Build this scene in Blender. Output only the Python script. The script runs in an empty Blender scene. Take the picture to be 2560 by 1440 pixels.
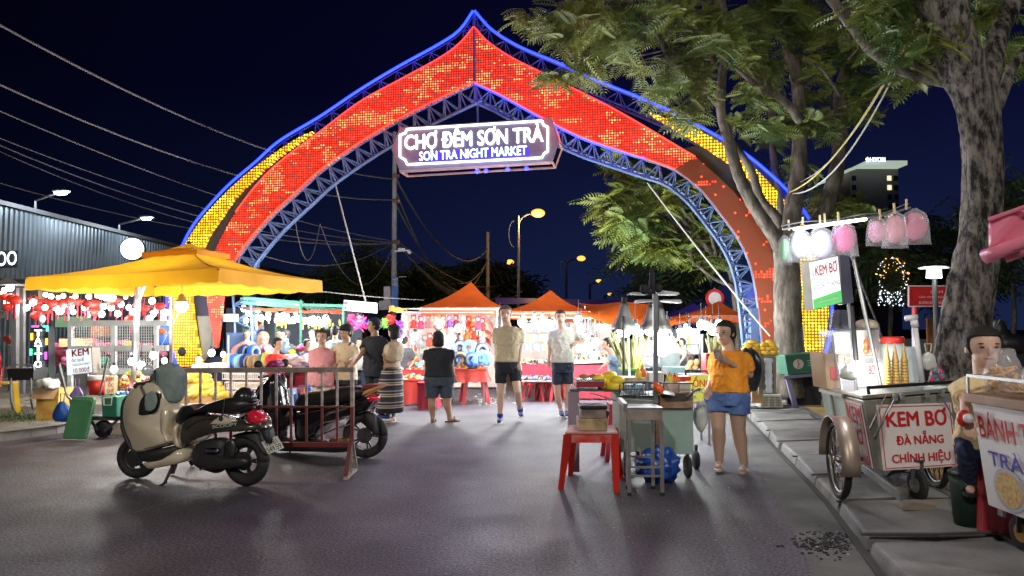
import bpy, math, random
import numpy as np
from mathutils import Vector as V, Matrix, Quaternion
R = math.radians
random.seed(7)
C = bpy.context.scene.collection
SC = bpy.context.scene
# ---------- camera ----------
FPX = 1850.0; PIT = math.atan(100/FPX); EYE = 1.5
cam = bpy.data.cameras.new('camera'); cam.sensor_width = 36; cam.lens = FPX/2560*36
cam.clip_start = .05; cam.clip_end = 3000
co = bpy.data.objects.new('camera', cam); C.objects.link(co)
co.location = (0, 0, EYE); co.rotation_euler = (R(90)+PIT, 0, 0); SC.camera = co
SC.view_settings.view_transform = 'Standard'; SC.view_settings.look = 'None'
SC.view_settings.exposure = 0; SC.view_settings.gamma = 1
SC.cycles.max_bounces = 6; SC.cycles.transparent_max_bounces = 12
SC.cycles.sample_clamp_indirect = 4; SC.cycles.sample_clamp_direct = 12
SC.cycles.use_denoising = True
# ---------- night sky ----------
W = bpy.data.worlds.new('World'); SC.world = W; W.use_nodes = True
n = W.node_tree.nodes; l = W.node_tree.links; bg = n['Background']
tc = n.new('ShaderNodeTexCoord'); sx = n.new('ShaderNodeSeparateXYZ'); l.new(tc.outputs['Generated'], sx.inputs[0])
cr = n.new('ShaderNodeValToRGB'); e = cr.color_ramp.elements
e[0].position = 0.0; e[0].color = (.009, .016, .055, 1); e[1].position = .55; e[1].color = (.0016, .0016, .009, 1)
k = e.new(.12); k.color = (.006, .010, .042, 1); k = e.new(.3); k.color = (.0022, .0026, .02, 1)
l.new(sx.outputs['Z'], cr.inputs[0])
mr = n.new('ShaderNodeMapRange'); mr.inputs[1].default_value = -.55; mr.inputs[2].default_value = .1
mr.inputs[3].default_value = .28; mr.inputs[4].default_value = 1; l.new(sx.outputs['X'], mr.inputs[0])
mx = n.new('ShaderNodeMix'); mx.data_type = 'RGBA'; mx.blend_type = 'MULTIPLY'; mx.inputs[0].default_value = 1
l.new(cr.outputs[0], mx.inputs[6]); l.new(mr.outputs[0], mx.inputs[7]); l.new(mx.outputs[2], bg.inputs[0])
bg.inputs[1].default_value = 1.0
# ---------- pixel (2560x1440 photograph) to world ----------
_c, _s = math.cos(PIT), math.sin(PIT)
def ray(u, v):
    x = (u-1280)/FPX; z = -(v-720)/FPX
    return V((x, _c-_s*z, _s+_c*z))
EYEP = V((0, 0, EYE))
def P(u, v, Y): r = ray(u, v); return EYEP + r*(Y/r.y)
def G(u, v, z=0.0): r = ray(u, v); return EYEP + r*((z-EYE)/r.z)
class Fr:                                   # a vertical plane through two ground points
    def __init__(s, a, b):
        s.a = V((a[0], a[1], 0)); d = V((b[0]-a[0], b[1]-a[1], 0)); s.L = d.length; s.d = d.normalized()
        s.n = V((-s.d.y, s.d.x, 0));
        if s.n.y < 0: s.n = -s.n              # points away from the camera
    def p(s, u, v, off=0):
        r = ray(u, v); t = (s.a-EYEP).dot(s.n)/r.dot(s.n); return EYEP + r*t + s.n*off
    def q(s, x, z, off=0): return s.a + s.d*x + V((0, 0, z)) + s.n*off
def lerp(a, b, t): return a+(b-a)*t
def crom(pts, m):                            # smooth curve through points
    pts = [V(p) for p in pts]; P0 = [pts[0]*2-pts[1]]+pts+[pts[-1]*2-pts[-2]]; out = []
    for i in range(1, len(P0)-2):
        a, b, c, d = P0[i-1:i+3]
        for k in range(m):
            t = k/m
            out.append(.5*((2*b)+(c-a)*t+(2*a-5*b+4*c-d)*t*t+(3*b-a-3*c+d)*t**3))
    return out+[pts[-1]]
def resample(pts, m):
    d = [0]
    for a, b in zip(pts, pts[1:]): d.append(d[-1]+(b-a).length)
    out = []; j = 0
    for i in range(m):
        t = d[-1]*i/(m-1)
        while j < len(d)-2 and d[j+1] < t: j += 1
        w = (t-d[j])/max(1e-9, d[j+1]-d[j]); out.append(lerp(pts[j], pts[j+1], min(1, max(0, w))))
    return out
# ---------- materials ----------
_M = {}
def mat(name, col=(.5, .5, .5), rough=.6, metal=0, emit=None, es=0, var=.12, vs=5, bump=0, bs=40, trans=0, alpha=1, coat=0, sss=0, dirt=None, samp=True):
    if name in _M: return _M[name]
    m = bpy.data.materials.new(name); m.use_nodes = True; _M[name] = m
    n = m.node_tree.nodes; l = m.node_tree.links; b = n['Principled BSDF']
    t = n.new('ShaderNodeTexCoord'); nz = n.new('ShaderNodeTexNoise'); nz.inputs['Scale'].default_value = vs; nz.inputs['Detail'].default_value = 5
    l.new(t.outputs['Object'], nz.inputs['Vector'])
    cr = n.new('ShaderNodeValToRGB'); e = cr.color_ramp.elements
    e[0].position = .3; e[1].position = .7
    c2 = dirt if dirt else tuple(min(1, x*(1+var)) for x in col)
    e[0].color = (*[x*(1-var) for x in col], 1); e[1].color = (*c2, 1)
    if dirt: e[0].color = (*col, 1); e[0].position = .45; e[1].position = .75
    l.new(nz.outputs['Fac'], cr.inputs[0]); l.new(cr.outputs[0], b.inputs['Base Color'])
    b.inputs['Roughness'].default_value = rough; b.inputs['Metallic'].default_value = metal
    if trans: b.inputs['Transmission Weight'].default_value = trans; b.inputs['IOR'].default_value = 1.2
    if alpha < 1: b.inputs['Alpha'].default_value = alpha
    if coat: b.inputs['Coat Weight'].default_value = coat; b.inputs['Coat Roughness'].default_value = .08
    if sss: b.inputs['Subsurface Weight'].default_value = sss; b.inputs['Subsurface Radius'].default_value = (.03, .012, .006)
    if emit: b.inputs['Emission Color'].default_value = (*emit, 1); b.inputs['Emission Strength'].default_value = es
    if bump:
        n2 = n.new('ShaderNodeTexNoise'); n2.inputs['Scale'].default_value = bs; n2.inputs['Detail'].default_value = 4; l.new(t.outputs['Object'], n2.inputs['Vector'])
        bp = n.new('ShaderNodeBump'); bp.inputs['Strength'].default_value = bump; bp.inputs['Distance'].default_value = .02
        l.new(n2.outputs['Fac'], bp.inputs['Height']); l.new(bp.outputs[0], b.inputs['Normal'])
    if not samp: m.cycles.emission_sampling = 'NONE'
    return m
def glow(name, col=(1, 1, 1), es=5, samp=True): return mat(name, tuple(.04+.25*c for c in col), .5, emit=col, es=es, samp=samp)
# ---------- mesh builder ----------
def frame_of(d):
    d = d.normalized(); a = V((0, 0, 1)) if abs(d.z) < .9 else V((1, 0, 0))
    x = d.cross(a).normalized(); return x, d.cross(x).normalized()
class MB:
    def __init__(s): s.v = []; s.f = []; s.uv = None; s.mi = []; s.cur = 0
    def add(s, vs, fs):
        o = len(s.v); s.v.extend([tuple(p) for p in vs]); s.f.extend([tuple(i+o for i in f) for f in fs]); s.mi.extend([s.cur]*len(fs)); return s
    def hexa(s, a): return s.add(a, [(0, 3, 2, 1), (4, 5, 6, 7), (0, 1, 5, 4), (1, 2, 6, 5), (2, 3, 7, 6), (3, 0, 4, 7)])
    def bx(s, x0, x1, y0, y1, z0, z1):
        return s.hexa([(x0, y0, z0), (x1, y0, z0), (x1, y1, z0), (x0, y1, z0), (x0, y0, z1), (x1, y0, z1), (x1, y1, z1), (x0, y1, z1)])
    def box(s, c, sz, rz=0, ry=0, rx=0):
        m = Matrix.Rotation(rz, 3, 'Z') @ Matrix.Rotation(ry, 3, 'Y') @ Matrix.Rotation(rx, 3, 'X'); c = V(c); a = []
        for k in (-1, 1):
            for i, j in ((-1, -1), (1, -1), (1, 1), (-1, 1)): a.append(c+m @ V((i*sz[0]/2, j*sz[1]/2, k*sz[2]/2)))
        return s.hexa(a)
    def bar(s, p, q, w, h=None):             # a square bar between two points
        p, q = V(p), V(q); x, y = frame_of(q-p); h = h or w; a = []
        for e in (p, q):
            for i, j in ((-1, -1), (1, -1), (1, 1), (-1, 1)): a.append(e+x*(i*w/2)+y*(j*h/2))
        return s.hexa(a)
    def cyl(s, p, q, r0, r1=None, n=12, caps=True):
        p, q = V(p), V(q); r1 = r0 if r1 is None else r1; x, y = frame_of(q-p); a = []
        for e, r in ((p, r0), (q, r1)):
            for i in range(n): t = 2*math.pi*i/n; a.append(e+x*(r*math.cos(t))+y*(r*math.sin(t)))
        fs = [(i, (i+1) % n, n+(i+1) % n, n+i) for i in range(n)]
        if caps: fs += [tuple(range(n-1, -1, -1)), tuple(range(n, 2*n))]
        return s.add(a, fs)
    def tube(s, pts, r, n=8, caps=True):
        pts = [V(p) for p in pts]; m = len(pts); rs = r if isinstance(r, (list, tuple)) else [r]*m
        a = []; d0 = (pts[1]-pts[0]).normalized(); x, y = frame_of(d0)
        for i in range(m):
            d = (pts[min(i+1, m-1)]-pts[max(i-1, 0)])
            d = d.normalized() if d.length > 1e-9 else d0
            x = (x-d*x.dot(d)); x = x.normalized() if x.length > 1e-6 else frame_of(d)[0]; y = d.cross(x)
            for k in range(n): t = 2*math.pi*k/n; a.append(pts[i]+x*(rs[i]*math.cos(t))+y*(rs[i]*math.sin(t)))
        fs = [(i*n+k, i*n+(k+1) % n, (i+1)*n+(k+1) % n, (i+1)*n+k) for i in range(m-1) for k in range(n)]
        if caps: fs += [tuple(range(n-1, -1, -1)), tuple(range((m-1)*n, m*n))]
        return s.add(a, fs)
    def loft(s, rings, caps=True, close=True):
        n = len(rings[0]); a = [p for r in rings for p in r]; m = len(rings)
        fs = [(i*n+k, i*n+(k+1) % n, (i+1)*n+(k+1) % n, (i+1)*n+k) for i in range(m-1) for k in range(n if close else n-1)]
        if caps: fs += [tuple(range(n-1, -1, -1)), tuple(range((m-1)*n, m*n))]
        return s.add(a, fs)
    def ell(s, rings, n=16, caps=True, rz=0):   # rings (cx,cy,cz,rx,ry)
        R2 = []
        for c in rings:
            g = c[5] if len(c) > 5 else rz
            R2.append([V((c[0]+math.cos(t)*c[3]*math.cos(g)-math.sin(t)*c[4]*math.sin(g), c[1]+math.cos(t)*c[3]*math.sin(g)+math.sin(t)*c[4]*math.cos(g), c[2])) for t in [2*math.pi*i/n for i in range(n)]])
        return s.loft(R2, caps)
    def ball(s, c, r, n=12, m=8, M=None):
        c = V(c); r = (r, r, r) if not isinstance(r, (tuple, list)) else r; a = []
        for j in range(1, m):
            ph = math.pi*j/m
            for i in range(n):
                t = 2*math.pi*i/n; p = V((r[0]*math.sin(ph)*math.cos(t), r[1]*math.sin(ph)*math.sin(t), r[2]*math.cos(ph))); a.append(c+(M @ p if M else p))
        tp = V((0, 0, r[2])); a += [c+(M @ tp if M else tp), c-(M @ tp if M else tp)]; T = len(a)-2; B = T+1
        fs = [(j*n+i, j*n+(i+1) % n, (j+1)*n+(i+1) % n, (j+1)*n+i) for j in range(m-2) for i in range(n)]
        fs = [f[::-1] for f in fs]
        fs += [(T, i, (i+1) % n) for i in range(n)]+[(B, (m-2)*n+(i+1) % n, (m-2)*n+i) for i in range(n)]
        return s.add(a, fs)
    def lathe(s, c, prof, n=16, ax=None, caps=True):
        c = V(c); rings = []
        if ax is None: X, Y, Z = V((1, 0, 0)), V((0, 1, 0)), V((0, 0, 1))
        else: Z = V(ax).normalized(); X, Y = frame_of(Z)
        for r, z in prof: rings.append([c+X*(r*math.cos(2*math.pi*i/n))+Y*(r*math.sin(2*math.pi*i/n))+Z*z for i in range(n)])
        return s.loft(rings, caps)
    def prism(s, pts, off):
        pts = [V(p) for p in pts]; off = V(off); n = len(pts)
        return s.add(pts+[p+off for p in pts], [tuple(range(n)), tuple(range(2*n-1, n-1, -1))]+[(i, (i+n), (i+1) % n+n, (i+1) % n) for i in range(n)])
    def puff(s, pts, nrm, w, k=.35, m=7):    # outline given thickness w each side with rounded rims
        pts = [V(p) for p in pts]; c = sum(pts, V())/len(pts); nrm = V(nrm).normalized(); rings = []
        for i in range(m):
            t = -1+2*i/(m-1); sc = 1-k*(1-math.sqrt(max(0, 1-abs(t)**2.6)))
            rings.append([c+(p-c)*sc+nrm*(t*w) for p in pts])
        return s.loft(rings)
    def quad(s, a, b, c, d): return s.add([a, b, c, d], [(0, 1, 2, 3)])
    def grid(s, fn, nu, nv, thick=None):
        a = [fn(i/nu, j/nv) for j in range(nv+1) for i in range(nu+1)]; w = nu+1
        fs = [(j*w+i, j*w+i+1, (j+1)*w+i+1, (j+1)*w+i) for j in range(nv) for i in range(nu)]
        return s.add(a, fs)
    def mesh(s, name, m, smooth=False):
        me = bpy.data.meshes.new(name); me.from_pydata(s.v, [], s.f)
        ms = m if isinstance(m, (list, tuple)) else [m]
        for q in ms: me.materials.append(q)
        if len(ms) > 1: me.polygons.foreach_set('material_index', s.mi)
        if smooth: me.polygons.foreach_set('use_smooth', [True]*len(me.polygons))
        if s.uv:
            lay = me.uv_layers.new(name='UVMap'); idx = np.zeros(len(me.loops), dtype=np.int32); me.loops.foreach_get('vertex_index', idx)
            u = np.array(s.uv, dtype=np.float32)[idx]; lay.data.foreach_set('uv', u.ravel())
        me.update(); return me
    def build(s, name, m, par=None, label=None, cat=None, group=None, kind=None, smooth=False, bevel=0, solid=0, sub=0, remesh=0):
        base = V((0, 0, 0))
        if par is None and s.v and kind != 'structure':
            a = np.array(s.v); lo, hi = a.min(0), a.max(0); base = V(((lo[0]+hi[0])/2, (lo[1]+hi[1])/2, lo[2])); s.v = (a-np.array(base)).tolist()
        o = bpy.data.objects.new(name, s.mesh(name, m, smooth)); C.objects.link(o); o.location = base
        if par is not None:
            o.parent = par
            if par.type == 'EMPTY': o.matrix_parent_inverse = Matrix.Translation(-par.location)
            else: o.matrix_parent_inverse = Matrix.Translation(-par.location) if par.parent is None else Matrix()
        tag(o, label, cat, group, kind)
        if remesh:
            q = o.modifiers.new('remesh', 'REMESH'); q.mode = 'VOXEL'; q.voxel_size = remesh; q.use_smooth_shade = True
            q = o.modifiers.new('smooth', 'SMOOTH'); q.iterations = 3; q.factor = .5
        if solid: q = o.modifiers.new('solid', 'SOLIDIFY'); q.thickness = solid; q.offset = 0
        if bevel: q = o.modifiers.new('bevel', 'BEVEL'); q.width = bevel; q.segments = 2; q.limit_method = 'ANGLE'
        if sub: q = o.modifiers.new('sub', 'SUBSURF'); q.levels = sub; q.render_levels = sub
        return o
def tag(o, label=None, cat=None, group=None, kind=None):
    if label: o['label'] = label
    if cat: o['category'] = cat
    if group: o['group'] = group
    if kind: o['kind'] = kind
    return o
def thing(name, label, cat, loc=(0, 0, 0), group=None):
    o = bpy.data.objects.new(name, None); C.objects.link(o); o.location = loc; o.empty_display_size = .1
    return tag(o, label, cat, group)
def dup(o, loc=None, rz=None, sc=None, label=None, par=None, top=True):
    c = o.copy(); C.objects.link(c)
    if par is not None: c.parent = par
    if top:
        if loc is not None: c.location = loc
        if rz is not None: c.rotation_euler = (0, 0, rz)
        if sc is not None: c.scale = (sc, sc, sc) if not isinstance(sc, tuple) else sc
        if label: c['label'] = label
    for ch in list(o.children): dup(ch, par=c, top=False)
    return c
def textmesh(s, bold=0.0, ext=0.0):
    cu = bpy.data.curves.new('t', 'FONT'); cu.body = s; cu.offset = .001; cu.extrude = ext; cu.resolution_u = 3; cu.align_x = 'LEFT'
    o = bpy.data.objects.new('t', cu); me = bpy.data.meshes.new_from_object(o)
    v = np.zeros(len(me.vertices)*3); me.vertices.foreach_get('co', v); v = v.reshape(-1, 3)
    f = [tuple(p.vertices) for p in me.polygons]
    bpy.data.objects.remove(o); bpy.data.curves.remove(cu); bpy.data.meshes.remove(me); return v, f
class Bd:                                     # a sign face: origin bottom-left, x to the right, y up
    def __init__(s, bl, br, tl): s.o = V(bl); s.x = V(br)-s.o; s.y = V(tl)-s.o; s.n = s.x.cross(s.y).normalized()
    def p(s, a, b, d=0): return s.o+s.x*a+s.y*b+s.n*d
    def text(s, mb, t, x0, y0, x1, y1, d=.004, bold=.0, ext=.0):
        v, f = textmesh(t)
        if not len(v): return mb
        lo, hi = v.min(0), v.max(0); w = max(1e-6, hi[0]-lo[0]); h = max(1e-6, hi[1]-lo[1])
        for k, (dx, dy) in enumerate(((0, 0), (-1, .4), (1, -.4), (.4, 1)) if bold else ((0, 0),)):      # a heavier stroke
            mb.add([s.p(x0+(x1-x0)*(q[0]+dx*bold*2.0-lo[0])/w, y0+(y1-y0)*(q[1]+dy*bold*2.0-lo[1])/h, d+k*.0007) for q in v], f)
        return mb
def cable(a, b, sag, r, m, label, group=None, name='cable', mid=None):
    a, b = V(a), V(b); pts = [lerp(a, b, t)-V((0, 0, 4*sag*t*(1-t))) for t in [i/14 for i in range(15)]]
    return MB().tube(pts, r, 5).build(name, m, None, label, 'cable', group)
def lamp(name, loc, power, col=(1, 1, 1), rad=.1, label=None):
    L = bpy.data.lights.new(name, 'POINT'); L.energy = power; L.color = col; L.shadow_soft_size = rad
    o = bpy.data.objects.new(name, L); C.objects.link(o); o.location = loc; return o
lamp('unseen_street_light', (6.2, -2.2, 7.7), 1350, (1, .95, .86), .22)  # added out of view to brighten the right-hand carts and trees
lamp('unseen_street_light', (-3.2, -5.5, 7.6), 2600, (1, .93, .84), .22)  # assumed source behind the camera, out of view, to light the foreground
# ---------- setting ----------
def asphalt(name, col, r0=.45):
    m = bpy.data.materials.new(name); m.use_nodes = True; n = m.node_tree.nodes; l = m.node_tree.links; b = n['Principled BSDF']
    t = n.new('ShaderNodeTexCoord')
    def nz(sc, d=4):
        q = n.new('ShaderNodeTexNoise'); q.inputs['Scale'].default_value = sc; q.inputs['Detail'].default_value = d; l.new(t.outputs['Object'], q.inputs['Vector']); return q
    a = nz(.7, 6); g = nz(48, 5); v = n.new('ShaderNodeTexVoronoi'); v.inputs['Scale'].default_value = 55; l.new(t.outputs['Object'], v.inputs['Vector'])
    cr = n.new('ShaderNodeValToRGB'); e = cr.color_ramp.elements
    e[0].position = .32; e[0].color = (*[c*.55 for c in col], 1); e[1].position = .68; e[1].color = (*[c*1.25 for c in col], 1); l.new(a.outputs['Fac'], cr.inputs[0])
    c2 = n.new('ShaderNodeValToRGB'); e = c2.color_ramp.elements; e[0].position = .38; e[0].color = (.5, .5, .5, 1); e[1].position = .72; e[1].color = (3.2, 3.1, 3.1, 1); l.new(g.outputs['Fac'], c2.inputs[0])
    mx = n.new('ShaderNodeMix'); mx.data_type = 'RGBA'; mx.blend_type = 'MULTIPLY'; mx.inputs[0].default_value = 1; l.new(cr.outputs[0], mx.inputs[6]); l.new(c2.outputs[0], mx.inputs[7])
    l.new(mx.outputs[2], b.inputs['Base Color'])
    rr = n.new('ShaderNodeMapRange'); rr.inputs[3].default_value = r0-.08; rr.inputs[4].default_value = r0+.35; l.new(nz(1.6, 5).outputs['Fac'], rr.inputs[0]); l.new(rr.outputs[0], b.inputs['Roughness'])
    bp = n.new('ShaderNodeBump'); bp.inputs['Strength'].default_value = .35; bp.inputs['Distance'].default_value = .005; l.new(v.outputs['Distance'], bp.inputs['Height'])
    bp2 = n.new('ShaderNodeBump'); bp2.inputs['Strength'].default_value = .05; bp2.inputs['Distance'].default_value = .03; l.new(nz(3, 5).outputs['Fac'], bp2.inputs['Height']); l.new(bp.outputs[0], bp2.inputs['Normal']); l.new(bp2.outputs[0], b.inputs['Normal'])
    return m
MB().grid(lambda a, b: V((-400+800*a, -60+900*b, -.03)), 8, 8).build('ground', mat('soil', (.06, .055, .045), .9, bump=.3, bs=8, vs=.6), kind='structure')
RE = [(2.0, -20), (2.05, 3.5), (2.24, 4.55), (2.72, 6.45), (3.15, 8.6), (3.85, 12.06), (5.3, 18.5), (9.5, 40), (26, 120)]       # right road edge
LE = [(-8.6, -20), (-8.4, 3), (-7.6, 7), (-7.05, 9.3), (-6.45, 10.6), (-6.1, 13), (-6.3, 17), (-5, 30), (6, 120)]
mb = MB(); mb.add([(x, y, 0) for x, y in RE]+[(x, y, 0) for x, y in LE], [(i+9, i, i+1, i+10) for i in range(8)])
mb.build('road', asphalt('asphalt', (.050, .046, .056), .5), kind='structure')
pav = mat('pavement_stone', (.17, .155, .14), .75, var=.35, vs=1.3, bump=.4, bs=30)
slabm = mat('kerb_concrete', (.2, .195, .185), .7, var=.45, vs=2.2, bump=.35, bs=45)
def edge(off, z): return [V((x+off, y, z)) for x, y in RE]
mb = MB(); A = edge(.86, .13); B = [V((x+30, y, .13)) for x, y in RE]; mb.add(A+B, [(i, i+9, i+10, i+1) for i in range(8)]); mb.build('pavement_right', pav, kind='structure')
mb = MB(); A = edge(-.42, .004); B = edge(.02, .008); mb.add(A+B, [(i, i+9, i+10, i+1) for i in range(8)]); mb.build('gutter', mat('gutter_cement', (.11, .108, .1), .75, var=.4, vs=2, bump=.5, bs=50), kind='structure')
def REx(y):
    for (x0, y0), (x1, y1) in zip(RE, RE[1:]):
        if y0 <= y <= y1: return x0+(x1-x0)*(y-y0)/(y1-y0)
mb = MB(); y = 1.2; rs = random.Random(3); JY = []
while y < 30:
    L = 1.0+rs.uniform(-.08, .08); g = .085; y1 = y+L-g; o = [rs.uniform(-.02, .02) for _ in range(6)]; tz = rs.uniform(-.035, .035)
    w = .87
    mb.hexa([(REx(y)+o[0], y, -.03), (REx(y)+w, y-.13, -.03), (REx(y1)+w, y1-.13, -.03), (REx(y1)+o[1], y1, -.03),
             (REx(y)+.03+o[0], y, .105+tz), (REx(y)+w, y-.13, .15+tz), (REx(y1)+w, y1-.13, .15-tz), (REx(y1)+.03+o[1], y1, .105-tz)])
    y += L; JY.append(y-.04)
mb.build('kerb_right', slabm, kind='structure', bevel=.02)
mb = MB()
for y in JY: j = rs.uniform(-.03, .03); mb.bar((REx(y)-.01, y+j, .108), (REx(y)+.45, y-.07-j, .137), .04, .012).bar((REx(y)+.45, y-.07-j, .137), (REx(y)+.88, y-.14+j, .162), .03, .012)
for (x0, y0), (x1, y1) in zip(RE[1:7], RE[2:8]): mb.bar((x0+.885, y0, .146), (x1+.885, y1, .146), .035, .012).bar((x0-.02, y0, .012), (x1-.02, y1, .012), .05, .012)
mb.build('kerb_joints', mat('joint_dirt', (.05, .045, .04), .9), kind='structure')
mb = MB()
for i in range(26):
    yy = 4+i*.6
    mb.box((REx(yy)+.95+3.2, yy, .1325), (6.2, .012, .003), rz=-.05)
for off in (1.0, 1.75, 2.35, 2.95, 3.55):
    for (x0, y0), (x1, y1) in zip(RE[1:7], RE[2:8]): mb.bar((x0+off, y0, .132), (x1+off, y1, .132), .012, .003)
mb.build('pavement_joints', mat('joint_dirt', (.05, .045, .04), .9), kind='structure')
mb = MB(); A = edge(1.05, .137); B = edge(1.45, .137); mb.add(A+B, [(i, i+9, i+10, i+1) for i in range(3, 7)])
mb.build('tactile_strip', mat('yellow_tile', (.34, .22, .07), .7, var=.35, vs=3, bump=.4, bs=60), kind='structure')
mb = MB(); A = [V((x, y, .12)) for x, y in LE]; B = [V((x-40, y, .12)) for x, y in LE]
mb.add(A+B, [(i, i+1, i+10, i+9) for i in range(8)]); mb.build('pavement_left', mat('dirt_pavement', (.17, .155, .115), .85, var=.4, vs=.9, bump=.4, bs=25), kind='structure')
mb = MB()
for i in range(7):
    for k in range(4):
        a = lerp(V((*LE[i], 0)), V((*LE[i+1], 0)), k/4); b = lerp(V((*LE[i], 0)), V((*LE[i+1], 0)), (k+.985)/4); w = V((-.3, 0, 0)); up = V((0, 0, .125)); dn = V((0, 0, -.03))
        mb.hexa([a+dn, b+dn, b+w+dn, a+w+dn, a+up+V((-.03, 0, 0)), b+up+V((-.03, 0, 0)), b+w+up+V((0, 0, .006)), a+w+up+V((0, 0, .006))])
mb.build('kerb_left', slabm, kind='structure', bevel=.01)
rs = random.Random(12); mb = MB()
for i in range(900):
    c = G(rs.gauss(60, 70), rs.gauss(1042, 7), .12); h = rs.uniform(.015, .05); a = rs.uniform(0, 6.28); d = V((math.cos(a)*.006, math.sin(a)*.006, 0))
    mb.add([c-d, c+d, c+V((rs.uniform(-.02, .02), rs.uniform(-.02, .02), h))], [(0, 1, 2)])
mb.build('grass', mat('grass_green', (.07, .15, .03), .7, var=.4), None, 'thin strip of green grass along the left kerb by the yellow chair', 'grass', kind='stuff')
mb = MB()
a, b = G(335, 1283), G(560, 1212)
for k in range(9):
    t0, t1 = k/9+.006, (k+.8+rs.uniform(-.25, .18))/9; p, q = lerp(a, b, t0), lerp(a, b, t1); mb.hexa([p+V((0, -.013, .003)), q+V((0, -.013, .003)), q+V((0, .013, .003)), p+V((0, .013, .003)), p+V((0, -.012, .0045)), q+V((0, -.012, .0045)), q+V((0, .012, .0045)), p+V((0, .012, .0045))])
mb.build('worn_line', mat('worn_white_paint', (.25, .24, .23), .7, var=.3), kind='structure')
# ---------- litter ----------
def litter(n, cu, su, cv, sv, s0, s1, m, label, flat=True, seed=1, z=0):
    r = random.Random(seed); mb = MB()
    for _ in range(n):
        c = G(r.gauss(cu, su), r.gauss(cv, sv), z); s = r.uniform(s0, s1); k = 5; hz = s*(.12 if flat else .45); a0 = r.uniform(0, 6.3)
        pts = [c+V((math.cos(a0+6.283*i/k)*s*r.uniform(.4, 1), math.sin(a0+6.283*i/k)*s*r.uniform(.4, 1), .003+r.uniform(0, hz*.4))) for i in range(k)]
        mb.prism(pts[::-1], V((0, 0, hz+.001)))
    mb.build('litter', m, None, label, 'litter', kind='stuff')
litter(420, 2075, 44, 1360, 15, .002, .018, mat('charcoal', (.012, .012, .013), .8), 'scattered black charcoal ash in the gutter at bottom right', False, 4)
litter(26, 2130, 40, 1370, 16, .006, .022, mat('paper_scrap', (.5, .48, .42), .8), 'pale paper scraps and sticks among the charcoal ash', True, 5)
litter(120, 1300, 700, 1230, 110, .002, .011, mat('paper_scrap'), 'tiny pale specks of litter scattered over the road', True, 6)
litter(40, 1215, 30, 1003, 5, .02, .05, mat('paper_scrap'), 'white plastic scraps on the road by the neck pillow table', False, 8)
litter(60, 110, 40, 1000, 9, .01, .05, mat('leaf_litter', (.16, .1, .05), .9), 'dry leaves and dirt on the left pavement', True, 9, .12)
# ---------- the arched gate ----------
gf = Fr((-6.75, 16.0), (5.45, 14.0))
gate = thing('market_gate', 'tall ogee arched steel gate with red and yellow lamp panels spanning the street', 'gate', (-.77, 14.98, 0))
blueS = mat('blue_steel', (.07, .12, .25), .45, metal=.3, var=.25, vs=3)
darkS = mat('dark_blue_sheet', (.035, .045, .10), .6, var=.3, vs=2)
def ledmat(name, base, c1, c2, es, thr, pitch=.052, rad=.32, off=.0, dens=None):
    m = bpy.data.materials.new(name); m.use_nodes = True; n = m.node_tree.nodes; l = m.node_tree.links; b = n['Principled BSDF']
    uv = n.new('ShaderNodeTexCoord')
    def vm(op, a, bb=None, out=0):
        q = n.new('ShaderNodeVectorMath'); q.operation = op
        l.new(a, q.inputs[0])
        if bb is not None: q.inputs[1].default_value = bb
        return q.outputs[out]
    def mm(op, a, bb=None, cc=None):
        q = n.new('ShaderNodeMath'); q.operation = op
        for i, x in enumerate((a, bb, cc)):
            if x is None: continue
            if isinstance(x, (int, float)): q.inputs[i].default_value = x
            else: l.new(x, q.inputs[i])
        return q.outputs[0]
    s = vm('MULTIPLY', uv.outputs['UV'], (1/pitch, 1/pitch, 1)); f = vm('FRACTION', s); d = vm('SUBTRACT', f, (.5, .5, 0)); ln = vm('LENGTH', d, None, 1)
    cell = vm('FLOOR', s); cs = vm('MULTIPLY', cell, (pitch, pitch, 0))
    dot = mm('LESS_THAN', ln, rad)
    nz = n.new('ShaderNodeTexNoise'); nz.inputs['Scale'].default_value = 1.5; nz.inputs['Detail'].default_value = 4; nz.inputs['Roughness'].default_value = .62
    st = n.new('ShaderNodeMapping'); st.inputs['Scale'].default_value = (1, 2.1, 1); l.new(cs, st.inputs[0]); l.new(st.outputs[0], nz.inputs['Vector'])
    wn = n.new('ShaderNodeTexWhiteNoise'); wn.noise_dimensions = '3D'; l.new(cell, wn.inputs['Vector'])
    cr = mm('GREATER_THAN', nz.outputs['Fac'], thr)
    mx = n.new('ShaderNodeMix'); mx.data_type = 'RGBA'; l.new(cr, mx.inputs[0]); mx.inputs[6].default_value = (*c1, 1); mx.inputs[7].default_value = (*c2, 1)
    br = mm('MULTIPLY_ADD', mm('POWER', wn.outputs[0], 3.0), 1.6, .55)
    st2 = mm('MULTIPLY', mm('MULTIPLY', dot, br), es)
    if dens is not None:
        if dens[0] == 'noise': on = mm('GREATER_THAN', nz.outputs['Fac'], dens[1]); on = mm('MAXIMUM', on, mm('GREATER_THAN', wn.outputs[0], dens[2]))
        st2 = mm('MULTIPLY', st2, on)
    l.new(mx.outputs[2], b.inputs['Emission Color']); l.new(mm('ADD', st2, off), b.inputs['Emission Strength'])
    b.inputs['Base Color'].default_value = (*base, 1); b.inputs['Roughness'].default_value = .55
    return m
redL = ledmat('red_lamps', (.34, .045, .02), (1, .018, .008), (1, .22, .07), 2.9, .54, off=.03)
redD = ledmat('red_lamps_sparse', (.24, .05, .018), (1, .03, .012), (1, .12, .05), 4.0, .9, dens=('noise', .585, .975))
yelL = ledmat('yellow_lamps', (.42, .23, .01), (1, .42, .005), (1, .66, .03), 3.6, .50, pitch=.06, rad=.32, off=.02)
blueG = glow('blue_neon', (.006, .02, 1), 9); redG = glow('red_neon', (1, .03, .01), 3)
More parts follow.
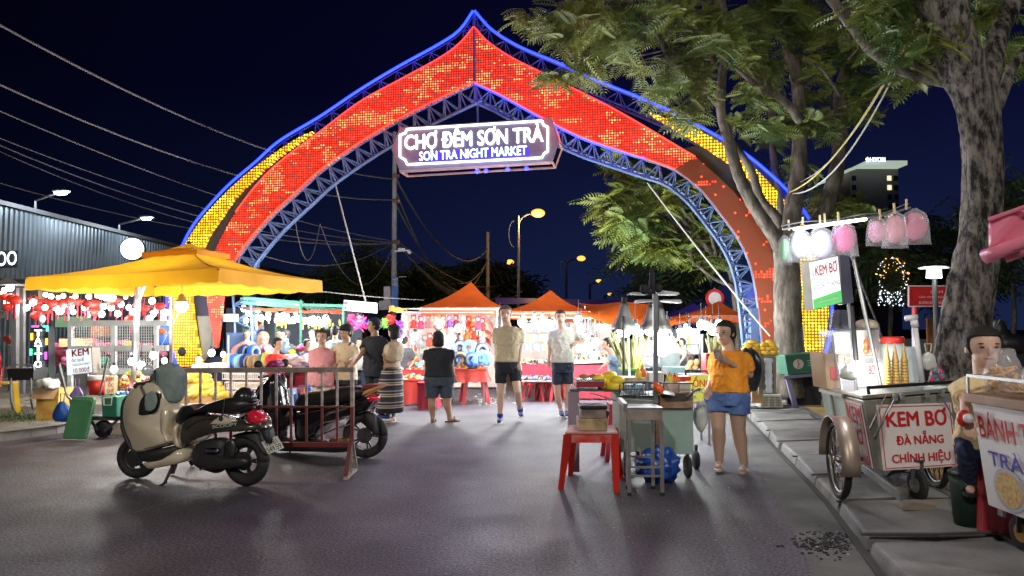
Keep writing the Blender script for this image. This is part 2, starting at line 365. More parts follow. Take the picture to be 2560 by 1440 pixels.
def band(name, o1, o2, m, off=0, th=.1, nn=60, par=gate, o_=None):
    A = resample(crom([gf.p(u, v) for u, v in o1], 6), nn); B = resample(crom([gf.p(u, v) for u, v in o2], 6), nn)
    mb = MB(); mb.uv = []
    vs = []
    for a, b in zip(A, B):
        for q, d in ((a, off), (b, off), (a, off+th), (b, off+th)): vs.append(q+gf.n*d); mb.uv.append(((q-gf.a).dot(gf.d), q.z))
    fs = []
    for i in range(nn-1):
        k = i*4; fs += [(k, k+1, k+5, k+4), (k+2, k+6, k+7, k+3), (k, k+4, k+6, k+2), (k+1, k+3, k+7, k+5)]
    fs += [(0, 2, 3, 1), (nn*4-4, nn*4-3, nn*4-1, nn*4-2)]
    mb.add(vs, fs); o = mb.build(name, m, par); return o, A, B
rlO = [(1184, 68), (1150, 108), (1100, 145), (1000, 200), (900, 255), (800, 330), (700, 405), (640, 465), (590, 530), (560, 580), (537, 630), (520, 690), (515, 728), (525, 800), (536, 868)]
rlI = [(1184, 205), (1100, 245), (1000, 295), (900, 355), (800, 425), (740, 480), (680, 535), (630, 590), (592, 640), (568, 690), (558, 728), (550, 800), (541, 870)]
band('red_lamp_panel', rlO, rlI, redL, nn=90)
rrO = [(1186, 68), (1220, 105), (1280, 145), (1350, 180), (1440, 225), (1520, 265), (1600, 310), (1700, 370), (1738, 392)]
rrI = [(1186, 205), (1260, 240), (1350, 290), (1450, 340), (1550, 375), (1620, 398), (1688, 422)]
band('red_lamp_panel', rrO, rrI, redL, nn=60)
rdO = [(1738, 392), (1760, 410), (1830, 475), (1880, 535), (1920, 600), (1938, 680), (1943, 780), (1942, 820), (1924, 895)]
rdI = [(1688, 422), (1750, 470), (1800, 530), (1850, 600), (1880, 670), (1895, 750), (1906, 850), (1912, 895)]
o, _, _ = band('red_lamp_panel', rdO, rdI, redD, nn=50); o['label'] = 'mostly unlit orange brown lamp panel'
ylO = [(782, 330), (740, 350), (680, 390), (620, 435), (560, 490), (510, 545), (478, 590), (450, 640), (430, 690), (425, 730), (428, 800), (438, 880), (452, 918)]
ylI = [(784, 333), (700, 392), (640, 445), (590, 495), (555, 545), (530, 580), (510, 620), (492, 670), (481, 730), (487, 800), (498, 870), (507, 912)]
band('yellow_lamp_panel', ylO, ylI, yelL, off=-.05)
yrO = [(1625, 283), (1740, 325), (1800, 358), (1860, 398), (1910, 445), (1950, 490), (1990, 535), (2025, 590), (2050, 650), (2066, 740), (2070, 800), (2054, 885)]
yrI = [(1624, 286), (1700, 332), (1760, 368), (1830, 415), (1880, 455), (1915, 500), (1945, 545), (1972, 600), (1990, 660), (1998, 740), (2006, 800), (2016, 888)]
band('yellow_lamp_panel', yrO, yrI, yelL, off=-.05)
blO = [(1183, 28), (1150, 75), (1100, 110), (1000, 165), (900, 225), (800, 292), (700, 352), (640, 405), (570, 465), (510, 530), (480, 570), (458, 612), (432, 670), (419, 740), (420, 800), (430, 870), (446, 925)]
brO = [(1187, 28), (1230, 75), (1300, 118), (1400, 160), (1500, 205), (1600, 245), (1700, 290), (1800, 345), (1870, 390), (1930, 440), (1980, 490), (2025, 550), (2055, 620), (2074, 700), (2080, 780), (2076, 840), (2060, 890)]
band('backing_sheet', blO[7:], rlO[6:-1]+[(540, 868)], darkS, off=.14, th=.03, nn=40)
band('backing_sheet', brO[7:], rrO[7:]+rdO[1:], darkS, off=.14, th=.03, nn=40)
def gtube(name, pts, m, r, off, lo=0, hi=None, nn=70):
    A = resample(crom([gf.p(u, v) for u, v in pts], 6), nn)[lo:hi]
    return MB().tube([a+gf.n*off for a in A], r, 6).build(name, m, gate), A
gtube('neon_tube', blO, blueG, .028, -.02); gtube('neon_tube', brO[:12], blueG, .028, -.02); gtube('neon_tube', brO[12:], blueG, .028, -.02)
gtube('neon_tube', [(1187, 208), (1260, 243), (1350, 293), (1450, 343), (1550, 378), (1612, 394)], blueG, .03, .02)
gtube('neon_tube', rlO[:9], redG, .015, -.02); gtube('neon_tube', rlI[:9], redG, .015, -.02); gtube('neon_tube', rrO, redG, .015, -.02); gtube('neon_tube', rrI, redG, .018, -.02)
def truss(oc, inner, inset, dz, par, r=.035, nn=46, rb=.018):
    A = resample(crom([gf.p(u, v) for u, v in oc], 6), nn); mb = MB(); Q = []
    for i, a in enumerate(A):
        t = (A[min(i+1, nn-1)]-A[max(i-1, 0)]).normalized(); nr = t.cross(gf.n)*inner; Q.append((a+gf.n*.13, a+nr*inset+gf.n*.16, a+nr*inset*.55+gf.n*dz))
    for k in range(3): mb.tube([q[k] for q in Q], r if k else r*.8, 6)
    for i in range(0, nn-2, 2):
        a, b, c = Q[i], Q[i+1], Q[i+2]
        for p, q in ((a[0], b[1]), (b[1], c[0]), (a[0], b[2]), (b[2], c[0]), (a[1], b[2]), (b[2], c[1]), (a[0], a[1])): mb.cyl(p, q, rb, n=5)
    return mb.build('truss', blueS, par), Q
_, QL = truss(rlI[:9]+[(592, 640), (580, 690), (574, 728), (578, 800), (582, 930), (584, 992)], 1, .38, .6, gate, nn=54)
_, QR = truss(rrI+rdI[1:]+[(1915, 960)], -1, .34, .6, gate, nn=54)
truss(blO, 1, .30, .4, gate, r=.022, nn=54, rb=.011); truss(brO, -1, .30, .4, gate, r=.022, nn=50, rb=.011)
def plate(name, pts, m, off, th=.06): return MB().prism([gf.p(u, v)+gf.n*off for u, v in pts], gf.n*th).build(name, m, gate)
plate('foot_sheet', [(560, 832), (612, 832), (618, 996), (556, 996)], blueS, .1, .35)
plate('foot_sheet', [(1880, 770), (1897, 770), (1905, 996), (1878, 996)], blueS, .1, .35)
plate('foot_sheet', [(430, 925), (560, 880), (556, 996), (436, 996)], darkS, .22, .3)
plate('foot_sheet', [(1925, 880), (2075, 885), (2068, 1000), (1930, 1000)], darkS, .22, .3)
plate('junction_box', [(562, 785), (590, 785), (590, 804), (562, 804)], mat('beige_box', (.55, .52, .44), .5), -.06, .16)
plate('grey_panel', [(489, 790), (520, 790), (534, 868), (504, 905)], mat('grey_sheet', (.2, .2, .17), .6), .05)
cc = gf.p(459, 879); MB().lathe(cc+gf.n*(-.03), [(.09, 0), (.1, -.03), (.085, -.05), (.03, -.052)], 20, ax=gf.n).build('speaker', mat('black_rubber', (.012, .012, .014), .6), gate)
MB().cyl(gf.p(1185, 28), gf.p(1185, 205), .03, n=6).build('ridge_post', blueS, gate)
MB().cyl(gf.p(1187, 205)+gf.n*.2, gf.p(1190, 300)+gf.n*.2, .025, n=6).build('hanger_rod', blueS, gate)
for (u, v) in ((640, 505), (1010, 300), (1375, 300)):
    pass
# ---------- hanging name sign ----------
sf = Fr((gf.p(985, 370).x, gf.p(985, 370).y-.35), (gf.p(1397, 350).x, gf.p(1397, 350).y-.42))
sign = thing('gate_sign', 'grey hanging sign with white lit words CHỢ ĐÊM SƠN TRÀ under the gate arch', 'sign', sf.p(1190, 425))
fo = [(999, 318), (1379, 294), (1397, 355), (1380, 404), (998, 427), (979, 372)]
signM = mat('sign_face_mauve', (.13, .11, .14), .5, var=.1)
MB().prism([sf.p(u, v) for u, v in fo], sf.n*.06).build('sign_face', signM, sign, bevel=.01)
fo2 = [(a+sf.n*.55) for a in [sf.p(u, v) for u, v in fo]]; F1 = [sf.p(u, v)+sf.n*.06 for u, v in fo]
mb = MB(); pk = mat('copper_frame', (.5, .3, .24), .35, metal=.5)
for i in range(6): mb.bar(fo2[i], fo2[(i+1) % 6], .035); mb.bar(F1[i], fo2[i], .035)
mb.bar(lerp(F1[3], F1[4], .5), lerp(fo2[3], fo2[4], .5), .035); mb.bar(F1[3]+V((0, 0, -.01)), F1[4]+V((0, 0, -.01)), .04)
mb.build('sign_frame', pk, sign)
whiteG = glow('white_sign_light', (.8, .95, 1), 5); paleG = glow('pale_letter_light', (.6, .88, 1), 4)
bo = [(1026, 322), (1358, 302), (1360, 314), (1368, 320), (1374, 320), (1376, 377), (1368, 380), (1362, 388), (1359, 393), (1026, 412), (1022, 402), (1013, 396), (1006, 396), (1000, 336)]
bo = [(1018, 324), (1356, 303), (1359, 314), (1370, 318), (1370, 379), (1360, 385), (1356, 395), (1019, 412), (1014, 400), (1001, 393), (1001, 338), (1014, 334)]
mb = MB(); pts = [sf.p(u, v)-sf.n*.03 for u, v in bo]
for a, b in zip(pts, pts[1:]+pts[:1]): mb.cyl(a, b, .021, n=6)
mb.build('sign_border_light', whiteG, sign)
bd = Bd(sf.p(1000, 425), sf.p(1378, 404), sf.p(1000, 318))
mb = MB(); bd.text(mb, 'CHỢ ĐÊM SƠN TRÀ', .035, .36, .95, .88, .02, .011); mb.build('sign_lettering', whiteG, sign)
mb = MB(); bd.text(mb, 'SON TRA NIGHT MARKET', .135, .18, .845, .385, .025, .009); mb.build('sign_lettering', paleG, sign)
bp = [sf.p(u, v)-sf.n*.008 for u, v in [(1050, 382), (1320, 366), (1324, 392), (1046, 407)]]
MB().prism(bp, sf.n*.006).build('blue_backlight', glow('blue_backlight', (.03, .0, 1), 1.1), sign)
for u, v in ((1184, 421), (1207, 419), (1262, 415), (1310, 413)):
    c = sf.p(u, v)+sf.n*.3; MB().ball(c, .045, 8, 6).build('blue_spot_lamp', glow('blue_lamp', (.02, .03, 1), 8), sign)
lamp('sign_light', sf.p(1190, 470)-sf.n*1.6, 180, (.42, .36, 1), .3)
lamp('gate_red_light', gf.p(1000, 330)-gf.n*.9, 35, (1, .12, .06), .5); lamp('gate_red_light', gf.p(1400, 300)-gf.n*.9, 35, (1, .12, .06), .5)
rope = mat('pale_rope', (.45, .45, .4), .8)
cable(gf.p(815, 450)+gf.n*.5, P(915, 758, 14.6), 0, .016, rope, 'pale taut guy rope from the left of the arch down to the white light box', name='guy_rope')
cable(gf.p(1620, 450)+gf.n*.3, P(1925, 840, 12.9), .05, .016, rope, 'pale guy rope from the arch down past the mango stand', name='guy_rope')
# ---------- trees ----------
def barkmat(name, c1, c2, sc=9, st=1.0):
    m = bpy.data.materials.new(name); m.use_nodes = True; n = m.node_tree.nodes; l = m.node_tree.links; b = n['Principled BSDF']
    t = n.new('ShaderNodeTexCoord'); mp = n.new('ShaderNodeMapping'); mp.inputs['Scale'].default_value = (1, 1, .35); l.new(t.outputs['Object'], mp.inputs[0])
    a = n.new('ShaderNodeTexNoise'); a.inputs['Scale'].default_value = sc; a.inputs['Detail'].default_value = 8; a.inputs['Roughness'].default_value = .7; l.new(mp.outputs[0], a.inputs['Vector'])
    cr = n.new('ShaderNodeValToRGB'); e = cr.color_ramp.elements; e[0].position = .42; e[0].color = (*c1, 1); e[1].position = .6; e[1].color = (*c2, 1); l.new(a.outputs['Fac'], cr.inputs[0]); l.new(cr.outputs[0], b.inputs['Base Color'])
    b.inputs['Roughness'].default_value = .9; bp = n.new('ShaderNodeBump'); bp.inputs['Strength'].default_value = st; bp.inputs['Distance'].default_value = .06; l.new(a.outputs['Fac'], bp.inputs['Height']); l.new(bp.outputs[0], b.inputs['Normal'])
    return m
def frond(n=9, L=.42):
    v = []; f = []
    for i in range(n):
        t = (i+.6)/n; x = L*t; w = .17*L/.42*math.sin(math.pi*(.18+.72*t))+.02; z = -.10*t*t
        for s in (-1, 1):
            a = (x, 0, z); b = (x+.035+.02*t, s*w*.55, z+.01); c = (x+.06+.03*t, s*w, z-.03); d = (x-.005+.02*t, s*w*.5, z+.0); o = len(v); v += [a, b, c, d]; f.append((o, o+1, o+2, o+3))
    o = len(v); v += [(0, -.004, 0), (L, 0, -.1), (0, .004, 0)]; f.append((o, o+1, o+2)); return np.array(v), f
FV, FF = frond(); FV6, FF6 = frond(5, .42)
def foliage(name, blobs, m, par, seed=1, lite=False, s0=.75, s1=1.25):
    rs = np.random.RandomState(seed); T, TF = (FV6, FF6) if lite else (FV, FF); vs = []; fs = []; off = 0
    for u, v, ru, rv, Y, dy, cnt in blobs:
        sub = max(1, cnt//14); subs = []
        for _ in range(sub):
            d = rs.normal(size=3); d /= np.linalg.norm(d); r = rs.rand()**.4; subs.append(d*r)
        for k in range(cnt):
            d = subs[rs.randint(sub)]+rs.normal(size=3)*.15
            c = P(u+d[0]*ru, v+d[2]*rv, Y+d[1]*dy); s = rs.uniform(s0, s1)
            yaw = rs.uniform(0, 2*math.pi); pit = rs.normal(.15, .35); rol = rs.normal(0, .5)
            M = np.array(Matrix.Rotation(yaw, 3, 'Z') @ Matrix.Rotation(pit, 3, 'Y') @ Matrix.Rotation(rol, 3, 'X'))
            w = (T*s) @ M.T+np.array(c); vs.append(w); fs.extend([tuple(i+off for i in g) for g in TF]); off += len(T)
    me = bpy.data.meshes.new(name); me.from_pydata(np.concatenate(vs).tolist(), [], fs); me.materials.append(m)
    o = bpy.data.objects.new(name, me); C.objects.link(o); o.parent = par; o.matrix_parent_inverse = Matrix.Translation(-par.location); return o
def leafmat(name, c, var=.5):
    m = bpy.data.materials.new(name); m.use_nodes = True; n = m.node_tree.nodes; l = m.node_tree.links; b = n['Principled BSDF']
    t = n.new('ShaderNodeTexCoord'); a = n.new('ShaderNodeTexNoise'); a.inputs['Scale'].default_value = 1.3; a.inputs['Detail'].default_value = 6; l.new(t.outputs['Object'], a.inputs['Vector'])
    cr = n.new('ShaderNodeValToRGB'); e = cr.color_ramp.elements; e[0].position = .35; e[0].color = (c[0]*.55, c[1]*.7, c[2]*.8, 1); e[1].position = .68; e[1].color = (c[0]*1.5, c[1]*1.2, c[2]*.8, 1)
    l.new(a.outputs['Fac'], cr.inputs[0]); l.new(cr.outputs[0], b.inputs['Base Color']); b.inputs['Roughness'].default_value = .5
    tr = n.new('ShaderNodeBsdfTranslucent'); l.new(cr.outputs[0], tr.inputs[0]); mx = n.new('ShaderNodeMixShader'); mx.inputs[0].default_value = .25
    l.new(b.outputs[0], mx.inputs[1]); l.new(tr.outputs[0], mx.inputs[2]); l.new(mx.outputs[0], n['Material Output'].inputs[0]); return m
barkA = barkmat('grey_bark', (.055, .045, .036), (.17, .145, .115), 6, .8)
barkB = barkmat('rough_bark', (.012, .01, .009), (.3, .27, .235), 12, 1.6)
leafA = leafmat('feathery_leaf', (.16, .22, .05)); leafD = leafmat('dark_leaf', (.07, .12, .05))
def limb(mb, pts, Y, r0, r1, dy=0, n=10, wob=.0):
    q = crom([P(u, v, Y+dy*i/(len(pts)-1)) for i, (u, v) in enumerate(pts)], 5); m = len(q); rr = random.Random(int(pts[0][0]+pts[-1][1]))
    mb.tube([p+V((rr.uniform(-1, 1), rr.uniform(-1, 1), 0))*wob for p in q], [lerp(r0, r1, i/(m-1))*(1+rr.uniform(-.06, .06)) for i in range(m)], n)
def tree(name, label, base, group=None): return thing(name, label, 'tree', base, group)
YA = 13.3
tA = tree('flame_tree', 'tall grey barked tree with forked limbs and feathery leaves beside the right gate leg', G(1975, 975, .13))
mb = MB(); limb(mb, [(1972, 992), (1972, 940), (1970, 820), (1968, 700), (1964, 620), (1962, 575)], YA, .27, .2, n=14)
limb(mb, [(1960, 640), (1939, 596), (1902, 541), (1866, 481), (1838, 412), (1820, 344), (1802, 275), (1806, 183), (1815, 92), (1806, 0), (1800, -60)], YA, .14, .05, -.9)
limb(mb, [(1958, 600), (1941, 544), (1902, 498), (1879, 428), (1844, 373), (1825, 350)], YA+.2, .1, .06, .3)
limb(mb, [(1972, 610), (1980, 544), (1988, 486), (1996, 428), (1999, 350), (1999, 296), (1996, 233), (1988, 175), (1968, 117), (1961, 39), (1953, -40)], YA, .17, .08, .5)
limb(mb, [(1975, 640), (2010, 600), (2050, 544), (2081, 467), (2097, 389), (2104, 311), (2100, 233), (2120, 156), (2124, 78), (2128, -20)], YA, .17, .09, .8)
limb(mb, [(1962, 600), (1949, 505), (1933, 389), (1929, 272), (1920, 200)], YA+.6, .09, .05, .6)
mb.build('trunk', barkA, tA, smooth=True)
for pts, r0, r1, dy in (([(1806, 240), (1756, 220), (1710, 183), (1669, 133), (1632, 60), (1572, 0), (1540, -30)], .07, .04, -.8), ([(1805, 180), (1774, 128), (1742, 60), (1705, -20)], .055, .03, .3),
    ([(1815, 82), (1770, 27), (1737, -20)], .05, .03, -.3), ([(2000, 300), (1972, 264), (1933, 233), (1887, 210), (1836, 167)], .09, .03, -.7), ([(1905, 214), (1867, 163), (1848, 128), (1820, 60)], .05, .025, .2),
    ([(1925, 228), (1918, 175), (1910, 117), (1887, 58), (1871, -10)], .05, .03, .5), ([(1802, 275), (1780, 250), (1760, 225), (1750, 200)], .04, .02, 0), ([(1640, 80), (1590, 60), (1540, 95), (1480, 80)], .022, .01, -.4), ([(1660, 125), (1600, 140), (1545, 165), (1470, 172), (1420, 165)], .02, .01, -.5),
    ([(2100, 240), (2075, 200), (2050, 170), (2010, 150)], .03, .015, -.3), ([(2120, 150), (2160, 100), (2190, 40)], .03, .015, -.3), ([(1710, 183), (1665, 200), (1620, 170), (1585, 100), (1560, 60)], .02, .01, -.3), ([(1961, 60), (2000, 20), (2020, -30)], .03, .02, 0)):
    mb = MB(); limb(mb, pts, YA-.3, r0, r1, dy, 8); mb.build('branch', barkA, tA, smooth=True)
bl = [(1380, 40, 95, 55, 12.2, 1.2, 130), (1480, 70, 110, 75, 12.2, 1.5, 200), (1560, 110, 120, 55, 12, 1.5, 190), (1620, 40, 130, 70, 12.5, 1.5, 210), (1395, 178, 60, 28, 12, .5, 40), (1490, 190, 60, 25, 12, .8, 34),
      (1680, 190, 110, 65, 12.2, 1.2, 200), (1750, 90, 110, 90, 12.6, 1.5, 240), (1700, 250, 60, 40, 12.2, .6, 70), (1850, 60, 110, 80, 13, 1.4, 230), (1880, 160, 90, 70, 13.3, 1.2, 190), (1880, 285, 75, 65, 13.2, .9, 130), (1730, 300, 45, 30, 12.3, .5, 45),
      (1980, 50, 90, 70, 13.6, 1.2, 170), (2050, 130, 90, 90, 13.6, 1.2, 190), (2060, 260, 70, 80, 13.8, 1.0, 130), (2150, 60, 100, 70, 13.4, 1.2, 200), (2130, 200, 80, 70, 13.6, 1, 150), (2190, 150, 80, 70, 13.2, 1, 130),
      (1950, 330, 60, 60, 14.2, .7, 80), (2050, 480, 70, 40, 14, .6, 70), (2130, 505, 70, 30, 13.8, .6, 60), (1990, 410, 50, 50, 14.2, .6, 45), (2150, 300, 50, 40, 13.6, .6, 50), (1600, -70, 320, 70, 12.8, 2, 260), (2050, -60, 260, 70, 13.6, 2, 220)]
foliage('crown', [(*b[:6], int(b[6]*.66)) for b in bl], leafA, tA, 3, s0=.6, s1=1.0)
YB = 8.3
tB = tree('rain_tree', 'massive leaning tree with rough cracked bark behind the seated woman and carts', G(2402, 1040, .13))
mb = MB(); pts = [(2402, 1068, 150), (2400, 985, 140), (2400, 880, 122), (2430, 700, 104), (2455, 560, 92), (2457, 400, 88), (2440, 270, 94), (2395, 150, 112), (2350, 20, 128), (2325, -70, 120)]
q = crom([P(u, v, YB) for u, v, w in pts], 6); ws = resample([V((w, 0, 0)) for _, _, w in pts], 200); rr = random.Random(2); rings = []
for i, c in enumerate(q):
    w = pts[min(len(pts)-1, int(i/6))][2]*(1-(i/6) % 1)+pts[min(len(pts)-1, int(i/6)+1)][2]*((i/6) % 1); r = w/2*YB/FPX
    rings.append([c+V((math.cos(t)*r*(1+.10*math.sin(5*t+i*.3)+rr.uniform(-.05, .05)), math.sin(t)*r*(1+rr.uniform(-.06, .06)), math.sin(t*3+i)*.02)) for t in [2*math.pi*k/28 for k in range(28)]])
mb.loft(rings); mb.build('trunk', barkB, tB, smooth=True)
for pts, r0, r1, dy in (([(2385, 195), (2342, 190), (2283, 175), (2225, 152), (2174, 113), (2140, 70), (2108, 35), (2070, -15)], .12, .06, .5), ([(2450, 270), (2475, 180), (2492, 100), (2535, 0), (2550, -50)], .13, .1, .8), ([(2460, 330), (2500, 250), (2530, 170), (2570, 120)], .07, .05, .5)):
    mb = MB(); limb(mb, pts, YB+.1, r0, r1, dy, 10); mb.build('branch', barkA if r0 < .125 and dy == .5 and pts[0][0] < 2400 else barkB, tB, smooth=True)
bl = [(2250, 90, 110, 70, 8.6, .8, 150), (2320, 120, 60, 60, 8.9, .5, 50), (2480, 60, 80, 60, 9.4, .8, 70), (2530, 130, 50, 60, 9.4, .8, 60), (2290, 195, 60, 18, 8.5, .3, 24), (2200, 30, 120, 40, 8.6, .8, 90), (2350, -80, 260, 60, 9, 1.5, 160)]
foliage('crown', bl, leafA, tB, 5, s0=.5, s1=.85)
tC = tree('young_tree', 'slender pale tree with drooping feathery crown behind the gate near the round red sign', G(1849, 900, .1))
YC = 17.5; mb = MB()
limb(mb, [(1850, 960), (1849, 850), (1843, 771), (1835, 713), (1824, 672), (1788, 640), (1740, 590), (1690, 530), (1640, 480), (1600, 440)], YC, .12, .03); limb(mb, [(1824, 672), (1835, 640), (1862, 615), (1880, 590)], YC, .07, .03)
mb.build('trunk', barkA, tC, smooth=True)
for pts in ([(1835, 716), (1788, 698), (1750, 669), (1733, 655), (1727, 610), (1740, 540), (1730, 470)], [(1790, 640), (1770, 560), (1740, 500), (1720, 480)], [(1800, 645), (1810, 600), (1850, 560)], [(1690, 530), (1640, 540), (1600, 530), (1560, 545)], [(1750, 590), (1690, 560), (1640, 500)], [(1740, 560), (1700, 520), (1650, 440)], [(1730, 640), (1700, 600), (1660, 580)]):
    mb = MB(); limb(mb, pts, YC-.1, .05, .02, 0, 7); mb.build('branch', barkA, tC, smooth=True)
foliage('crown', [(1560, 430, 55, 50, 17, 1, 90), (1570, 520, 75, 60, 17, 1, 150), (1620, 590, 80, 60, 17.3, 1, 150), (1660, 480, 90, 60, 17.3, 1, 150), (1740, 520, 90, 80, 17.8, 1, 150), (1720, 610, 90, 60, 18, 1, 120), (1800, 600, 60, 70, 18, 1, 90), (1820, 540, 50, 50, 18, 1, 60)], leafA, tC, 8, s0=.9, s1=1.4)
def bgtree(label, base, blobs, trunk, Y, seed, group='dark trees beyond the market', lf=leafD):
    t = tree('background_tree', label, base, group); mb = MB(); limb(mb, trunk, Y, .004*Y, .002*Y, 0, 7); mb.build('trunk', barkA, t, smooth=True); foliage('crown', blobs, lf, t, seed, True, Y/16, Y/9); return t
bgtree('dark bushy tree behind the slender pale tree above the orange tarpaulins', G(1700, 880), [(1620, 650, 60, 50, 26, 2, 80), (1680, 690, 90, 60, 26, 2, 140), (1760, 660, 90, 80, 27, 2, 150), (1650, 740, 70, 30, 26, 2, 60)], [(1720, 880), (1710, 780), (1690, 720), (1670, 680)], 26, 11)
for k, (u, v, w, h, Y, lb) in enumerate(((910, 690, 60, 65, 42, 'dark tree with upright fronds between the dark shed and the utility pole'), (1040, 720, 50, 45, 48, 'low dark tree just right of the utility pole'), (1110, 715, 60, 50, 50, 'dark tree behind the left orange tent'), (1200, 705, 60, 50, 55, 'dark tree behind the thin grey pole'), (1265, 725, 45, 30, 60, 'dark tree at the far end of the row by the lamp posts'), (830, 720, 45, 35, 36, 'green tree crown above the dark shed roof'))):
    bgtree(lb, P(u, 860, Y), [(u, v, w, h, Y, 2.5, 190), (u, v+40, w*.9, 30, Y, 2.5, 90)], [(u, 860), (u+3, 780), (u-4, 700)], Y, 30+k)
for k, (u, v, w, h, Y, lb) in enumerate(((2150, 640, 60, 100, 34, 'dark tree left of the fairy lit tree'), (2420, 640, 60, 120, 30, 'dark tree behind the park lamp'), (2530, 560, 60, 160, 22, 'dark leafy tree at the right edge beyond the big trunk'), (2330, 620, 70, 90, 38, 'dark tree between the park lamp and the fairy lights'), (2080, 720, 50, 80, 38, 'dark tree behind the lit avocado sign'))):
    bgtree(lb, P(u, 880, Y), [(u, v, w, h, Y, 2.5, 230), (u, v+60, w*.8, h*.6, Y, 2, 90)], [(u, 880), (u+6, 780), (u-3, 660)], Y, 60+k)
ft = bgtree('dark park tree wrapped in white and amber fairy lights', P(2230, 900, 24), [(2230, 640, 50, 40, 24, 1.5, 90), (2200, 700, 40, 40, 24, 1.5, 50)], [(2225, 930), (2225, 840), (2230, 720), (2228, 620)], 24, 80, group=None)
rs = random.Random(5)
for nm, mm_, cnt, (u0, u1, v0, v1) in (('fairy_lights', glow('amber_fairy', (1, .4, .05), 5, False), 60, (2190, 2270, 650, 730)), ('fairy_lights', glow('white_fairy', (.75, .85, 1), 4, False), 150, (2195, 2260, 645, 765))):
    mb = MB()
    for i in range(cnt):
        a = rs.uniform(0, 6.283); k = rs.uniform(.75, 1.05)
        u = 2230+38*k*math.cos(a) if nm and i % 2 else rs.uniform(u0, u1); v = 695+50*k*math.sin(a) if i % 2 else rs.uniform(v1-35, v1)
        if cnt == 60: k = rs.uniform(.5, 1.15); v = 700-52*abs(math.sin(a))*k; u = 2230+40*k*math.cos(a)
        mb.ball(P(u, v, 23.6+rs.uniform(-.8, .8)), rs.uniform(.010, .020), 5, 4)
    o = mb.build(nm, mm_, ft); o['kind'] = 'stuff'
# ---------- far background: shed, hotel, poles, cables, street lamps ----------
def corr(name, col):
    m = bpy.data.materials.new(name); m.use_nodes = True; n = m.node_tree.nodes; l = m.node_tree.links; b = n['Principled BSDF']; b.inputs['Base Color'].default_value = (*col, 1); b.inputs['Roughness'].default_value = .45; b.inputs['Metallic'].default_value = .5
    t = n.new('ShaderNodeTexCoord'); a = n.new('ShaderNodeTexNoise'); a.inputs['Scale'].default_value = 1.2; a.inputs['Detail'].default_value = 6; l.new(t.outputs['Object'], a.inputs['Vector'])
    cr = n.new('ShaderNodeValToRGB'); e = cr.color_ramp.elements; e[0].color = (*[c*.6 for c in col], 1); e[1].color = (*[c*1.4 for c in col], 1); l.new(a.outputs['Fac'], cr.inputs[0]); l.new(cr.outputs[0], b.inputs['Base Color']); return m
shed = thing('metal_shed', 'long dark corrugated metal shed wall along the left side of the market', 'shed', (-14.2, 40, 0))
def hz(y): return 5.0 if y < 39 else 5.0
mb = MB(); pts = []; y = 14.0
while y < 62: pts += [(-14, y), (-14, y+.09), (-14.04, y+.12), (-14.04, y+.18)]; y += .21
a = [V((x, yy, .1)) for x, yy in pts]; b = [V((x, yy, 4.85)) for x, yy in pts]; nP = len(pts)
mb.add(a+b, [(i, i+nP, i+nP+1, i+1) for i in range(nP-1)]); mb.build('wall', corr('corrugated_steel', (.10, .13, .15)), shed)
MB().bx(-20, -13.9, 14, 62, 4.86, 4.98).build('roof', mat('dark_roof', (.05, .055, .06), .6), shed)
MB().bx(-13.93, -13.9, 30, 62, 2.1, 4.3).build('black_panel', mat('black_sheet', (.02, .022, .024), .6), shed)
bd = Bd(V((-13.86, 34, 3.0)), V((-13.86, 43, 3.0)), V((-13.86, 34, 3.6)))
bd.text(mb := MB(), '0905 939 188', .0, .0, 1, 1, .0, .01); mb.build('phone_lettering', mat('pale_lettering', (.5, .52, .5), .6), shed)
def walllamp(u0, v0, u1, v1, label):
    d = 14.2/((1280-u0)/FPX); t = thing('wall_lamp', label, 'lamp', P(u0, v0+20, d), 'white lamps on the shed roof')
    a = P(u0, v0+22, d); b = P(u1, v1, d-.6); MB().tube([a, a+V((0, 0, .25)), lerp(a, b, .5)+V((0, 0, .12)), b], .035, 6).build('arm', mat('galvanised', (.35, .36, .36), .4, metal=.7), t)
    MB().ball(b, (.28, .16, .07), 10, 6).build('lamp_head', mat('galvanised'), t); MB().ball(b-V((0, .02, .05)), (.2, .13, .07), 10, 6).build('bulb', glow('cool_lamp', (.85, .9, 1), 40), t); lamp('wall_light', b+V((.25, -.1, -.25)), 260, (.8, .9, 1), .12)
walllamp(88, 500, 153, 478, 'white lamp on a thin arm above the shed roof, further left'); walllamp(298, 556, 366, 543, 'white lamp on a thin arm above the shed roof, nearer the arch')
c = P(330, 622, 23.5); t = thing('round_lightbox', 'round white lit sign on the shed wall above the yellow umbrella', 'sign', c+V((0, 0, -.4)))
MB().lathe(c, [(.36, .035), (.38, .05), (.38, .2)], 28, ax=(-.25, 1, 0)).build('case', mat('black_rubber'), t); MB().lathe(c, [(.02, .0), (.34, 0), (.345, .03)], 28, ax=(-.25, 1, 0)).build('face', glow('lit_disc', (.9, 1, .88), 3.2), t)
c0, c1 = P(-42, 672, 17), P(44, 668, 17.6); tt = thing('tattoo_shop_sign', 'dark shop sign ending in white lit letters TOO at the left edge', 'sign', P(5, 700, 17.3))
f = Fr(c0, c1); MB().prism([f.p(u, v) for u, v in ((-60, 676), (44, 668), (44, 627), (-60, 624))], f.n*.15).build('board', mat('black_sheet'), tt)
Bd(f.p(-42, 668), f.p(40, 662), f.p(-42, 632)).text(mb := MB(), 'TATTOO', -.6, .0, 1, 1, .03, .00); mb.build('lettering', glow('white_letters', (.8, .88, 1), 5), tt)
f = Fr(P(0, 800, 19), P(48, 800, 19.3)); tt = thing('gold_lettering', 'dull gold letters SH BE on the dark wall under the lanterns', 'sign', f.p(20, 800))
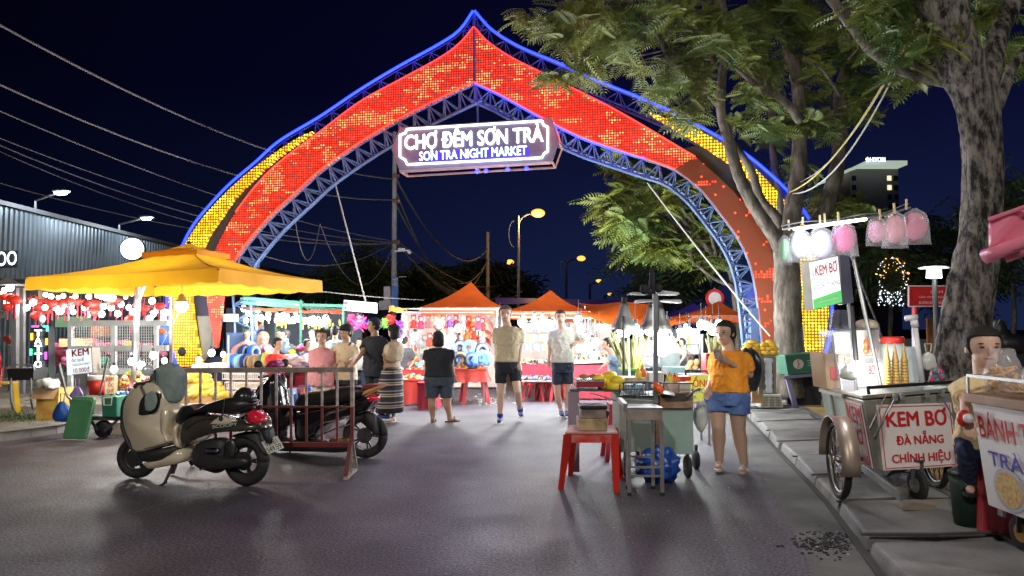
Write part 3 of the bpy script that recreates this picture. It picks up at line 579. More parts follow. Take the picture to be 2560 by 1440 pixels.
Bd(f.p(0, 796), f.p(44, 795), f.p(0, 775)).text(mb := MB(), 'SH BE', 0, 0, 1, 1, .0, .00); mb.build('lettering', mat('dull_gold', (.35, .26, .08), .5), tt)
f = Fr(P(335, 760, 21), P(380, 760, 21)); tt = thing('toilet_sign', 'pale plate reading WC behind the lantern string', 'sign', f.p(358, 768))
MB().prism([f.p(u, v) for u, v in ((338, 768), (378, 768), (378, 744), (338, 744))], f.n*.05).build('board', mat('pale_board', (.4, .38, .36), .6), tt); Bd(f.p(342, 763), f.p(374, 763), f.p(342, 749)).text(mb := MB(), 'WC', 0, 0, 1, 1, .03, .00); mb.build('lettering', mat('dark_grey_paint', (.05, .06, .08), .6), tt)
ht = thing('hotel_tower', 'distant hotel block with a glowing roof canopy and lit name on top', 'building', P(2190, 820, 210))
cw = mat('tower_concrete', (.30, .27, .24), .8, var=.15, vs=.1, emit=None); x0, x1 = P(2128, 600, 210).x, P(2250, 600, 210).x
zt = P(2190, 417, 210).z; zb = 0
MB().bx(x0, x1, 210, 226, 0, zt-.6).build('tower', cw, ht); MB().bx(x0-2.2, x0, 213, 228, 0, zt-5).build('side_wing', cw, ht)
MB().hexa([(x0-2.5, 205, zt-2.2), (x0+3, 206, zt-.3), (x0+3, 228, zt-.3), (x0-2.5, 228, zt-2.2), (x0-2.5, 205, zt-1.6), (x0+3, 206, zt+.3), (x0+3, 228, zt+.3), (x0-2.5, 228, zt-1.6)]).bx(x0+3, x1+.6, 206, 228, zt-.3, zt+.9).build('roof_canopy', glow('lit_canopy', (.75, .9, .75), .5), ht)
mb = MB(); m2 = MB(); rs = random.Random(4)
for k in range(14):
    z = zt-4-k*2.7
    for x in (x0+.6, x1-3.2, x1-1.3): (mb if rs.random() > .12 else m2).bx(x, x+1.2, 209.9, 210, z, z+1.4)
wm = mat('dark_window', (.02, .022, .03), .2)
for k in range(0, len(mb.v), 8):
    q = MB(); q.hexa(mb.v[k:k+8]); q.build('window', wm, ht)
for k in range(0, len(m2.v), 8): q = MB(); q.hexa(m2.v[k:k+8]); q.build('window', glow('lit_window', (1, .8, .5), 1.2, False), ht)
Bd(P(2164, 405, 204), P(2213, 405, 204), P(2164, 393, 204)).text(mb := MB(), '❀HIYORI', 0, 0, 1, 1, 0, .01); mb.build('roof_lettering', glow('blue_white_letters', (.45, .6, 1), 5, False), ht)
# ---------- utility pole and its gear ----------
conc = mat('pole_concrete', (.27, .25, .25), .8, var=.25, vs=4)
YP = 24; up = thing('utility_pole', 'tall concrete utility pole carrying cables, boxes and a blue banner', 'pole', P(984, 930, YP))
MB().cyl(P(984, 932, YP), P(987, 330, YP), .1, .065, 12).build('pole', conc, up)
MB().prism([P(u, v, YP-.16) for u, v in ((959, 763), (976, 763), (976, 716), (959, 716))], V((0, .15, 0))).build('meter_box', mat('grey_box', (.45, .46, .43), .5), up, bevel=.01)
MB().prism([P(u, v, YP-.2) for u, v in ((947, 775), (978, 775), (978, 752), (947, 752))], V((0, .15, 0))).build('meter_box', mat('grey_box'), up, bevel=.01)
bf = [P(u, v, YP-.22) for u, v in ((979, 778), (996, 777), (995, 694), (979, 693))]
MB().prism(bf, V((0, .03, 0))).build('banner', mat('blue_banner', (.04, .2, .55), .5, var=.3, vs=1.2), up); MB().prism([P(u, v, YP-.24) for u, v in ((981, 714), (993, 714), (993, 697), (981, 697))], V((0, .01, 0))).build('banner_label', mat('pale_board'), up)
Bd(P(982, 711, YP-.25), P(992, 711, YP-.25), P(982, 700, YP-.25)).text(mb := MB(), 'K9', 0, 0, 1, 1, 0, .00); mb.build('banner_lettering', mat('navy_paint', (.02, .04, .15), .5), up)
mb = MB(); mb.bar(P(987, 628, YP-.1), P(1023, 626, YP-.1), .05); mb.box(P(1004, 624, YP-.1), (.22, .1, .09)); mb.ball(P(1023, 630, YP-.1), .07, 8, 6); mb.build('camera_arm', mat('white_plastic', (.7, .7, .7), .4), up); MB().bar(P(997, 692, YP-.2), P(1016, 692, YP-.2), .03).build('bracket', conc, up)
for v in (440, 503, 605): mb = MB(); mb.box(P(990, v, YP-.1), (.2, .14, .1)); mb.cyl(P(992, v-4, YP-.1), P(992, v+6, YP-.1), .045, n=8); mb.build('insulator', mat('brown_ceramic', (.12, .06, .04), .3), up)
def pole(u, v0, v1, Y, r, label): MB().cyl(P(u, v0, Y), P(u, v1, Y), r, r*.7, 8).build('thin_pole', conc, None, label, 'pole', 'concrete poles beyond the tents')
pole(1219, 860, 580, 46, .14, 'plain grey pole carrying cables behind the left orange tent'); pole(1286, 850, 664, 60, .15, 'grey pole bundled with looping cables left of the amber lamp mast'); pole(1246, 850, 690, 58, .1, 'short thin grey pole just right of the taller plain pole')
def streetlamp(u, vb, vt, lu, lv, Y, label, bulb=None, es=2.2, col=(1, .42, .06)):
    t = thing('street_lamp', label, 'street lamp', P(u, 820+2775/Y, Y), 'amber street lamps along the road'); gm = mat('galvanised')
    MB().cyl(P(u, 820+2775/Y, Y), P(u, vt, Y), .0022*Y+.02, .0012*Y+.02, 8).build('mast', gm, t)
    a = P(u, vt+(vb-vt)*.28, Y); b = P(lu-4, lv+2, Y-.2); top = P(u, vt+6, Y); s = (b-top).length
    MB().tube(crom([a, lerp(a, top, .8)+V((.04, 0, 0)), lerp(top, b, .45)+V((0, 0, .08*s)), b], 5), .0009*Y+.01, 6).build('arm', gm, t)
    cc = a+V((-.25, 0, .1)); MB().tube([cc+V((math.sin(x)*.0-.0+math.cos(x)*.3, 0, math.sin(x)*.75+.15)) for x in [math.pi*.5+math.pi*k/8 for k in range(9)]], .02, 5).build('scroll', gm, t)
    MB().ball(P(lu, lv-3, Y-.2), (.36, .16, .1), 10, 6).build('lamp_head', gm, t); MB().ball(P(lu, lv, Y-.2), (.40, .25, .25), 12, 8).build('bulb', glow('amber_lamp', col, es), t)
    return t
streetlamp(1296, 740, 540, 1345, 533, 42, 'nearest amber street lamp, tall curved arm above the tents'); streetlamp(1416, 740, 650, 1453, 646, 69, 'second amber street lamp with curved arm right of the tallest one'); streetlamp(1475, 745, 708, 1497, 702, 102, 'small amber street lamp above the blue roof'); streetlamp(1512, 745, 738, 1524, 735, 141, 'farthest tiny amber street lamp just over the blue roof'); streetlamp(1284, 740, 668, 1275, 655, 73, 'amber street lamp on the left of the tallest mast')
lamp('amber_light', P(1345, 540, 41.5), 900, (1, .55, .2), .2)
t = thing('street_lamp', 'assumed street lamp standing out of view behind the photographer, lighting the road', 'street lamp', (-4.6, -5.6, .12)); gm = mat('galvanised')  # assumed post and head, out of view, for the light behind the camera
MB().cyl((-4.6, -5.6, 0), (-4.6, -5.6, 8), .1, .06, 10).build('mast', gm, t); MB().tube([(-4.6, -5.6, 7.9), (-4.3, -5.6, 8.15), (-3.5, -5.5, 8.15)], .035, 6).build('arm', gm, t); MB().ball((-3.25, -5.5, 8.1), (.4, .18, .1), 10, 6).build('lamp_head', gm, t)
t = thing('street_lamp', 'added street lamp out of view on the right pavement to brighten carts and trees', 'street lamp', (7.2, -2.3, .12))  # added post and head for the extra unseen light on the right
MB().cyl((7.2, -2.3, 0), (7.2, -2.3, 8), .1, .06, 10).build('mast', gm, t); MB().tube([(7.2, -2.3, 7.9), (6.9, -2.3, 8.15), (6.3, -2.2, 8.15)], .035, 6).build('arm', gm, t); MB().ball((6.15, -2.2, 8.1), (.4, .18, .1), 10, 6).build('lamp_head', gm, t)
t = thing('park_lamp', 'white park lamp with a flat disc shade on a black post', 'lamp', G(2342, 960, .13)); YL = 11.5
MB().cyl(P(2347, 955, YL), P(2336, 695, YL), .05, .035, 10).build('post', mat('black_paint', (.012, .012, .013), .45), t); MB().cyl(P(2335, 695, YL), P(2335, 668, YL), .11, .1, 16).build('lantern', glow('park_lantern', (.9, 1, 1), 7), t)
MB().lathe(P(2335, 668, YL), [(.02, 0), (.215, -.02), (.22, 0), (.1, .02), (.02, .03)], 24).build('disc_shade', mat('white_plastic'), t); lamp('park_light', P(2335, 680, YL-.25), 45, (.85, 1, .95), .1)
# ---------- cables ----------
cb = mat('cable_grey', (.12, .11, .11), .7)
CL = [((-60, 30), (985, 448), 12, .55, .03, 'thick overhead cable, highest of the ones from the left edge'), ((-60, 185), (985, 500), 12, .55, .024, 'overhead cable, second from the top at the left edge'), ((-60, 252), (985, 603), 13, .35, .018, 'thin overhead cable, third from the top at the left edge'),
      ((-60, 322), (985, 606), 14, .45, .014, 'thin overhead cable, fourth from the top at the left edge'), ((-60, 338), (985, 610), 14.5, .6, .018, 'overhead cable crossing just under the fourth one'), ((-60, 352), (985, 607), 15, .75, .014, 'overhead cable sagging to the arch above the wall lamps'), ((-60, 440), (985, 606), 16, .5, .014, 'lowest overhead cable passing behind the white wall lamp')]
for (a, b, Y, sg, r, lb) in CL: cable(P(*a, Y), P(*b, YP), sg, r*.75, cb, lb)
CR = [((990, 447), (1219, 622), 46, 1.6, .035, 'cable curving from the pole top down to the plain grey pole'), ((990, 480), (1219, 648), 46, 2.6, .03, 'sagging cable, second from the top right of the utility pole'), ((990, 512), (1219, 650), 46, 2.0, .03, 'sagging cable, third from the top right of the utility pole'), ((992, 603), (1286, 690), 60, 1.2, .03, 'cable running to the bundled pole'), ((1219, 622), (1286, 668), 60, .6, .04, 'short cable between the plain pole and the bundled pole'), ((1219, 650), (1290, 672), 60, 1.6, .04, 'slack short cable between the two far poles'), ((1219, 625), (1300, 735), 60, .9, .03, 'cable falling from the plain pole behind the tents'), ((1300, 690), (1380, 745), 70, .4, .03, 'cable falling away from the tallest lamp mast')]
for (a, b, Y, sg, r, lb) in CR:
    Ya = YP if a[0] < 1000 else 46 if a[0] < 1250 else 42
    cable(P(*a, Ya), P(*b, Y), sg, r, cb, lb)
for k in range(7): cable(P(991, 604+k, YP), P(1150+k*26, 728+(k % 3)*9, 40), .5+.12*k, .014, cb, 'thin cable fanning down from the utility pole behind the left tent', 'cables fanning down behind the left tent')
cable(P(733, 520, 17), P(800, 560, 20), 1.1, .012, cb, 'slack loop of cable hanging below the left of the arch'); cable(P(800, 560, 20), P(985, 610, YP), 1.5, .014, cb, 'deep slack cable hanging left of the utility pole')
cable(P(640, 633, 17), P(985, 605, YP), .5, .012, cb, 'cable running low from the arch foot to the utility pole'); cable(P(800, 728, 13), P(1060, 750, 17), .02, .01, cb, 'taut line from the umbrella corner to the left tent'); 
rp = mat('yellow_rope', (.5, .42, .15), .8)
cable(P(2296, 48, 8.2), P(1975, 480, 13), .35, .012, rp, 'yellowish rope hanging from the big trunk to the forked tree'); cable(P(2298, 52, 8.2), P(1982, 484, 13), .5, .012, rope, 'grey rope hanging beside the yellowish one'); cable(P(2240, 160, 9), P(2000, 455, 13), .25, .006, rope, 'thin grey string above the two ropes')
# ---------- signs beyond the gate ----------
t = thing('no_entry_sign', 'round red bordered no vehicles sign beyond the gate', 'road sign', P(1787, 880, 19)); c = P(1787, 746, 19)
MB().cyl(P(1787, 890, 19.1), P(1787, 720, 19.1), .03, n=8).build('post', mat('galvanised'), t); MB().lathe(c, [(.02, 0), (.24, 0), (.24, .02)], 28, ax=(0, 1, 0)).build('disc', mat('sign_red', (.55, .02, .02), .4), t); MB().lathe(c-V((0, .012, 0)), [(.01, 0), (.165, 0), (.165, .01)], 28, ax=(0, 1, 0)).build('centre_disc', mat('sign_white', (.7, .66, .66), .4), t)
f = Fr(P(1835, 770, 18.4), P(1890, 770, 18.2)); t = thing('blue_market_sign', 'blue board with orange letters CHỢ partly behind the right gate leg', 'sign', f.p(1865, 780))
MB().prism([f.p(u, v) for u, v in ((1845, 775), (1905, 775), (1905, 711), (1845, 711))], f.n*.05).build('board', mat('sign_blue', (.02, .045, .45), .5), t); Bd(f.p(1863, 762), f.p(1890, 762), f.p(1863, 744)).text(mb := MB(), 'CHỢ', 0, 0, 1, 1, .03, .01); mb.build('lettering', mat('orange_paint', (.8, .35, .08), .5), t)
MB().bar(f.p(1855, 900)+f.n*.06, f.p(1855, 711)+f.n*.06, .05).bar(f.p(1895, 900)+f.n*.06, f.p(1895, 711)+f.n*.06, .05).build('posts', mat('galvanised'), t)
f = Fr(P(2270, 770, 13.5), P(2385, 770, 13.5)); t = thing('warning_board', 'red board with white warning text on red and white posts by the park lamp', 'sign', f.p(2325, 890))
MB().prism([f.p(u, v) for u, v in ((2271, 766), (2400, 766), (2400, 715), (2271, 715))], f.n*.04).build('board', mat('sign_red'), t); b = Bd(f.p(2271, 766), f.p(2400, 766), f.p(2271, 715)); mb = MB()
for p, q in (((0, 0), (1, 0)), ((1, 0), (1, 1)), ((1, 1), (0, 1)), ((0, 1), (0, 0))): mb.bar(b.p(*p, .012), b.p(*q, .012), .02)
b.text(mb, 'CẤM', .42, .64, .66, .86, .012, .00); b.text(mb, 'CÁC HÌNH THỨC TỤ TẬP', .2, .38, .95, .54, .012, .00); b.text(mb, 'BUÔN BÁN HÀNG RONG', .2, .12, .95, .28, .012, .00); mb.build('lettering', mat('sign_white'), t)
for u in (2292, 2385):
    MB().cyl(f.p(u, 766)+f.n*.07, f.p(u, 792)+f.n*.07, .05, n=10).build('post', mat('sign_red'), t); MB().cyl(f.p(u, 792)+f.n*.07, f.p(u, 945)+f.n*.07, .05, n=10).build('post', mat('sign_white'), t)
# ---------- common market goods ----------
def pl(name, c=(.5, .5, .5), r=.4): return mat(name, c, r, var=.12, coat=.15)
redP = pl('red_plastic', (.62, .03, .02)); yelP = pl('yellow_plastic', (.75, .45, .01)); bluP = pl('blue_plastic', (.02, .12, .55)); grnP = pl('green_plastic', (.02, .2, .1)); whtP = mat('white_plastic'); limeP = pl('lime_plastic', (.25, .6, .05)); navyF = mat('navy_fabric', (.02, .04, .2), .9, bump=.2)
redF = mat('red_cloth', (.3, .015, .03), .85, bump=.4, bs=12); cream = mat('cream_cloth', (.62, .55, .42), .9, bump=.2, bs=15)
galv = mat('galvanised'); blk = mat('black_rubber'); blkP = mat('black_paint'); card = mat('cardboard', (.42, .27, .14), .8)
bulbM = glow('bulb_white', (1, .97, .92), 36); bulbW = glow('bulb_warm', (1, .72, .42), 14); bulbC = glow('bulb_cool', (.85, .95, 1), 60)
fruitY = mat('ripe_mango', (.75, .47, .05), .45, var=.3, vs=12)
def bulb_proto(m, r, label, grp):
    t = thing('hanging_bulb', label, 'bulb', (0, 0, 0), grp)
    MB().ball((0, 0, 0), (r, r, r*1.15), 10, 7).build('glass', m, t); MB().cyl((0, 0, r*.9), (0, 0, r*2), r*.45, n=8).build('socket', blk, t); MB().cyl((0, 0, r*2), (0, 0, r*2+.22), .005, n=4).build('cord', blk, t); return t
def scatter_bulbs(proto, pts, Y, dY=.5, seed=1, s=(.8, 1.15)):
    rs = random.Random(seed)
    for i, q in enumerate(pts):
        c = P(q[0], q[1], (q[2] if len(q) > 2 else Y+rs.uniform(-dY, dY))); o = proto if i == 0 else dup(proto, label=None); o.location = c; k = rs.uniform(*s); o.scale = (k, k, k)
Z7 = lambda L: [(x/3.6, 680+y/3.6) for x, y in L]; Z8 = lambda L: [(400+x/4.8, 640+y/4.8) for x, y in L]
scatter_bulbs(bulb_proto(bulbM, .06, 'round white bulb hanging among the red lanterns of the left stall', 'white bulbs of the lantern stall'), Z7([(90, 140), (60, 270), (240, 320), (300, 275), (405, 320), (500, 320), (565, 310), (635, 305), (540, 350), (660, 360), (765, 315), (795, 380), (915, 380), (930, 310), (1000, 320), (985, 235), (930, 165), (1185, 190), (1090, 290), (1160, 320), (1195, 360), (1060, 375), (1370, 260), (1400, 350), (1375, 380), (1345, 420), (1465, 420), (1470, 355), (1495, 365), (950, 230), (1015, 235)]), 14.6, .8)
scatter_bulbs(bulb_proto(bulbW, .05, 'small warm bulb in the upper row above the red lanterns', 'warm bulbs of the lantern stall'), Z7([(40, 165), (130, 140), (410, 205), (460, 220), (525, 230), (570, 215), (640, 240), (680, 218), (800, 220), (870, 215), (910, 222), (1130, 222), (230, 110), (5, 200), (120, 210)]), 15.8, .5)
scatter_bulbs(bulb_proto(bulbM, .06, 'white bulb hanging under the green framed canopy', 'bulbs under the green canopy'), Z8([(1005, 630), (1060, 690), (1120, 660), (1170, 655), (1030, 775), (1120, 740), (1160, 735), (1215, 745), (1300, 700), (1300, 745), (1410, 715), (1400, 770), (1480, 715), (1470, 760), (1530, 720), (1540, 775), (1600, 770), (1625, 705), (1660, 755), (1740, 775), (1800, 770), (1840, 760), (1800, 800), (1860, 810), (1900, 800), (1940, 810), (1990, 740), (2000, 780), (1970, 815), (1900, 770)]), 16.6, .7, 2)
scatter_bulbs(bulb_proto(bulbC, .055, 'bright bulb standing over the fruit and tray tables', 'bright bulbs over the fruit tables'), [(285, 923, 10.9), (336, 886, 12), (329, 904, 11.2), (353, 913, 11.3), (383, 888, 12), (411, 902, 12), (558, 886, 12.8), (529, 882, 13.2), (497, 900, 12.8)], 12, 0, 3)
def lantern(label, r=.11, flat=.75):
    t = thing('red_lantern', label, 'lantern', (0, 0, 0), 'red lanterns of the left stall')
    MB().lathe((0, 0, 0), [(.02, -r*flat), (r*.6, -r*flat*.8), (r, -r*.2), (r, r*.2), (r*.6, r*flat*.8), (.02, r*flat)], 12).build('shade', mat('red_silk', (.65, .03, .02), .5, emit=(1, .05, .02), es=.25), t, smooth=True)
    MB().cyl((0, 0, -r*flat), (0, 0, -r*flat-.03), .02, n=6).cyl((0, 0, -r*flat-.03), (0, 0, -r*flat-.24), .012, .018, 6).build('tassel', redF, t); MB().cyl((0, 0, r*flat), (0, 0, r*flat+.2), .005, n=4).build('cord', blk, t); return t
L0 = lantern('round red silk lantern with tassel hanging among white bulbs'); rs = random.Random(3)
for i, (u, v) in enumerate(Z7([(110, 230), (60, 225), (30, 222), (135, 255), (70, 310), (300, 240), (380, 275), (345, 315), (430, 275), (470, 285), (430, 355), (325, 390), (545, 280), (700, 270), (850, 290), (860, 360), (1180, 425), (620, 270), (1060, 260), (780, 290), (1240, 300), (1300, 330), (1000, 270), (1440, 310)])):
    o = L0 if i == 0 else dup(L0); o.location = P(u, v, 14.3+rs.uniform(-.7, .8)); k = rs.uniform(.7, 1.1); o.scale = (k, k, k)
mb = MB()
for k in range(55): u, v = rs.uniform(110, 425), rs.uniform(735, 775); c = P(u, v, 14.5+rs.uniform(-.6, .8)); mb.bar(c, c-V((rs.uniform(-.03, .03), 0, rs.uniform(.15, .35))), .012)
mb.build('red_streamers', redF, None, 'thin red paper streamers dangling between the lanterns', 'streamers', kind='stuff')
mb = MB()
for k in range(40): u, v = rs.uniform(612, 860), rs.uniform(800, 818); c = P(u, v, 16+rs.uniform(-.4, .6)); mb.box(c, (.03, .006, rs.uniform(.08, .16)))
mb.build('paper_tags', mat('yellow_tag', (.7, .65, .15), .7), None, 'small yellow and white tags dangling under the bulbs of the green canopy', 'tags', kind='stuff')
mb = MB()
for k in range(34): u = 610+k*7.3; c = P(u, 772+rs.uniform(-4, 4)+k*.25, 16.2); mb.ball(c, (.11, .05, .03), 6, 4)
mb.build('red_garland', mat('orange_tinsel', (.6, .1, .04), .6), None, 'red orange garland strung under the green canopy', 'garland')
st = thing('lantern_stall', 'dark framed stall under string lights and red lanterns at the left', 'stall', P(210, 960, 15))
def post(par, u, v0, v1, Y, w=.06, m=galv, name='post'): MB().bar(P(u, v0, Y), P(u, v1, Y), w).build(name, m, par)
post(st, 38, 700, 985, 14.6, .1); post(st, 57, 700, 985, 14.8, .07); post(st, 104, 690, 960, 16, .09); post(st, 428, 715, 960, 15.6, .06)
mb = MB()
for v, Y in ((716, 14.5), (722, 15.5), (729, 16.5), (705, 14)): mb.bar(P(-20, v, Y), P(430, v+4, Y), .05)
mb.build('roof_rails', mat('dark_steel', (.08, .09, .1), .5, metal=.4), st)
MB().prism([P(-40, 700, 14), P(430, 716, 14), P(430, 728, 17.5), P(-40, 712, 17.5)], V((0, 0, .04))).build('roof', mat('dark_roof'), st)
MB().prism([P(-20, 712, 13.9), P(16, 694, 13.9), P(48, 710, 13.9)], V((0, .9, 0))).build('canvas_peak', mat('grey_canvas', (.22, .2, .18), .8), st)
rk = thing('mesh_rack', 'white wire mesh display rack behind the ice cream cart', 'rack', P(290, 985, 13.6)); wp = mat('rack_white', (.72, .74, .72), .45)
f = Fr(P(170, 960, 13.8), P(425, 960, 13.4)); mb = MB()
for v in (808, 871, 929): mb.bar(f.p(172, v), f.p(420, v-1), .06, .1)
for u in (176, 285, 390): mb.bar(f.p(u, 806), f.p(u, 990), .07)
mb.build('frame', wp, rk); mb = MB()
for u in range(180, 386, 6): mb.bar(f.p(u, 813), f.p(u, 864), .008); mb.bar(f.p(u, 876), f.p(u, 925), .008)
for v in list(range(816, 866, 7))+list(range(879, 925, 7)): mb.bar(f.p(178, v), f.p(388, v), .008)
mb.build('wire_mesh', wp, rk)
for u in (178, 283, 391): MB().prism([f.p(u-8, 806), f.p(u+8, 806), f.p(u+3, 822), f.p(u-3, 822)], f.n*.05).build('bracket', wp, rk)
def blob(name, m, u, v, Y, ru, rv, label, cat, seed=1, lumps=9, rd=.3, smooth=True, vox=.03, group=None, kind=None):
    r = random.Random(seed); mb = MB(); k = Y/FPX
    for _ in range(lumps): mb.ball(P(u+r.uniform(-.6, .6)*ru, v+r.uniform(-.45, .5)*rv, Y+r.uniform(-.5, .5)*rd), (ru*k*r.uniform(.3, .55), rd*r.uniform(.4, .7), rv*k*r.uniform(.3, .6)), 10, 7, Matrix.Rotation(r.uniform(-.6, .6), 3, 'Y'))
    return mb.build(name, m, None, label, cat, group, kind, smooth=True, remesh=vox)
def crumple(o, s=.05, sz=.12):
    tx = bpy.data.textures.get('crumple') or bpy.data.textures.new('crumple', 'CLOUDS'); tx.noise_scale = sz
    q = o.modifiers.new('crumple', 'DISPLACE'); q.texture = tx; q.strength = s; q.texture_coords = 'GLOBAL' if False else 'LOCAL'; return o
mar = mat('maroon_tarp', (.3, .05, .1), .6, bump=.6, bs=6)
crumple(blob('tarpaulin_heap', mar, 150, 888, 15, 34, 30, 'maroon tarpaulin heap beside the tattoo light column', 'tarpaulin', 2), .1); crumple(blob('tarpaulin_heap', mar, 320, 868, 15.2, 100, 12, 'long maroon tarpaulin bundle behind the mesh rack', 'tarpaulin', 3, 16), .06); crumple(blob('tarpaulin_heap', mar, 400, 880, 15, 22, 24, 'maroon tarpaulin heap under the blue barrel', 'tarpaulin', 4), .08)
def boxth(name, u0, v0, u1, v1, Y, d, m, label, cat, bev=.008, group=None):
    a, b = P(u0, v1, Y), P(u1, v0, Y); return MB().bx(a.x, b.x, Y, Y+d, a.z, b.z).build(name, m, None, label, cat, group, bevel=bev)
boxth('cardboard_box', 146, 847, 204, 868, 14.6, .4, card, 'brown cardboard box on the shelf behind the mesh rack', 'box'); boxth('carton', 305, 853, 322, 868, 14.4, .3, mat('orange_carton', (.6, .35, .1), .7), 'small orange carton behind the right half of the mesh rack', 'box')
boxth('green_basket', 240, 893, 266, 912, 14.6, .3, grnP, 'green plastic basket low behind the mesh rack', 'basket'); boxth('wooden_cabinet', 225, 805, 256, 842, 15.6, .5, mat('brown_wood', (.25, .11, .05), .6), 'brown wooden cabinet behind the left half of the mesh rack', 'cabinet')
boxth('green_menu_board', 137, 791, 226, 818, 17, .05, mat('mint_board', (.25, .5, .3), .6), 'mint green menu board under the lanterns', 'board')
t = thing('water_barrel', 'blue water barrel behind the right end of the mesh rack', 'barrel', P(402, 862, 15)); MB().lathe(P(402, 862, 15), [(.02, 0), (.13, 0), (.14, .05), (.14, .38), (.1, .46), (.05, .47)], 16).build('body', bluP, t, smooth=True); MB().cyl(P(402, 862, 15)+V((0, 0, .46)), P(402, 862, 15)+V((0, 0, .5)), .05, n=10).build('cap', whtP, t)
blob('inflatable_toy', mat('orange_vinyl', (.75, .18, .05), .3), 405, 828, 14.2, 18, 11, 'orange inflatable toy hanging in front of the blue barrel', 'toy', 4, 6, .12)
# TATTOO light column
t = thing('tattoo_light_column', 'tall black column with white lit letters TATTOO and coloured neon edges', 'sign', P(102, 945, 13.3)); f = Fr(P(80, 945, 13.4), P(125, 945, 13.2))
MB().prism([f.p(u, v) for u, v in ((82, 945), (122, 945), (120, 815), (84, 815))], f.n*.12).build('column', blkP, t)
for i, ch in enumerate('TATTOO'): Bd(f.p(90, 838+i*19.6), f.p(107, 838+i*19.6), f.p(90, 822+i*19.6)).text(mb := MB(), ch, 0, 0, 1, 1, .02, .02) if False else None
mb = MB()
for i, ch in enumerate('TATTOO'): Bd(f.p(91, 841+i*19.4), f.p(108, 841+i*19.4), f.p(91, 825+i*19.4)).text(mb, ch, 0, 0, 1, 1, .03, .02)
mb.build('lettering', glow('white_letters'), t)
for nm, c, segs in (('green', (.05, 1, .4), [((112, 816), (121, 816)), ((121, 816), (121, 828)), ((80, 872), (80, 888)), ((116, 918), (116, 935))]), ('orange', (1, .45, .02), [((82, 833), (82, 850)), ((119, 846), (119, 862))]), ('purple', (.5, .05, 1), [((83, 816), (98, 816)), ((117, 880), (117, 898)), ((79, 918), (79, 926))])):
    for a, b in segs: MB().cyl(f.p(*a)-f.n*.02, f.p(*b)-f.n*.02, .018, n=6).build('neon_edge', glow('neon_'+nm, c, 5), t)
c = f.p(104, 797); MB().lathe(c, [(.01, 0), (.062, 0), (.07, .03)], 20, ax=f.n).build('round_light', glow('pale_round', (.75, 1, .95), 1.1), t); MB().cyl(f.p(104, 806), f.p(104, 816), .008, n=5).build('stem', galv, t)
t = thing('menu_stand', 'thin stand holding a tilted dark red menu board at the left edge', 'stand', G(22, 975, .12)); MB().bar(G(22, 975, .12), P(22, 862, 15), .03).build('post', galv, t); MB().prism([P(3, 843, 15), P(22, 842, 15), P(39, 864, 15), P(16, 860, 15)], V((0, .02, .02))).build('board', mat('maroon_board', (.25, .04, .03), .5), t)
def plastic_chair(name, label, base, rz, m, s=1.0, group=None):
    t = thing(name, label, 'chair', (0, 0, 0), group)
    MB().ell([(0, 0, .42, .2, .19), (0, 0, .445, .21, .2)], 20).build('seat', m, t, bevel=.008)
    pts = [V((.19*math.cos(a), .19*math.sin(a)*.35+.16, .45)) for a in (0,)]
    ring = [V((.165*math.cos(a), .19+.02*math.sin(a), .65+.19*math.sin(a))) for a in [math.pi*2*k/18 for k in range(18)]]
    mb = MB(); mb.tube(ring+[ring[0]], .03, 7); mb.bar((-.05, .2, .5), (-.05, .2, .82), .03, .02); mb.bar((.05, .2, .5), (.05, .2, .82), .03, .02); mb.bar((-.14, .19, .43), (-.14, .2, .6), .05, .03); mb.bar((.14, .19, .43), (.14, .2, .6), .05, .03); mb.build('backrest', m, t)
    for x in (-1, 1):
        for y in (-1, 1): MB().bar((x*.16, y*.15, .43), (x*.2, y*.2, 0), .055, .04).build('leg', m, t)
    t.location = base; t.rotation_euler = (0, 0, rz); t.scale = (s, s, s); return t
plastic_chair('plastic_chair', 'yellow plastic chair with an oval open backrest at the left edge', G(4, 1032, .12), 2.2, yelP, 1.12); plastic_chair('plastic_chair', 'red plastic chair behind the yellow one at the left edge', G(12, 965, .12), 2.6, redP, 1.0)
t = thing('grill_trough', 'black charcoal grill trough on curved steel legs at the left', 'grill', G(52, 1030, .12)); YG = 11.4
MB().prism([P(17, 922, YG), P(84, 920, YG), P(84, 950, YG), P(20, 951, YG)], V((0, .35, 0))).build('trough', blkP, t, bevel=.01)
for u in (28, 78): MB().tube([P(u, 945, YG), P(u, 1005, YG), P(u+4, 1022, YG+.1), P(u-2, 1000, YG+.35), P(u-2, 945, YG+.35)], .013, 6).build('leg', galv, t)
MB().tube([P(18, 922, YG), P(22, 914, YG), P(40, 912, YG), P(84, 912, YG), P(86, 925, YG)], .012, 6).build('rail', galv, t)
t = thing('fruit_carton', 'open cardboard carton with yellow printed side on the left pavement', 'box', G(120, 1018, .12)); YB2 = 11.2
a, b = P(90, 1016, YB2), P(147, 972, YB2); MB().bx(a.x, b.x, YB2, YB2+.35, .125, b.z).build('body', mat('yellow_print', (.6, .42, .08), .6, dirt=(.5, .12, .04), vs=6), t); MB().prism([V((a.x-.02, YB2-.12, b.z-.14)), V((b.x, YB2-.12, b.z-.14)), V((b.x, YB2, b.z)), V((a.x, YB2, b.z))], V((0, .01, .01))).build('flap', card, t)
crumple(blob('plastic_bag', mat('clear_white_bag', (.6, .62, .58), .3), 123, 958, 11.3, 30, 17, 'white crumpled plastic bag on the open fruit carton', 'bag', 6, 9, .25), .08)
boxth('cardboard_box', 140, 970, 168, 1012, 11.6, .3, card, 'plain cardboard box beside the open fruit carton', 'box')
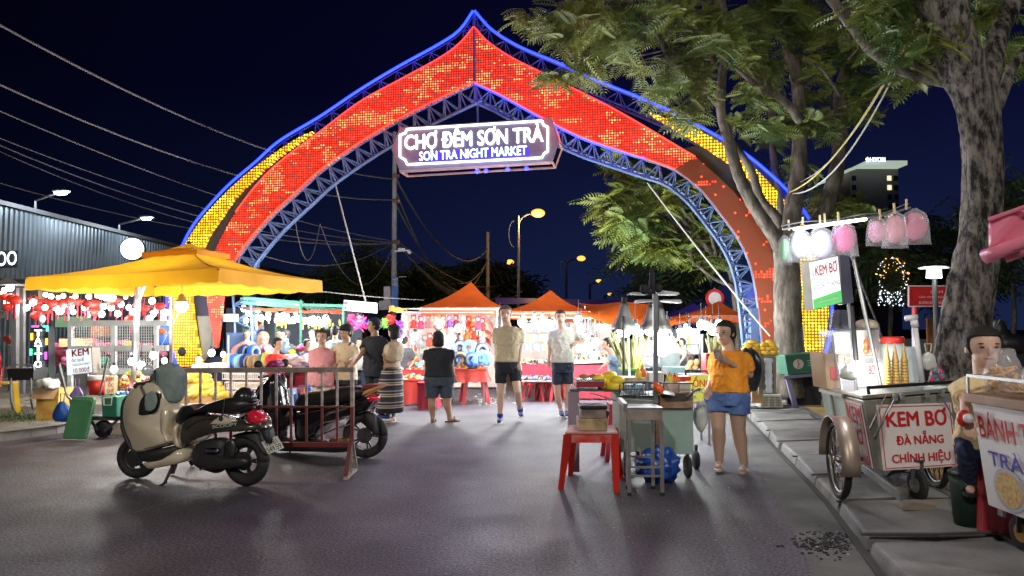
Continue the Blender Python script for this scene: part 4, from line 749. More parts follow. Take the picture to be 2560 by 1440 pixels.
# ---------- ice cream cart with the tilted green lid ----------
YI = 10.2
t = thing('ice_cream_cart', 'low hand cart with dark frame carrying the green cool box and the cone bucket', 'cart', P(280, 1092, YI)); dk = mat('dark_steel')
MB().prism([P(205, 1040, YI), P(345, 1042, YI), P(345, 1052, YI), P(205, 1050, YI)], V((0, .55, 0))).build('deck', dk, t)
mb = MB(); mb.bar(P(222, 1045, YI), P(245, 1075, YI), .03); mb.bar(P(150, 1030, YI+.3), P(340, 1040, YI+.3), .025); mb.bar(P(300, 1045, YI), P(262, 1078, YI), .03); mb.build('frame', dk, t)
for u in (258, 322): MB().lathe(P(u, 1072, YI+.1)-V((0, .03, 0)), [(.02, 0), (.1, 0), (.12, .02), (.12, .05), (.1, .07), (.02, .07)], 18, ax=(0, 1, 0)).build('wheel', blk, t, smooth=True)
mb = MB(); mb.tube([P(148, 912, YI+.2), P(150, 906, YI+.2), P(158, 905, YI+.2), P(228, 905, YI+.2)], .013, 6); mb.bar(P(148, 912, YI+.2), P(168, 990, YI+.1), .026); mb.bar(P(222, 905, YI+.2), P(212, 990, YI+.1), .026); mb.bar(P(168, 990, YI+.1), P(228, 1045, YI), .026); mb.bar(P(270, 895, YI), P(248, 990, YI), .022); mb.build('handle', galv, t)
grC = pl('coolbox_green', (.03, .22, .13), .45)
t = thing('cool_box', 'large open green cool box with a white handle on the hand cart', 'cool box', P(300, 1043, YI)); a, b = P(251, 1042, YI-.05), P(301, 990, YI-.05); c = P(345, 990, YI+.1)
MB().hexa([(a.x+.02, a.y, a.z), (b.x, a.y-.08, a.z), (c.x, YI+.5, a.z), (a.x+.05, YI+.5, a.z), (a.x, a.y, b.z), (b.x, a.y-.1, b.z), (c.x, YI+.52, b.z), (a.x, YI+.5, b.z)]).build('body', grC, t, bevel=.015)
hb = [P(258, 994, YI-.12), P(280, 994, YI-.13), P(278, 1013, YI-.13), P(260, 1013, YI-.12), P(258, 994, YI-.12)]; MB().tube(hb, .012, 6).build('handle', whtP, t)
rs = random.Random(9); mb = MB(); ms = [pl('lolly_blue', (.05, .2, .6)), redP, whtP, mat('sky_paper', (.4, .6, .75), .6)]
for i in range(46): mb.cur = i % 4; mb.box(P(rs.uniform(262, 335), rs.uniform(981, 990), YI+rs.uniform(.05, .4)), (.06, .05, .03), rs.uniform(0, 3), rs.uniform(-.4, .4))
o = mb.build('ice_lollies', ms, None, 'heap of coloured wrapped ices on top of the green cool box', 'ices', kind='stuff')
f = Fr(P(168, 1094, YI-.12), P(237, 1094, YI-.16)); lid = [f.p(u, v) for u, v in ((167, 1095), (226, 1096), (237, 1000), (233, 993), (182, 991), (177, 998))]
t = thing('leaning_lid', 'green plastic cool box lid leaning against the hand cart', 'lid', f.p(198, 1096)); MB().prism([lid[0]-f.n*.1, lid[1]-f.n*.1]+lid[2:], f.n*.05).build('lid', pl('lid_green', (.08, .28, .13), .5), t, bevel=.02)
MB().prism([lerp(x, sum(lid, V())/6, .16)-f.n*.03 for x in lid[:2]]+[lerp(x, sum(lid, V())/6, .16)-f.n*.012 for x in lid[2:]], f.n*.03).build('raised_panel', pl('lid_green'), t, bevel=.008)
t = thing('cone_bucket', 'red cool bucket with white rim on the ice cream cart', 'bucket', P(243, 986, YI+.2)); MB().lathe(P(246, 986, YI+.25), [(.02, 0), (.12, 0), (.135, .2), (.02, .2)], 20).build('body', redP, t, smooth=True); MB().lathe(P(246, 986, YI+.25)+V((0, 0, .2)), [(.14, 0), (.148, .01), (.148, .045), (.13, .065), (.02, .07)], 20).build('rim', mat('bucket_white', (.8, .75, .72), .4), t, smooth=True)
f = Fr(P(262, 985, YI), P(296, 985, YI+.1)); t = thing('cone_label_board', 'yellow and white board reading KEM ỐC QUẾ beside the red bucket', 'sign', f.p(278, 985)); MB().prism([f.p(u, v) for u, v in ((262, 985), (293, 984), (295, 940), (264, 938))], f.n*.02).build('board', mat('cream_board', (.8, .72, .5), .5, dirt=(.75, .55, .1), vs=3), t)
bb = Bd(f.p(262, 985), f.p(294, 984), f.p(263, 939)); mb = MB(); bb.text(mb, 'KEM', .1, .7, .65, .92, .006, .01); bb.text(mb, 'ỐC', .25, .38, .65, .66, .006, .01); bb.text(mb, 'QUẾ', .15, .04, .7, .36, .006, .01); mb.build('lettering', mat('pink_red_ink', (.55, .03, .06), .5), t)
# KEM sign box
f = Fr(P(178, 938, YI+.1), P(234, 933, YI-.1)); t = thing('price_lightbox', 'lit white box sign KEM ỐC QUẾ 10.000đ on the ice cream cart handle', 'sign', f.p(205, 938)); face = [f.p(u, v) for u, v in ((180, 938), (233, 932), (229, 868), (176, 871))]
MB().prism(face, f.n*.12).build('case', mat('pale_board'), t); MB().prism([x-f.n*.01 for x in [lerp(x, sum(face, V())/4, .06) for x in face]], f.n*.006).build('lit_face', glow('lit_face', (.9, .95, 1), 1.0), t); MB().prism([f.p(165, 876), f.p(174, 872), f.p(178, 938), f.p(168, 938)], f.n*.1).build('side_panel', glow('lit_face'), t)
bb = Bd(*[face[0], face[1], face[3]]); mb = MB(); bb.text(mb, 'KEM', .12, .68, .9, .92, .016, .02); bb.text(mb, '10.000đ', .14, .06, .9, .24, .016, .01); mb.build('lettering', mat('sign_red'), t); mb = MB(); bb.text(mb, 'ỐC QUẾ', .08, .46, .66, .62, .016, .01); mb.build('lettering', mat('navy_paint'), t); mb = MB(); bb.text(mb, 'NGON MÁT', .12, .32, .95, .42, .016, .01); mb.build('lettering', mat('mint_board'), t)
for k in range(0): pass
def hangbag(name, u, v0, v1, w, Y, m, label, seed):
    t = thing(name, label, 'bag', P(u, v1, Y)); k = Y/FPX; h = (v1-v0)*k; c = P(u, v1, Y); W_ = w*k/2
    mb = MB(); rings = [(c.x, c.y, c.z+h*a, W_*b, W_*.55*b) for a, b in ((0, .55), (.05, .95), (.25, 1.0), (.45, .85), (.62, .5), (.7, .25), (.72, .1))]; mb.ell(rings, 16); o = mb.build('pouch', m, t, smooth=True, sub=1); crumple(o, .04, .08)
    MB().tube([c+V((-.02, 0, h*.7)), c+V((-.03, 0, h)), c+V((.03, 0, h)), c+V((.02, 0, h*.7))], .006, 5).build('strings', m, t)
hangbag('drawstring_bag', 154, 985, 1054, 46, YI+.05, pl('cobalt_bag', (.01, .09, .4), .45), 'blue drawstring bag hanging from the ice cream cart', 1); hangbag('plastic_bag', 191, 948, 1012, 36, YI+.25, mat('lilac_bag', (.3, .22, .5), .4), 'lilac carrier bag hanging behind the green lid', 2)
# ---------- fruit tables ----------
t = thing('fruit_table', 'low table behind the green cool box heaped with mixed fruit', 'table', P(350, 1040, 11.6)); MB().prism([P(300, 985, 11.3), P(440, 985, 11.3), P(440, 962, 12.4), P(300, 962, 12.4)], V((0, 0, .04))).build('tabletop', mat('brown_wood'), t)
for u, Y in ((305, 11.35), (436, 11.35)): MB().bar(P(u, 985, Y), G(u, 0, 0) if False else V((P(u, 985, Y).x, Y, 0.02)), .05).build('leg', dk, t)
def heap(name, u0, u1, v0, v1, Y, n, r, cols, label, seed=1, el=1.0, dY=.5):
    rs = random.Random(seed); mb = MB()
    for i in range(n):
        mb.cur = rs.randrange(len(cols)); a = rs.random(); u = rs.uniform(u0, u1); mid = 1-abs((u-(u0+u1)/2)/((u1-u0)/2))**2; v = v1-(v1-v0)*rs.random()*(.35+.65*mid)
        R_ = r*rs.uniform(.8, 1.15); mb.ball(P(u, v, Y+rs.uniform(0, dY)*(v1-v)/(v1-v0+1)+rs.uniform(-.05, .05)), (R_*el, R_, R_), 8, 6, Matrix.Rotation(rs.uniform(-.5, .5), 3, 'Y') @ Matrix.Rotation(rs.uniform(-.7, .7), 3, 'Z'))
    return mb.build(name, cols, None, label, 'fruit', kind='stuff', smooth=True)
fr = [mat('fruit_orange', (.7, .25, .03), .5), mat('fruit_red', (.5, .04, .03), .5), mat('fruit_lime', (.3, .42, .05), .5), mat('fruit_dark', (.12, .03, .05), .5), mat('fruit_cream', (.65, .52, .28), .5)]
heap('fruit_heap', 302, 372, 926, 964, 11.4, 150, .04, fr, 'heap of red, orange and green fruit under the bright bulbs', 1); heap('fruit_heap', 365, 440, 922, 960, 11.8, 140, .04, [fr[0], fr[4], fr[2]], 'heap of orange and cream fruit behind the parked scooter', 2); heap('fruit_heap', 318, 350, 962, 982, 11.0, 45, .035, [fr[3]], 'small heap of dark purple fruit at the table edge', 3)
def crate(u0, v0, u1, v1, Y, d, label):
    t = thing('wooden_crate', label, 'crate', P((u0+u1)/2, v1, Y)); a, b = P(u0, v1, Y), P(u1, v0, Y); w = mat('crate_wood', (.5, .3, .12), .7, var=.2)
    MB().bx(a.x, b.x, Y, Y+.015, a.z, b.z).bx(a.x, b.x, Y+d, Y+d+.015, a.z, b.z).bx(a.x, a.x+.015, Y+.015, Y+d, a.z, b.z).bx(b.x-.015, b.x, Y+.015, Y+d, a.z, b.z).build('sides', w, t); MB().bx(a.x, b.x, Y, Y+d, a.z-.012, a.z-.002).build('base', w, t)
crate(452, 958, 528, 974, 11.6, .45, 'wooden crate of mangoes on the upper step'); heap('mango_heap', 458, 524, 934, 960, 11.65, 38, .062, [fruitY], 'pile of yellow mangoes in the upper wooden crate', 4, 1.7, .35)
crate(470, 991, 565, 1008, 11.1, .5, 'wooden crate of mangoes on the lower step'); heap('mango_heap', 478, 562, 965, 992, 11.15, 52, .066, [fruitY], 'pile of yellow mangoes in the lower wooden crate', 5, 1.7, .4)
crate(440, 993, 468, 1008, 11.0, .35, 'small wooden crate of brown fruit at the left of the mangoes'); heap('longan_heap', 443, 468, 985, 994, 11.05, 34, .03, [mat('longan', (.45, .32, .16), .7)], 'pile of small brown fruit in the small crate', 6)
t = thing('stepped_stand', 'white stepped fruit stand holding the mango crates', 'stand', P(520, 1050, 11.3)); MB().prism([P(430, 1009, 11), P(600, 1009, 11), P(600, 1000, 11.7), P(430, 1000, 11.7)], V((0, 0, -.03))).prism([P(440, 976, 11.6), P(560, 976, 11.6), P(560, 968, 12.2), P(440, 968, 12.2)], V((0, 0, -.03))).build('shelves', wp, t)
for u, v, Y in ((434, 1010, 11.02), (596, 1010, 11.02), (445, 976, 11.7), (555, 976, 11.7)): c = P(u, v, Y); MB().bar(c, V((c.x, c.y, .01)), .03).build('leg', wp, t)
for k, (u0, v0, u1, v1, Y) in enumerate(((556, 933, 650, 948, 12.2), (562, 956, 645, 972, 11.9), (560, 978, 640, 994, 11.7))):
    t = thing('wire_tray', ['top white wire tray with folded goods behind the barrier', 'middle white wire tray with folded goods behind the barrier', 'bottom white wire tray with folded goods behind the barrier'][k], 'tray', P(600, v1, Y)); a, b = P(u0, v1, Y), P(u1, v0, Y); mb = MB()
    for z in (a.z, b.z): mb.bar((a.x, Y, z), (b.x, Y, z), .014); mb.bar((a.x, Y+.5, z), (b.x, Y+.5, z), .014); mb.bar((a.x, Y, z), (a.x, Y+.5, z), .014); mb.bar((b.x, Y, z), (b.x, Y+.5, z), .014)
    x = a.x
    while x < b.x: mb.bar((x, Y, a.z), (x, Y, b.z), .006); x += .03
    mb.build('wires', wp, t); MB().bx(a.x+.03, b.x-.03, Y+.03, Y+.47, a.z+.005, a.z+.07).build('goods', cream if k else mat('pale_board'), t)
boxth('white_tray', 478, 911, 520, 925, 12.9, .4, mat('bright_white', (.85, .85, .85), .5), 'white tray lit by a bulb left of the neck pillows', 'tray'); boxth('white_tray', 522, 908, 553, 924, 12.9, .4, mat('bright_white'), 'white tray lit by a bulb nearest the neck pillows', 'tray'); post(thing('lamp_pole', 'thin white upright pole in front of the neck pillows', 'pole', P(571, 935, 12.6)), 571, 930, 838, 12.6, .02, whtP)
# ---------- tables with skirts, neck pillows ----------
def skirt(name, label, x0, x1, Y, d, ztop, m, zb=.03, seed=1, amp=.035):
    rs = random.Random(seed); t = thing(name, label, 'table', ((x0+x1)/2, Y, 0)); per = []; n = int((x1-x0)/.06)
    for i in range(n+1): per.append((x0+(x1-x0)*i/n, Y, 0, -1))
    nd = int(d/.06)
    for i in range(1, nd+1): per.append((x1, Y+d*i/nd, 1, 0))
    R1 = []; R0 = []; M1 = []
    for i, (x, y, nx, ny) in enumerate(per):
        w = amp*(.6+math.sin(i*1.35+seed)+.5*math.sin(i*.6)); R1.append(V((x, y, ztop))); M1.append(V((x+nx*w*.5, y+ny*w*.5, (ztop+zb)/2))); R0.append(V((x+nx*(w+.03), y+ny*(w+.03), zb+rs.uniform(0, .03))))
    k = len(per); mb = MB(); mb.add(R1+M1+R0, [(j*k+i, j*k+i+1, (j+1)*k+i+1, (j+1)*k+i) for j in range(2) for i in range(k-1)]); mb.build('skirt', m, t, smooth=True)
    MB().bx(x0-.01, x1+.01, Y-.01, Y+d, ztop, ztop+.025).build('tabletop', m, t)
    for x in (x0+.05, x1-.05):
        for y in (Y+.08, Y+d-.05): MB().bar((x, y, 0), (x, y, ztop), .03).build('leg', galv, t)
    return t
def zof(v, Y): return P(1280, v, Y).z
a, b = P(568, 926, 13.2), P(705, 926, 13.2); skirt('skirted_table', 'table with dark red skirt under the coloured neck pillows behind the barrier', a.x, b.x, 13.2, .9, a.z-.03, redF, .03, 1)
a, b = P(705, 927, 13.4), P(800, 927, 13.4); skirt('skirted_table', 'table with dark red skirt under the pale plush heap', a.x, b.x, 13.4, .9, a.z-.03, redF, .35, 2)
def neck_pillow(m1, m2, label, cat='neck pillow', group=None):
    t = thing('neck_pillow', label, cat, (0, 0, 0), group); pts = []
    for k in range(15): a = math.pi*(-.42+1.84*k/14) ; pts.append(V((.105*math.cos(a), 0, .125+.105*math.sin(a))))
    pts = [V((-.02, -.02, .02))]+[V((.1*math.sin(a)*-1, 0, .14-.1*math.cos(a))) for a in [math.pi*(.22+1.56*k/12) for k in range(13)]]+[V((.02, -.02, .02))]
    MB().tube(pts, [.045]+[.068]*13+[.045], 10).build('pillow', m1, t, smooth=True)
    MB().tube([p+V((0, -.045, 0)) for p in pts[1:-1]], .036, 8).build('piping', m2, t, smooth=True); return t
fab = lambda n, c=(.5, .5, .5): mat(n, c, .95, bump=.25, bs=30)
fb = {'pink': fab('pink_fleece', (.75, .25, .2)), 'navy': fab('navy_fleece', (.02, .035, .14)), 'blue': fab('blue_fleece', (.02, .15, .6)), 'tan': fab('tan_fleece', (.42, .25, .1)), 'sky': fab('sky_fleece', (.25, .5, .75)), 'green': fab('green_fleece', (.1, .18, .15)), 'yellow': fab('yellow_fleece', (.6, .55, .1)), 'grey': fab('grey_fleece', (.25, .3, .33)), 'black': fab('black_fleece', (.03, .035, .05))}
for i, (cn, u, v, lb) in enumerate((('pink', 596, 899, 'upper row, leftmost'), ('navy', 613, 899, 'upper row, middle'), ('blue', 634, 899, 'upper row, right'), ('tan', 574, 923, 'lower row, far left end'), ('blue', 587, 924, 'lower row, second'), ('sky', 601, 925, 'lower row, third'), ('navy', 615, 924, 'lower row, fourth'), ('tan', 634, 925, 'lower row, middle right'), ('tan', 648, 925, 'lower row, beside the green one'), ('green', 659, 922, 'lower row, near the red shirt'), ('yellow', 669, 918, 'lower row, rightmost'))):
    o = neck_pillow(fb[cn], fb['grey' if cn != 'grey' else 'black'], '%s neck pillow on the left table, %s' % (cn, lb), group='neck pillows on the left table'); o.location = P(u, v, 13.5 if v > 910 else 13.9); o.rotation_euler = (0, 0, R(60)); o.scale = (.9, .9, .95)
crumple(blob('plush_heap', mat('pale_plush', (.62, .5, .47), .95, bump=.5, bs=25), 745, 905, 13.5, 44, 24, 'heap of pale pink plush toys behind the barrier', 'plush toys', 8, 14, .5), .09, .09); crumple(blob('flower_heap', mat('rose_flowers', (.5, .2, .25), .9, dirt=(.7, .6, .55), vs=14), 660, 880, 14.6, 34, 22, 'heap of rosy fabric flowers in front of the blonde person', 'flowers', 9, 12, .4), .08, .07)
crumple(blob('inflatable_toy', mat('pink_vinyl', (.75, .12, .25), .4), 757, 868, 14.6, 20, 14, 'pink inflatable toy behind the plush heap', 'toy', 3, 5, .2), .04)
def plush(u, v, Y, m, label):
    t = thing('plush_toy', label, 'toy', P(u, v+9, Y)); c = P(u, v, Y); mb = MB(); mb.ball(c, .09, 10, 8); mb.ball(c+V((0, 0, .1)), .07, 10, 8); mb.ball(c+V((-.05, 0, .17)), .03, 8, 6); mb.ball(c+V((.05, 0, .17)), .03, 8, 6); mb.ball(c+V((-.09, -.03, .03)), .03, 8, 6); mb.ball(c+V((.09, -.03, .03)), .03, 8, 6); mb.build('body', m, t, smooth=True, remesh=.015); MB().ball(c+V((-.025, -.065, .12)), .01, 6, 4).ball(c+V((.025, -.065, .12)), .01, 6, 4).build('eyes', blk, t)
plush(712, 872, 14.0, mat('pale_blue_plush', (.3, .5, .62), .95), 'pale blue plush toy held at the dark shirted customers')
# ---------- green framed stall, dark back wall with round drink emblem, lightbox ----------
gm2 = mat('green_steel', (.06, .22, .16), .5, metal=.2); gs = thing('green_framed_stall', 'open stall with green painted steel frame and canopy right of the arch foot', 'stall', P(730, 960, 16)); YS = 15.8
mb = MB()
for a, b in (((608, 745), (758, 757)), ((608, 757), (752, 768)), ((757, 762), (860, 765))): mb.bar(P(*a, YS), P(*b, YS), .06)
mb.build('front_beams', gm2, gs); MB().bar(P(608, 757, YS+2.4), P(860, 775, YS+2.4), .05).build('rear_beam', gm2, gs)
for u, v0, v1, Y in ((752, 750, 960, YS), (858, 762, 960, YS), (610, 760, 960, YS+2.4), (815, 775, 960, YS+2.4), (690, 760, 940, YS+2.4)): post(gs, u, v0, v1, Y, .045, gm2)
MB().prism([P(600, 747, YS), P(757, 759, YS), P(757, 772, YS+2.4), P(600, 762, YS+2.4)], V((0, 0, .03))).build('canopy', mat('green_canvas', (.07, .2, .14), .7), gs); mb = MB()
for k in range(9): u = 765+k*8.5; mb.prism([P(u, 768+k*.3, YS+.2), P(u+8, 768+k*.3, YS+.2), P(u+4, 777+k*.3, YS+.2)], V((0, .01, 0)))
mb.build('bunting', mat('dark_green_bunting', (.03, .09, .07), .7), gs)
bw = thing('stall_back_wall', 'dark grey blue wall with a round red white and blue emblem behind the green stall', 'wall', P(730, 960, 20)); MB().prism([P(565, 770, 20), P(905, 780, 20), P(905, 950, 20), P(565, 950, 20)], V((0, .1, 0))).build('panel', mat('slate_panel', (.09, .11, .14), .6, var=.2, vs=1), bw)
c = P(645, 822, 19.9); rr_ = .21; red = []; wh = []; bl_ = []
def wave(x, o): return .055*math.sin((x/rr_)*2.6)+o
def disc_part(lo, hi, m, nm, d):
    n = 22; up_ = []; dn_ = []
    for i in range(n+1):
        x = -rr_+2*rr_*i/n; h = math.sqrt(max(0, rr_*rr_-x*x)); t1 = min(h, hi(x)); t0 = max(-h, lo(x))
        if t1 < t0: t1 = t0 = (t1+t0)/2 if abs(t1) < h else max(-h, min(h, t0))
        up_.append(c+V((x*.82, d, t1*1.15))); dn_.append(c+V((x*.82, d, t0*1.15)))
    k = n+1; MB().add(up_+dn_, [(i, i+k, i+k+1, i+1) for i in range(n)]).build(nm, m, bw)
disc_part(lambda x: -9, lambda x: 9, mat('sign_white'), 'emblem', -.01); disc_part(lambda x: wave(x, .055), lambda x: 9, mat('sign_red'), 'emblem', -.02); disc_part(lambda x: -9, lambda x: wave(x, -.06), mat('sign_blue'), 'emblem', -.02)
t = thing('white_lightbox', 'bright white stall lightbox sign with purple marks right of the green frame', 'sign', P(900, 785, 15.2)); fc = [P(858, 776, 15.6), P(940, 783, 15.2), P(940, 757, 15.2), P(860, 750, 15.6)]
MB().prism(fc, V((0, .14, 0))).build('box', glow('lightbox_face', (.92, .95, 1), 2.2), t); bb = Bd(fc[0], fc[1], fc[3]); mb = MB()
for q in ((.02, .55, .12, .9), (.04, .1, .1, .4)): mb.prism([bb.p(q[0], q[1], .01), bb.p(q[2], q[1], .01), bb.p(q[2], q[3], .01), bb.p(q[0], q[3], .01)], bb.n*.004)
bb.text(mb, 'TEA & COFFEE', .2, .35, .9, .65, .012, .0) if False else None
mb.build('printed_mark', mat('violet_ink', (.2, .08, .45), .5), t)
# ---------- yellow cantilever umbrella ----------
N_, F_, L_, R_ = V((-3.42, 8.6, 0)), V((-6.0, 12.4, 0)), V((-6.72, 10.2, 0)), V((-2.8, 10.9, 0)); cen = V((-4.6, 10.5, 0)); ze = 2.20; zt = 2.62
uc = mat('umbrella_yellow', (.84, .42, .02), .75, var=.12, vs=2, bump=.25, bs=6); um = thing('cantilever_umbrella', 'large square yellow cantilever umbrella with scalloped edge at the left', 'umbrella', P(330, 1010, 11.4))
def trn(m):
    n = m.node_tree.nodes; l = m.node_tree.links; b = n['Principled BSDF']; tr = n.new('ShaderNodeBsdfTranslucent'); src = b.inputs['Base Color'].links[0].from_socket; l.new(src, tr.inputs[0]); mx = n.new('ShaderNodeMixShader'); mx.inputs[0].default_value = .35; l.new(b.outputs[0], mx.inputs[1]); l.new(tr.outputs[0], mx.inputs[2]); l.new(mx.outputs[0], n['Material Output'].inputs[0])
trn(uc); corners = [L_, N_, R_, F_]; hub = cen+V((0, 0, zt)); mb = MB(); vb = MB()
for a, b in zip(corners, corners[1:]+corners[:1]):
    def top(s, t, a=a, b=b):
        e = lerp(a, b, s)+V((0, 0, ze)); q = lerp(hub+(e-hub)*.12, e, t); q.z -= .05*math.sin(math.pi*t)+.05*math.sin(math.pi*s)*t*(1-t); return q+V((0, 0, -.015*math.sin(s*math.pi*1)*t))
    mb.grid(top, 14, 8)
    def val(s, t, a=a, b=b): q = lerp(a, b, s); L = (b-a).length; return V((q.x, q.y, ze-.015*math.sin(s*math.pi)-t*(.155+.022*abs(math.sin(s*L*math.pi/.42))))) + (q-cen).normalized()*.01*math.sin(s*L*9)*t
    vb.grid(val, 84, 3)
mb.build('canopy', uc, um, smooth=True); vb.build('valance', uc, um, smooth=True)
mb = MB(); hv = hub+V((0, 0, .09))
for i, (a, b) in enumerate(zip(corners, corners[1:]+corners[:1])):
    mb.grid(lambda s, t, a=a, b=b: lerp(hv, cen+(lerp(a, b, s)-cen)*.3+V((0, 0, zt-.05)), t)-V((0, 0, .03*math.sin(math.pi*t))), 6, 4)
    mb.grid(lambda s, t, a=a, b=b: cen+(lerp(a, b, s)-cen)*.3+V((0, 0, zt-.05-t*.07-.01*abs(math.sin(s*12)))), 24, 2)
mb.build('vent_cap', uc, um, smooth=True); MB().ball(hv, .03, 8, 6).build('finial', blkP, um)
ml = V((P(332, 940, 11.4).x, 11.4, .0)); mt = V((P(347, 705, 11.4).x, 11.4, 2.3)); MB().tube([ml, mt, mt+V((.05, 0, .2))], .045, 10).build('mast', galv, um, smooth=True); MB().bar(lerp(ml, mt, .82), cen+V((-.5, 0, 2.45)), .035).build('strut', galv, um)
for q in corners: MB().tube([hub-V((0, 0, .02)), lerp(hub, q+V((0, 0, ze)), .5)-V((0, 0, .07)), q+V((0, 0, ze-.02))], .012, 5).build('rib', dk, um)
MB().box(ml+V((0, 0, .05)), (.7, .7, .1)).build('base', mat('pole_concrete'), um); MB().tube([P(455, 700, 10.4), P(455, 735, 10.4)], .006, 5).build('lamp_cord', wp, um)
t = thing('umbrella_lamp', 'large bright bulb in a small shade hanging under the yellow umbrella', 'lamp', P(453, 785, 10.4)); c = P(454, 766, 10.4); MB().ball(c, .085, 14, 10).build('bulb', bulbC, t); MB().lathe(c+V((0, 0, .06)), [(.085, 0), (.05, .07), (.02, .12)], 16, caps=False).build('shade', galv, t); MB().cyl(c+V((0, 0, .17)), c+V((0, 0, .36)), .005, n=4).build('cord', wp, t); lamp('umbrella_light', c-V((0, .05, .15)), 110, (1, .97, .9), .1)
cable(P(445, 785, 10.4), P(372, 912, 11.2), .04, .006, wp, 'white flex running from the umbrella lamp down to the fruit table')
# ---------- tents ----------
orT = mat('orange_tarp', (.75, .13, .015), .6, var=.15, vs=2, bump=.35, bs=5); trn(orT); bluT = mat('blue_tarp', (.16, .1, .8), .5, var=.2, vs=2, bump=.3, bs=5); trn(bluT)
def tent(label, u0, u1, ve, ua, va, Y, d, name='market_tent', m=orT, pv=.16, legs=True):
    a, b = P(u0, ve, Y), P(u1, ve, Y); z = a.z; ap = V((P(ua, va, Y+d/2).x, Y+d/2, P(ua, va, Y+d/2).z)); t = thing(name, label, 'tent', ((a.x+b.x)/2, Y+d/2, 0))
    c = [V((a.x, Y, z)), V((b.x, Y, z)), V((b.x, Y+d, z)), V((a.x, Y+d, z))]; mb = MB(); vb = MB()
    for p, q in zip(c, c[1:]+c[:1]):
        mb.grid(lambda s, t_, p=p, q=q: (lambda w: V((w.x, w.y, w.z-.10*(b.x-a.x)/2*math.sin(math.pi*t_)*(1-.35*t_))))(lerp(ap, lerp(p, q, s), t_)), 10, 10)
        vb.grid(lambda s, t_, p=p, q=q: lerp(p, q, s)-V((0, 0, t_*pv+.015*abs(math.sin(s*9))*t_)), 24, 2)
    mb.build('canopy', m, t, smooth=True); vb.build('valance', m, t, smooth=True)
    if legs:
        mb = MB()
        for p in c: mb.bar(p-V((0, 0, .02)), V((p.x, p.y, .01)), .035)
        mb.bar(c[0]-V((0, 0, .05)), c[1]-V((0, 0, .05)), .03); n = 6
        for i in range(n): x0 = lerp(c[0], c[1], i/n); x1 = lerp(c[0], c[1], (i+1)/n); dz = V((0, .05, -.2)); mb.bar(x0+(dz if i % 2 else V()), x1+(V() if i % 2 else dz), .014)
        mb.build('frame', galv, t)
    return t
tent('left orange peaked market tent over the doll stall', 1050, 1255, 768, 1178, 704, 16.6, 2.2); tent('right orange peaked market tent over the trinket stall', 1262, 1475, 778, 1376, 725, 16.8, 2.3)
tent('third orange peaked tent partly behind the trinket stall, lower', 1400, 1560, 792, 1440, 755, 18.6, 2.2, legs=False); tent('small orange peaked tent beside the blue market sign', 1724, 1880, 788, 1797, 752, 17.0, 2.0)
tent('dark blue peaked tent between the orange tents at the right', 1655, 1790, 796, 1735, 757, 19.5, 2.4, m=bluT)
t = thing('blue_roof', 'long flat blue tarpaulin roof behind the peaked orange tents', 'roof', P(1445, 900, 22)); MB().grid(lambda s, q: P(1238+414*s, 744+8*s-(3 if .1 < s < .9 else 0)*0+q*14+2*math.sin(s*20)*q, 21-q*1.5), 24, 3).build('tarpaulin', bluT, t, smooth=True)
for u in (1250, 1450, 1645): MB().bar(P(u, 757, 19.6), V((P(u, 757, 19.6).x, 19.6, 0)), .05).build('post', galv, t)
t = thing('orange_tarpaulin', 'large sagging orange tarpaulin sheet hanging above the sugar cane', 'tarpaulin', P(1550, 900, 16.5))
MB().grid(lambda s, q: P(1452+s*(205-38*q), 758+q*(28+46*s**1.3+8*math.sin(s*5))+3*math.sin(s*9+q*4), 18-q*1.8+.25*math.sin(s*7+q*3)), 28, 14).build('sheet', orT, t, smooth=True); MB().grid(lambda s, q: P(1650+s*(80-10*q), 800-s*10+q*(22-8*s), 17-q*1.2+.15*math.sin(s*9)), 14, 6).build('side_flap', orT, t, smooth=True); post(t, 1462, 765, 980, 17.6, .04); post(t, 1655, 770, 980, 17.6, .04)
# ---------- doll stall ----------
YD = 16.4; ds = thing('doll_stall', 'doll stall with pale back cloth and hanging rails under the left tent', 'stall', P(1120, 985, 17)); MB().grid(lambda s, q: P(1004+240*s, 778+q*190, 18.4+.05*math.sin(s*30)), 40, 3).build('back_cloth', mat('pale_back_cloth', (.75, .66, .6), .8), ds)
MB().bar(P(990, 772, 15.9), P(1250, 772, 15.9), .03).bar(P(990, 781, YD), P(1235, 781, YD), .02).bar(P(1010, 838, 17.3), P(1235, 838, 17.3), .02).bar(P(1008, 772, 15.9), P(1008, 970, 15.9), .03).bar(P(1243, 768, 16), P(1243, 975, 16), .035).build('rails', galv, ds)
def doll(cn, c, label):
    t = thing('hanging_doll', label, 'doll', (0, 0, 0), 'dolls hanging in the doll stall'); m = fab(cn+'_felt', c)
    MB().ell([(0, 0, -.30, .085, .05), (0, 0, -.2, .06, .045), (0, 0, -.12, .03, .03)], 12).build('dress', m, t, smooth=True); MB().ball((0, 0, -.065), (.062, .05, .06), 12, 8).build('hood', m, t, smooth=True); MB().ball((0, -.025, -.07), (.044, .034, .042), 10, 7).build('face', mat('doll_face', (.85, .6, .48), .7), t, smooth=True)
    MB().ball((-.045, 0, -.01), .018, 6, 5).ball((.045, 0, -.01), .018, 6, 5).ball((0, 0, .003), .016, 6, 5).build('pompoms', m, t); MB().cyl((-.03, 0, -.3), (-.035, 0, -.42), .015, n=6).cyl((.03, 0, -.3), (.035, 0, -.42), .015, n=6).build('legs', mat('doll_face'), t); MB().tube([(-.03, 0, -.13), (-.08, -.01, -.2)], .014, 6).tube([(.03, 0, -.13), (.08, -.01, -.2)], .014, 6).build('arms', m, t); return t
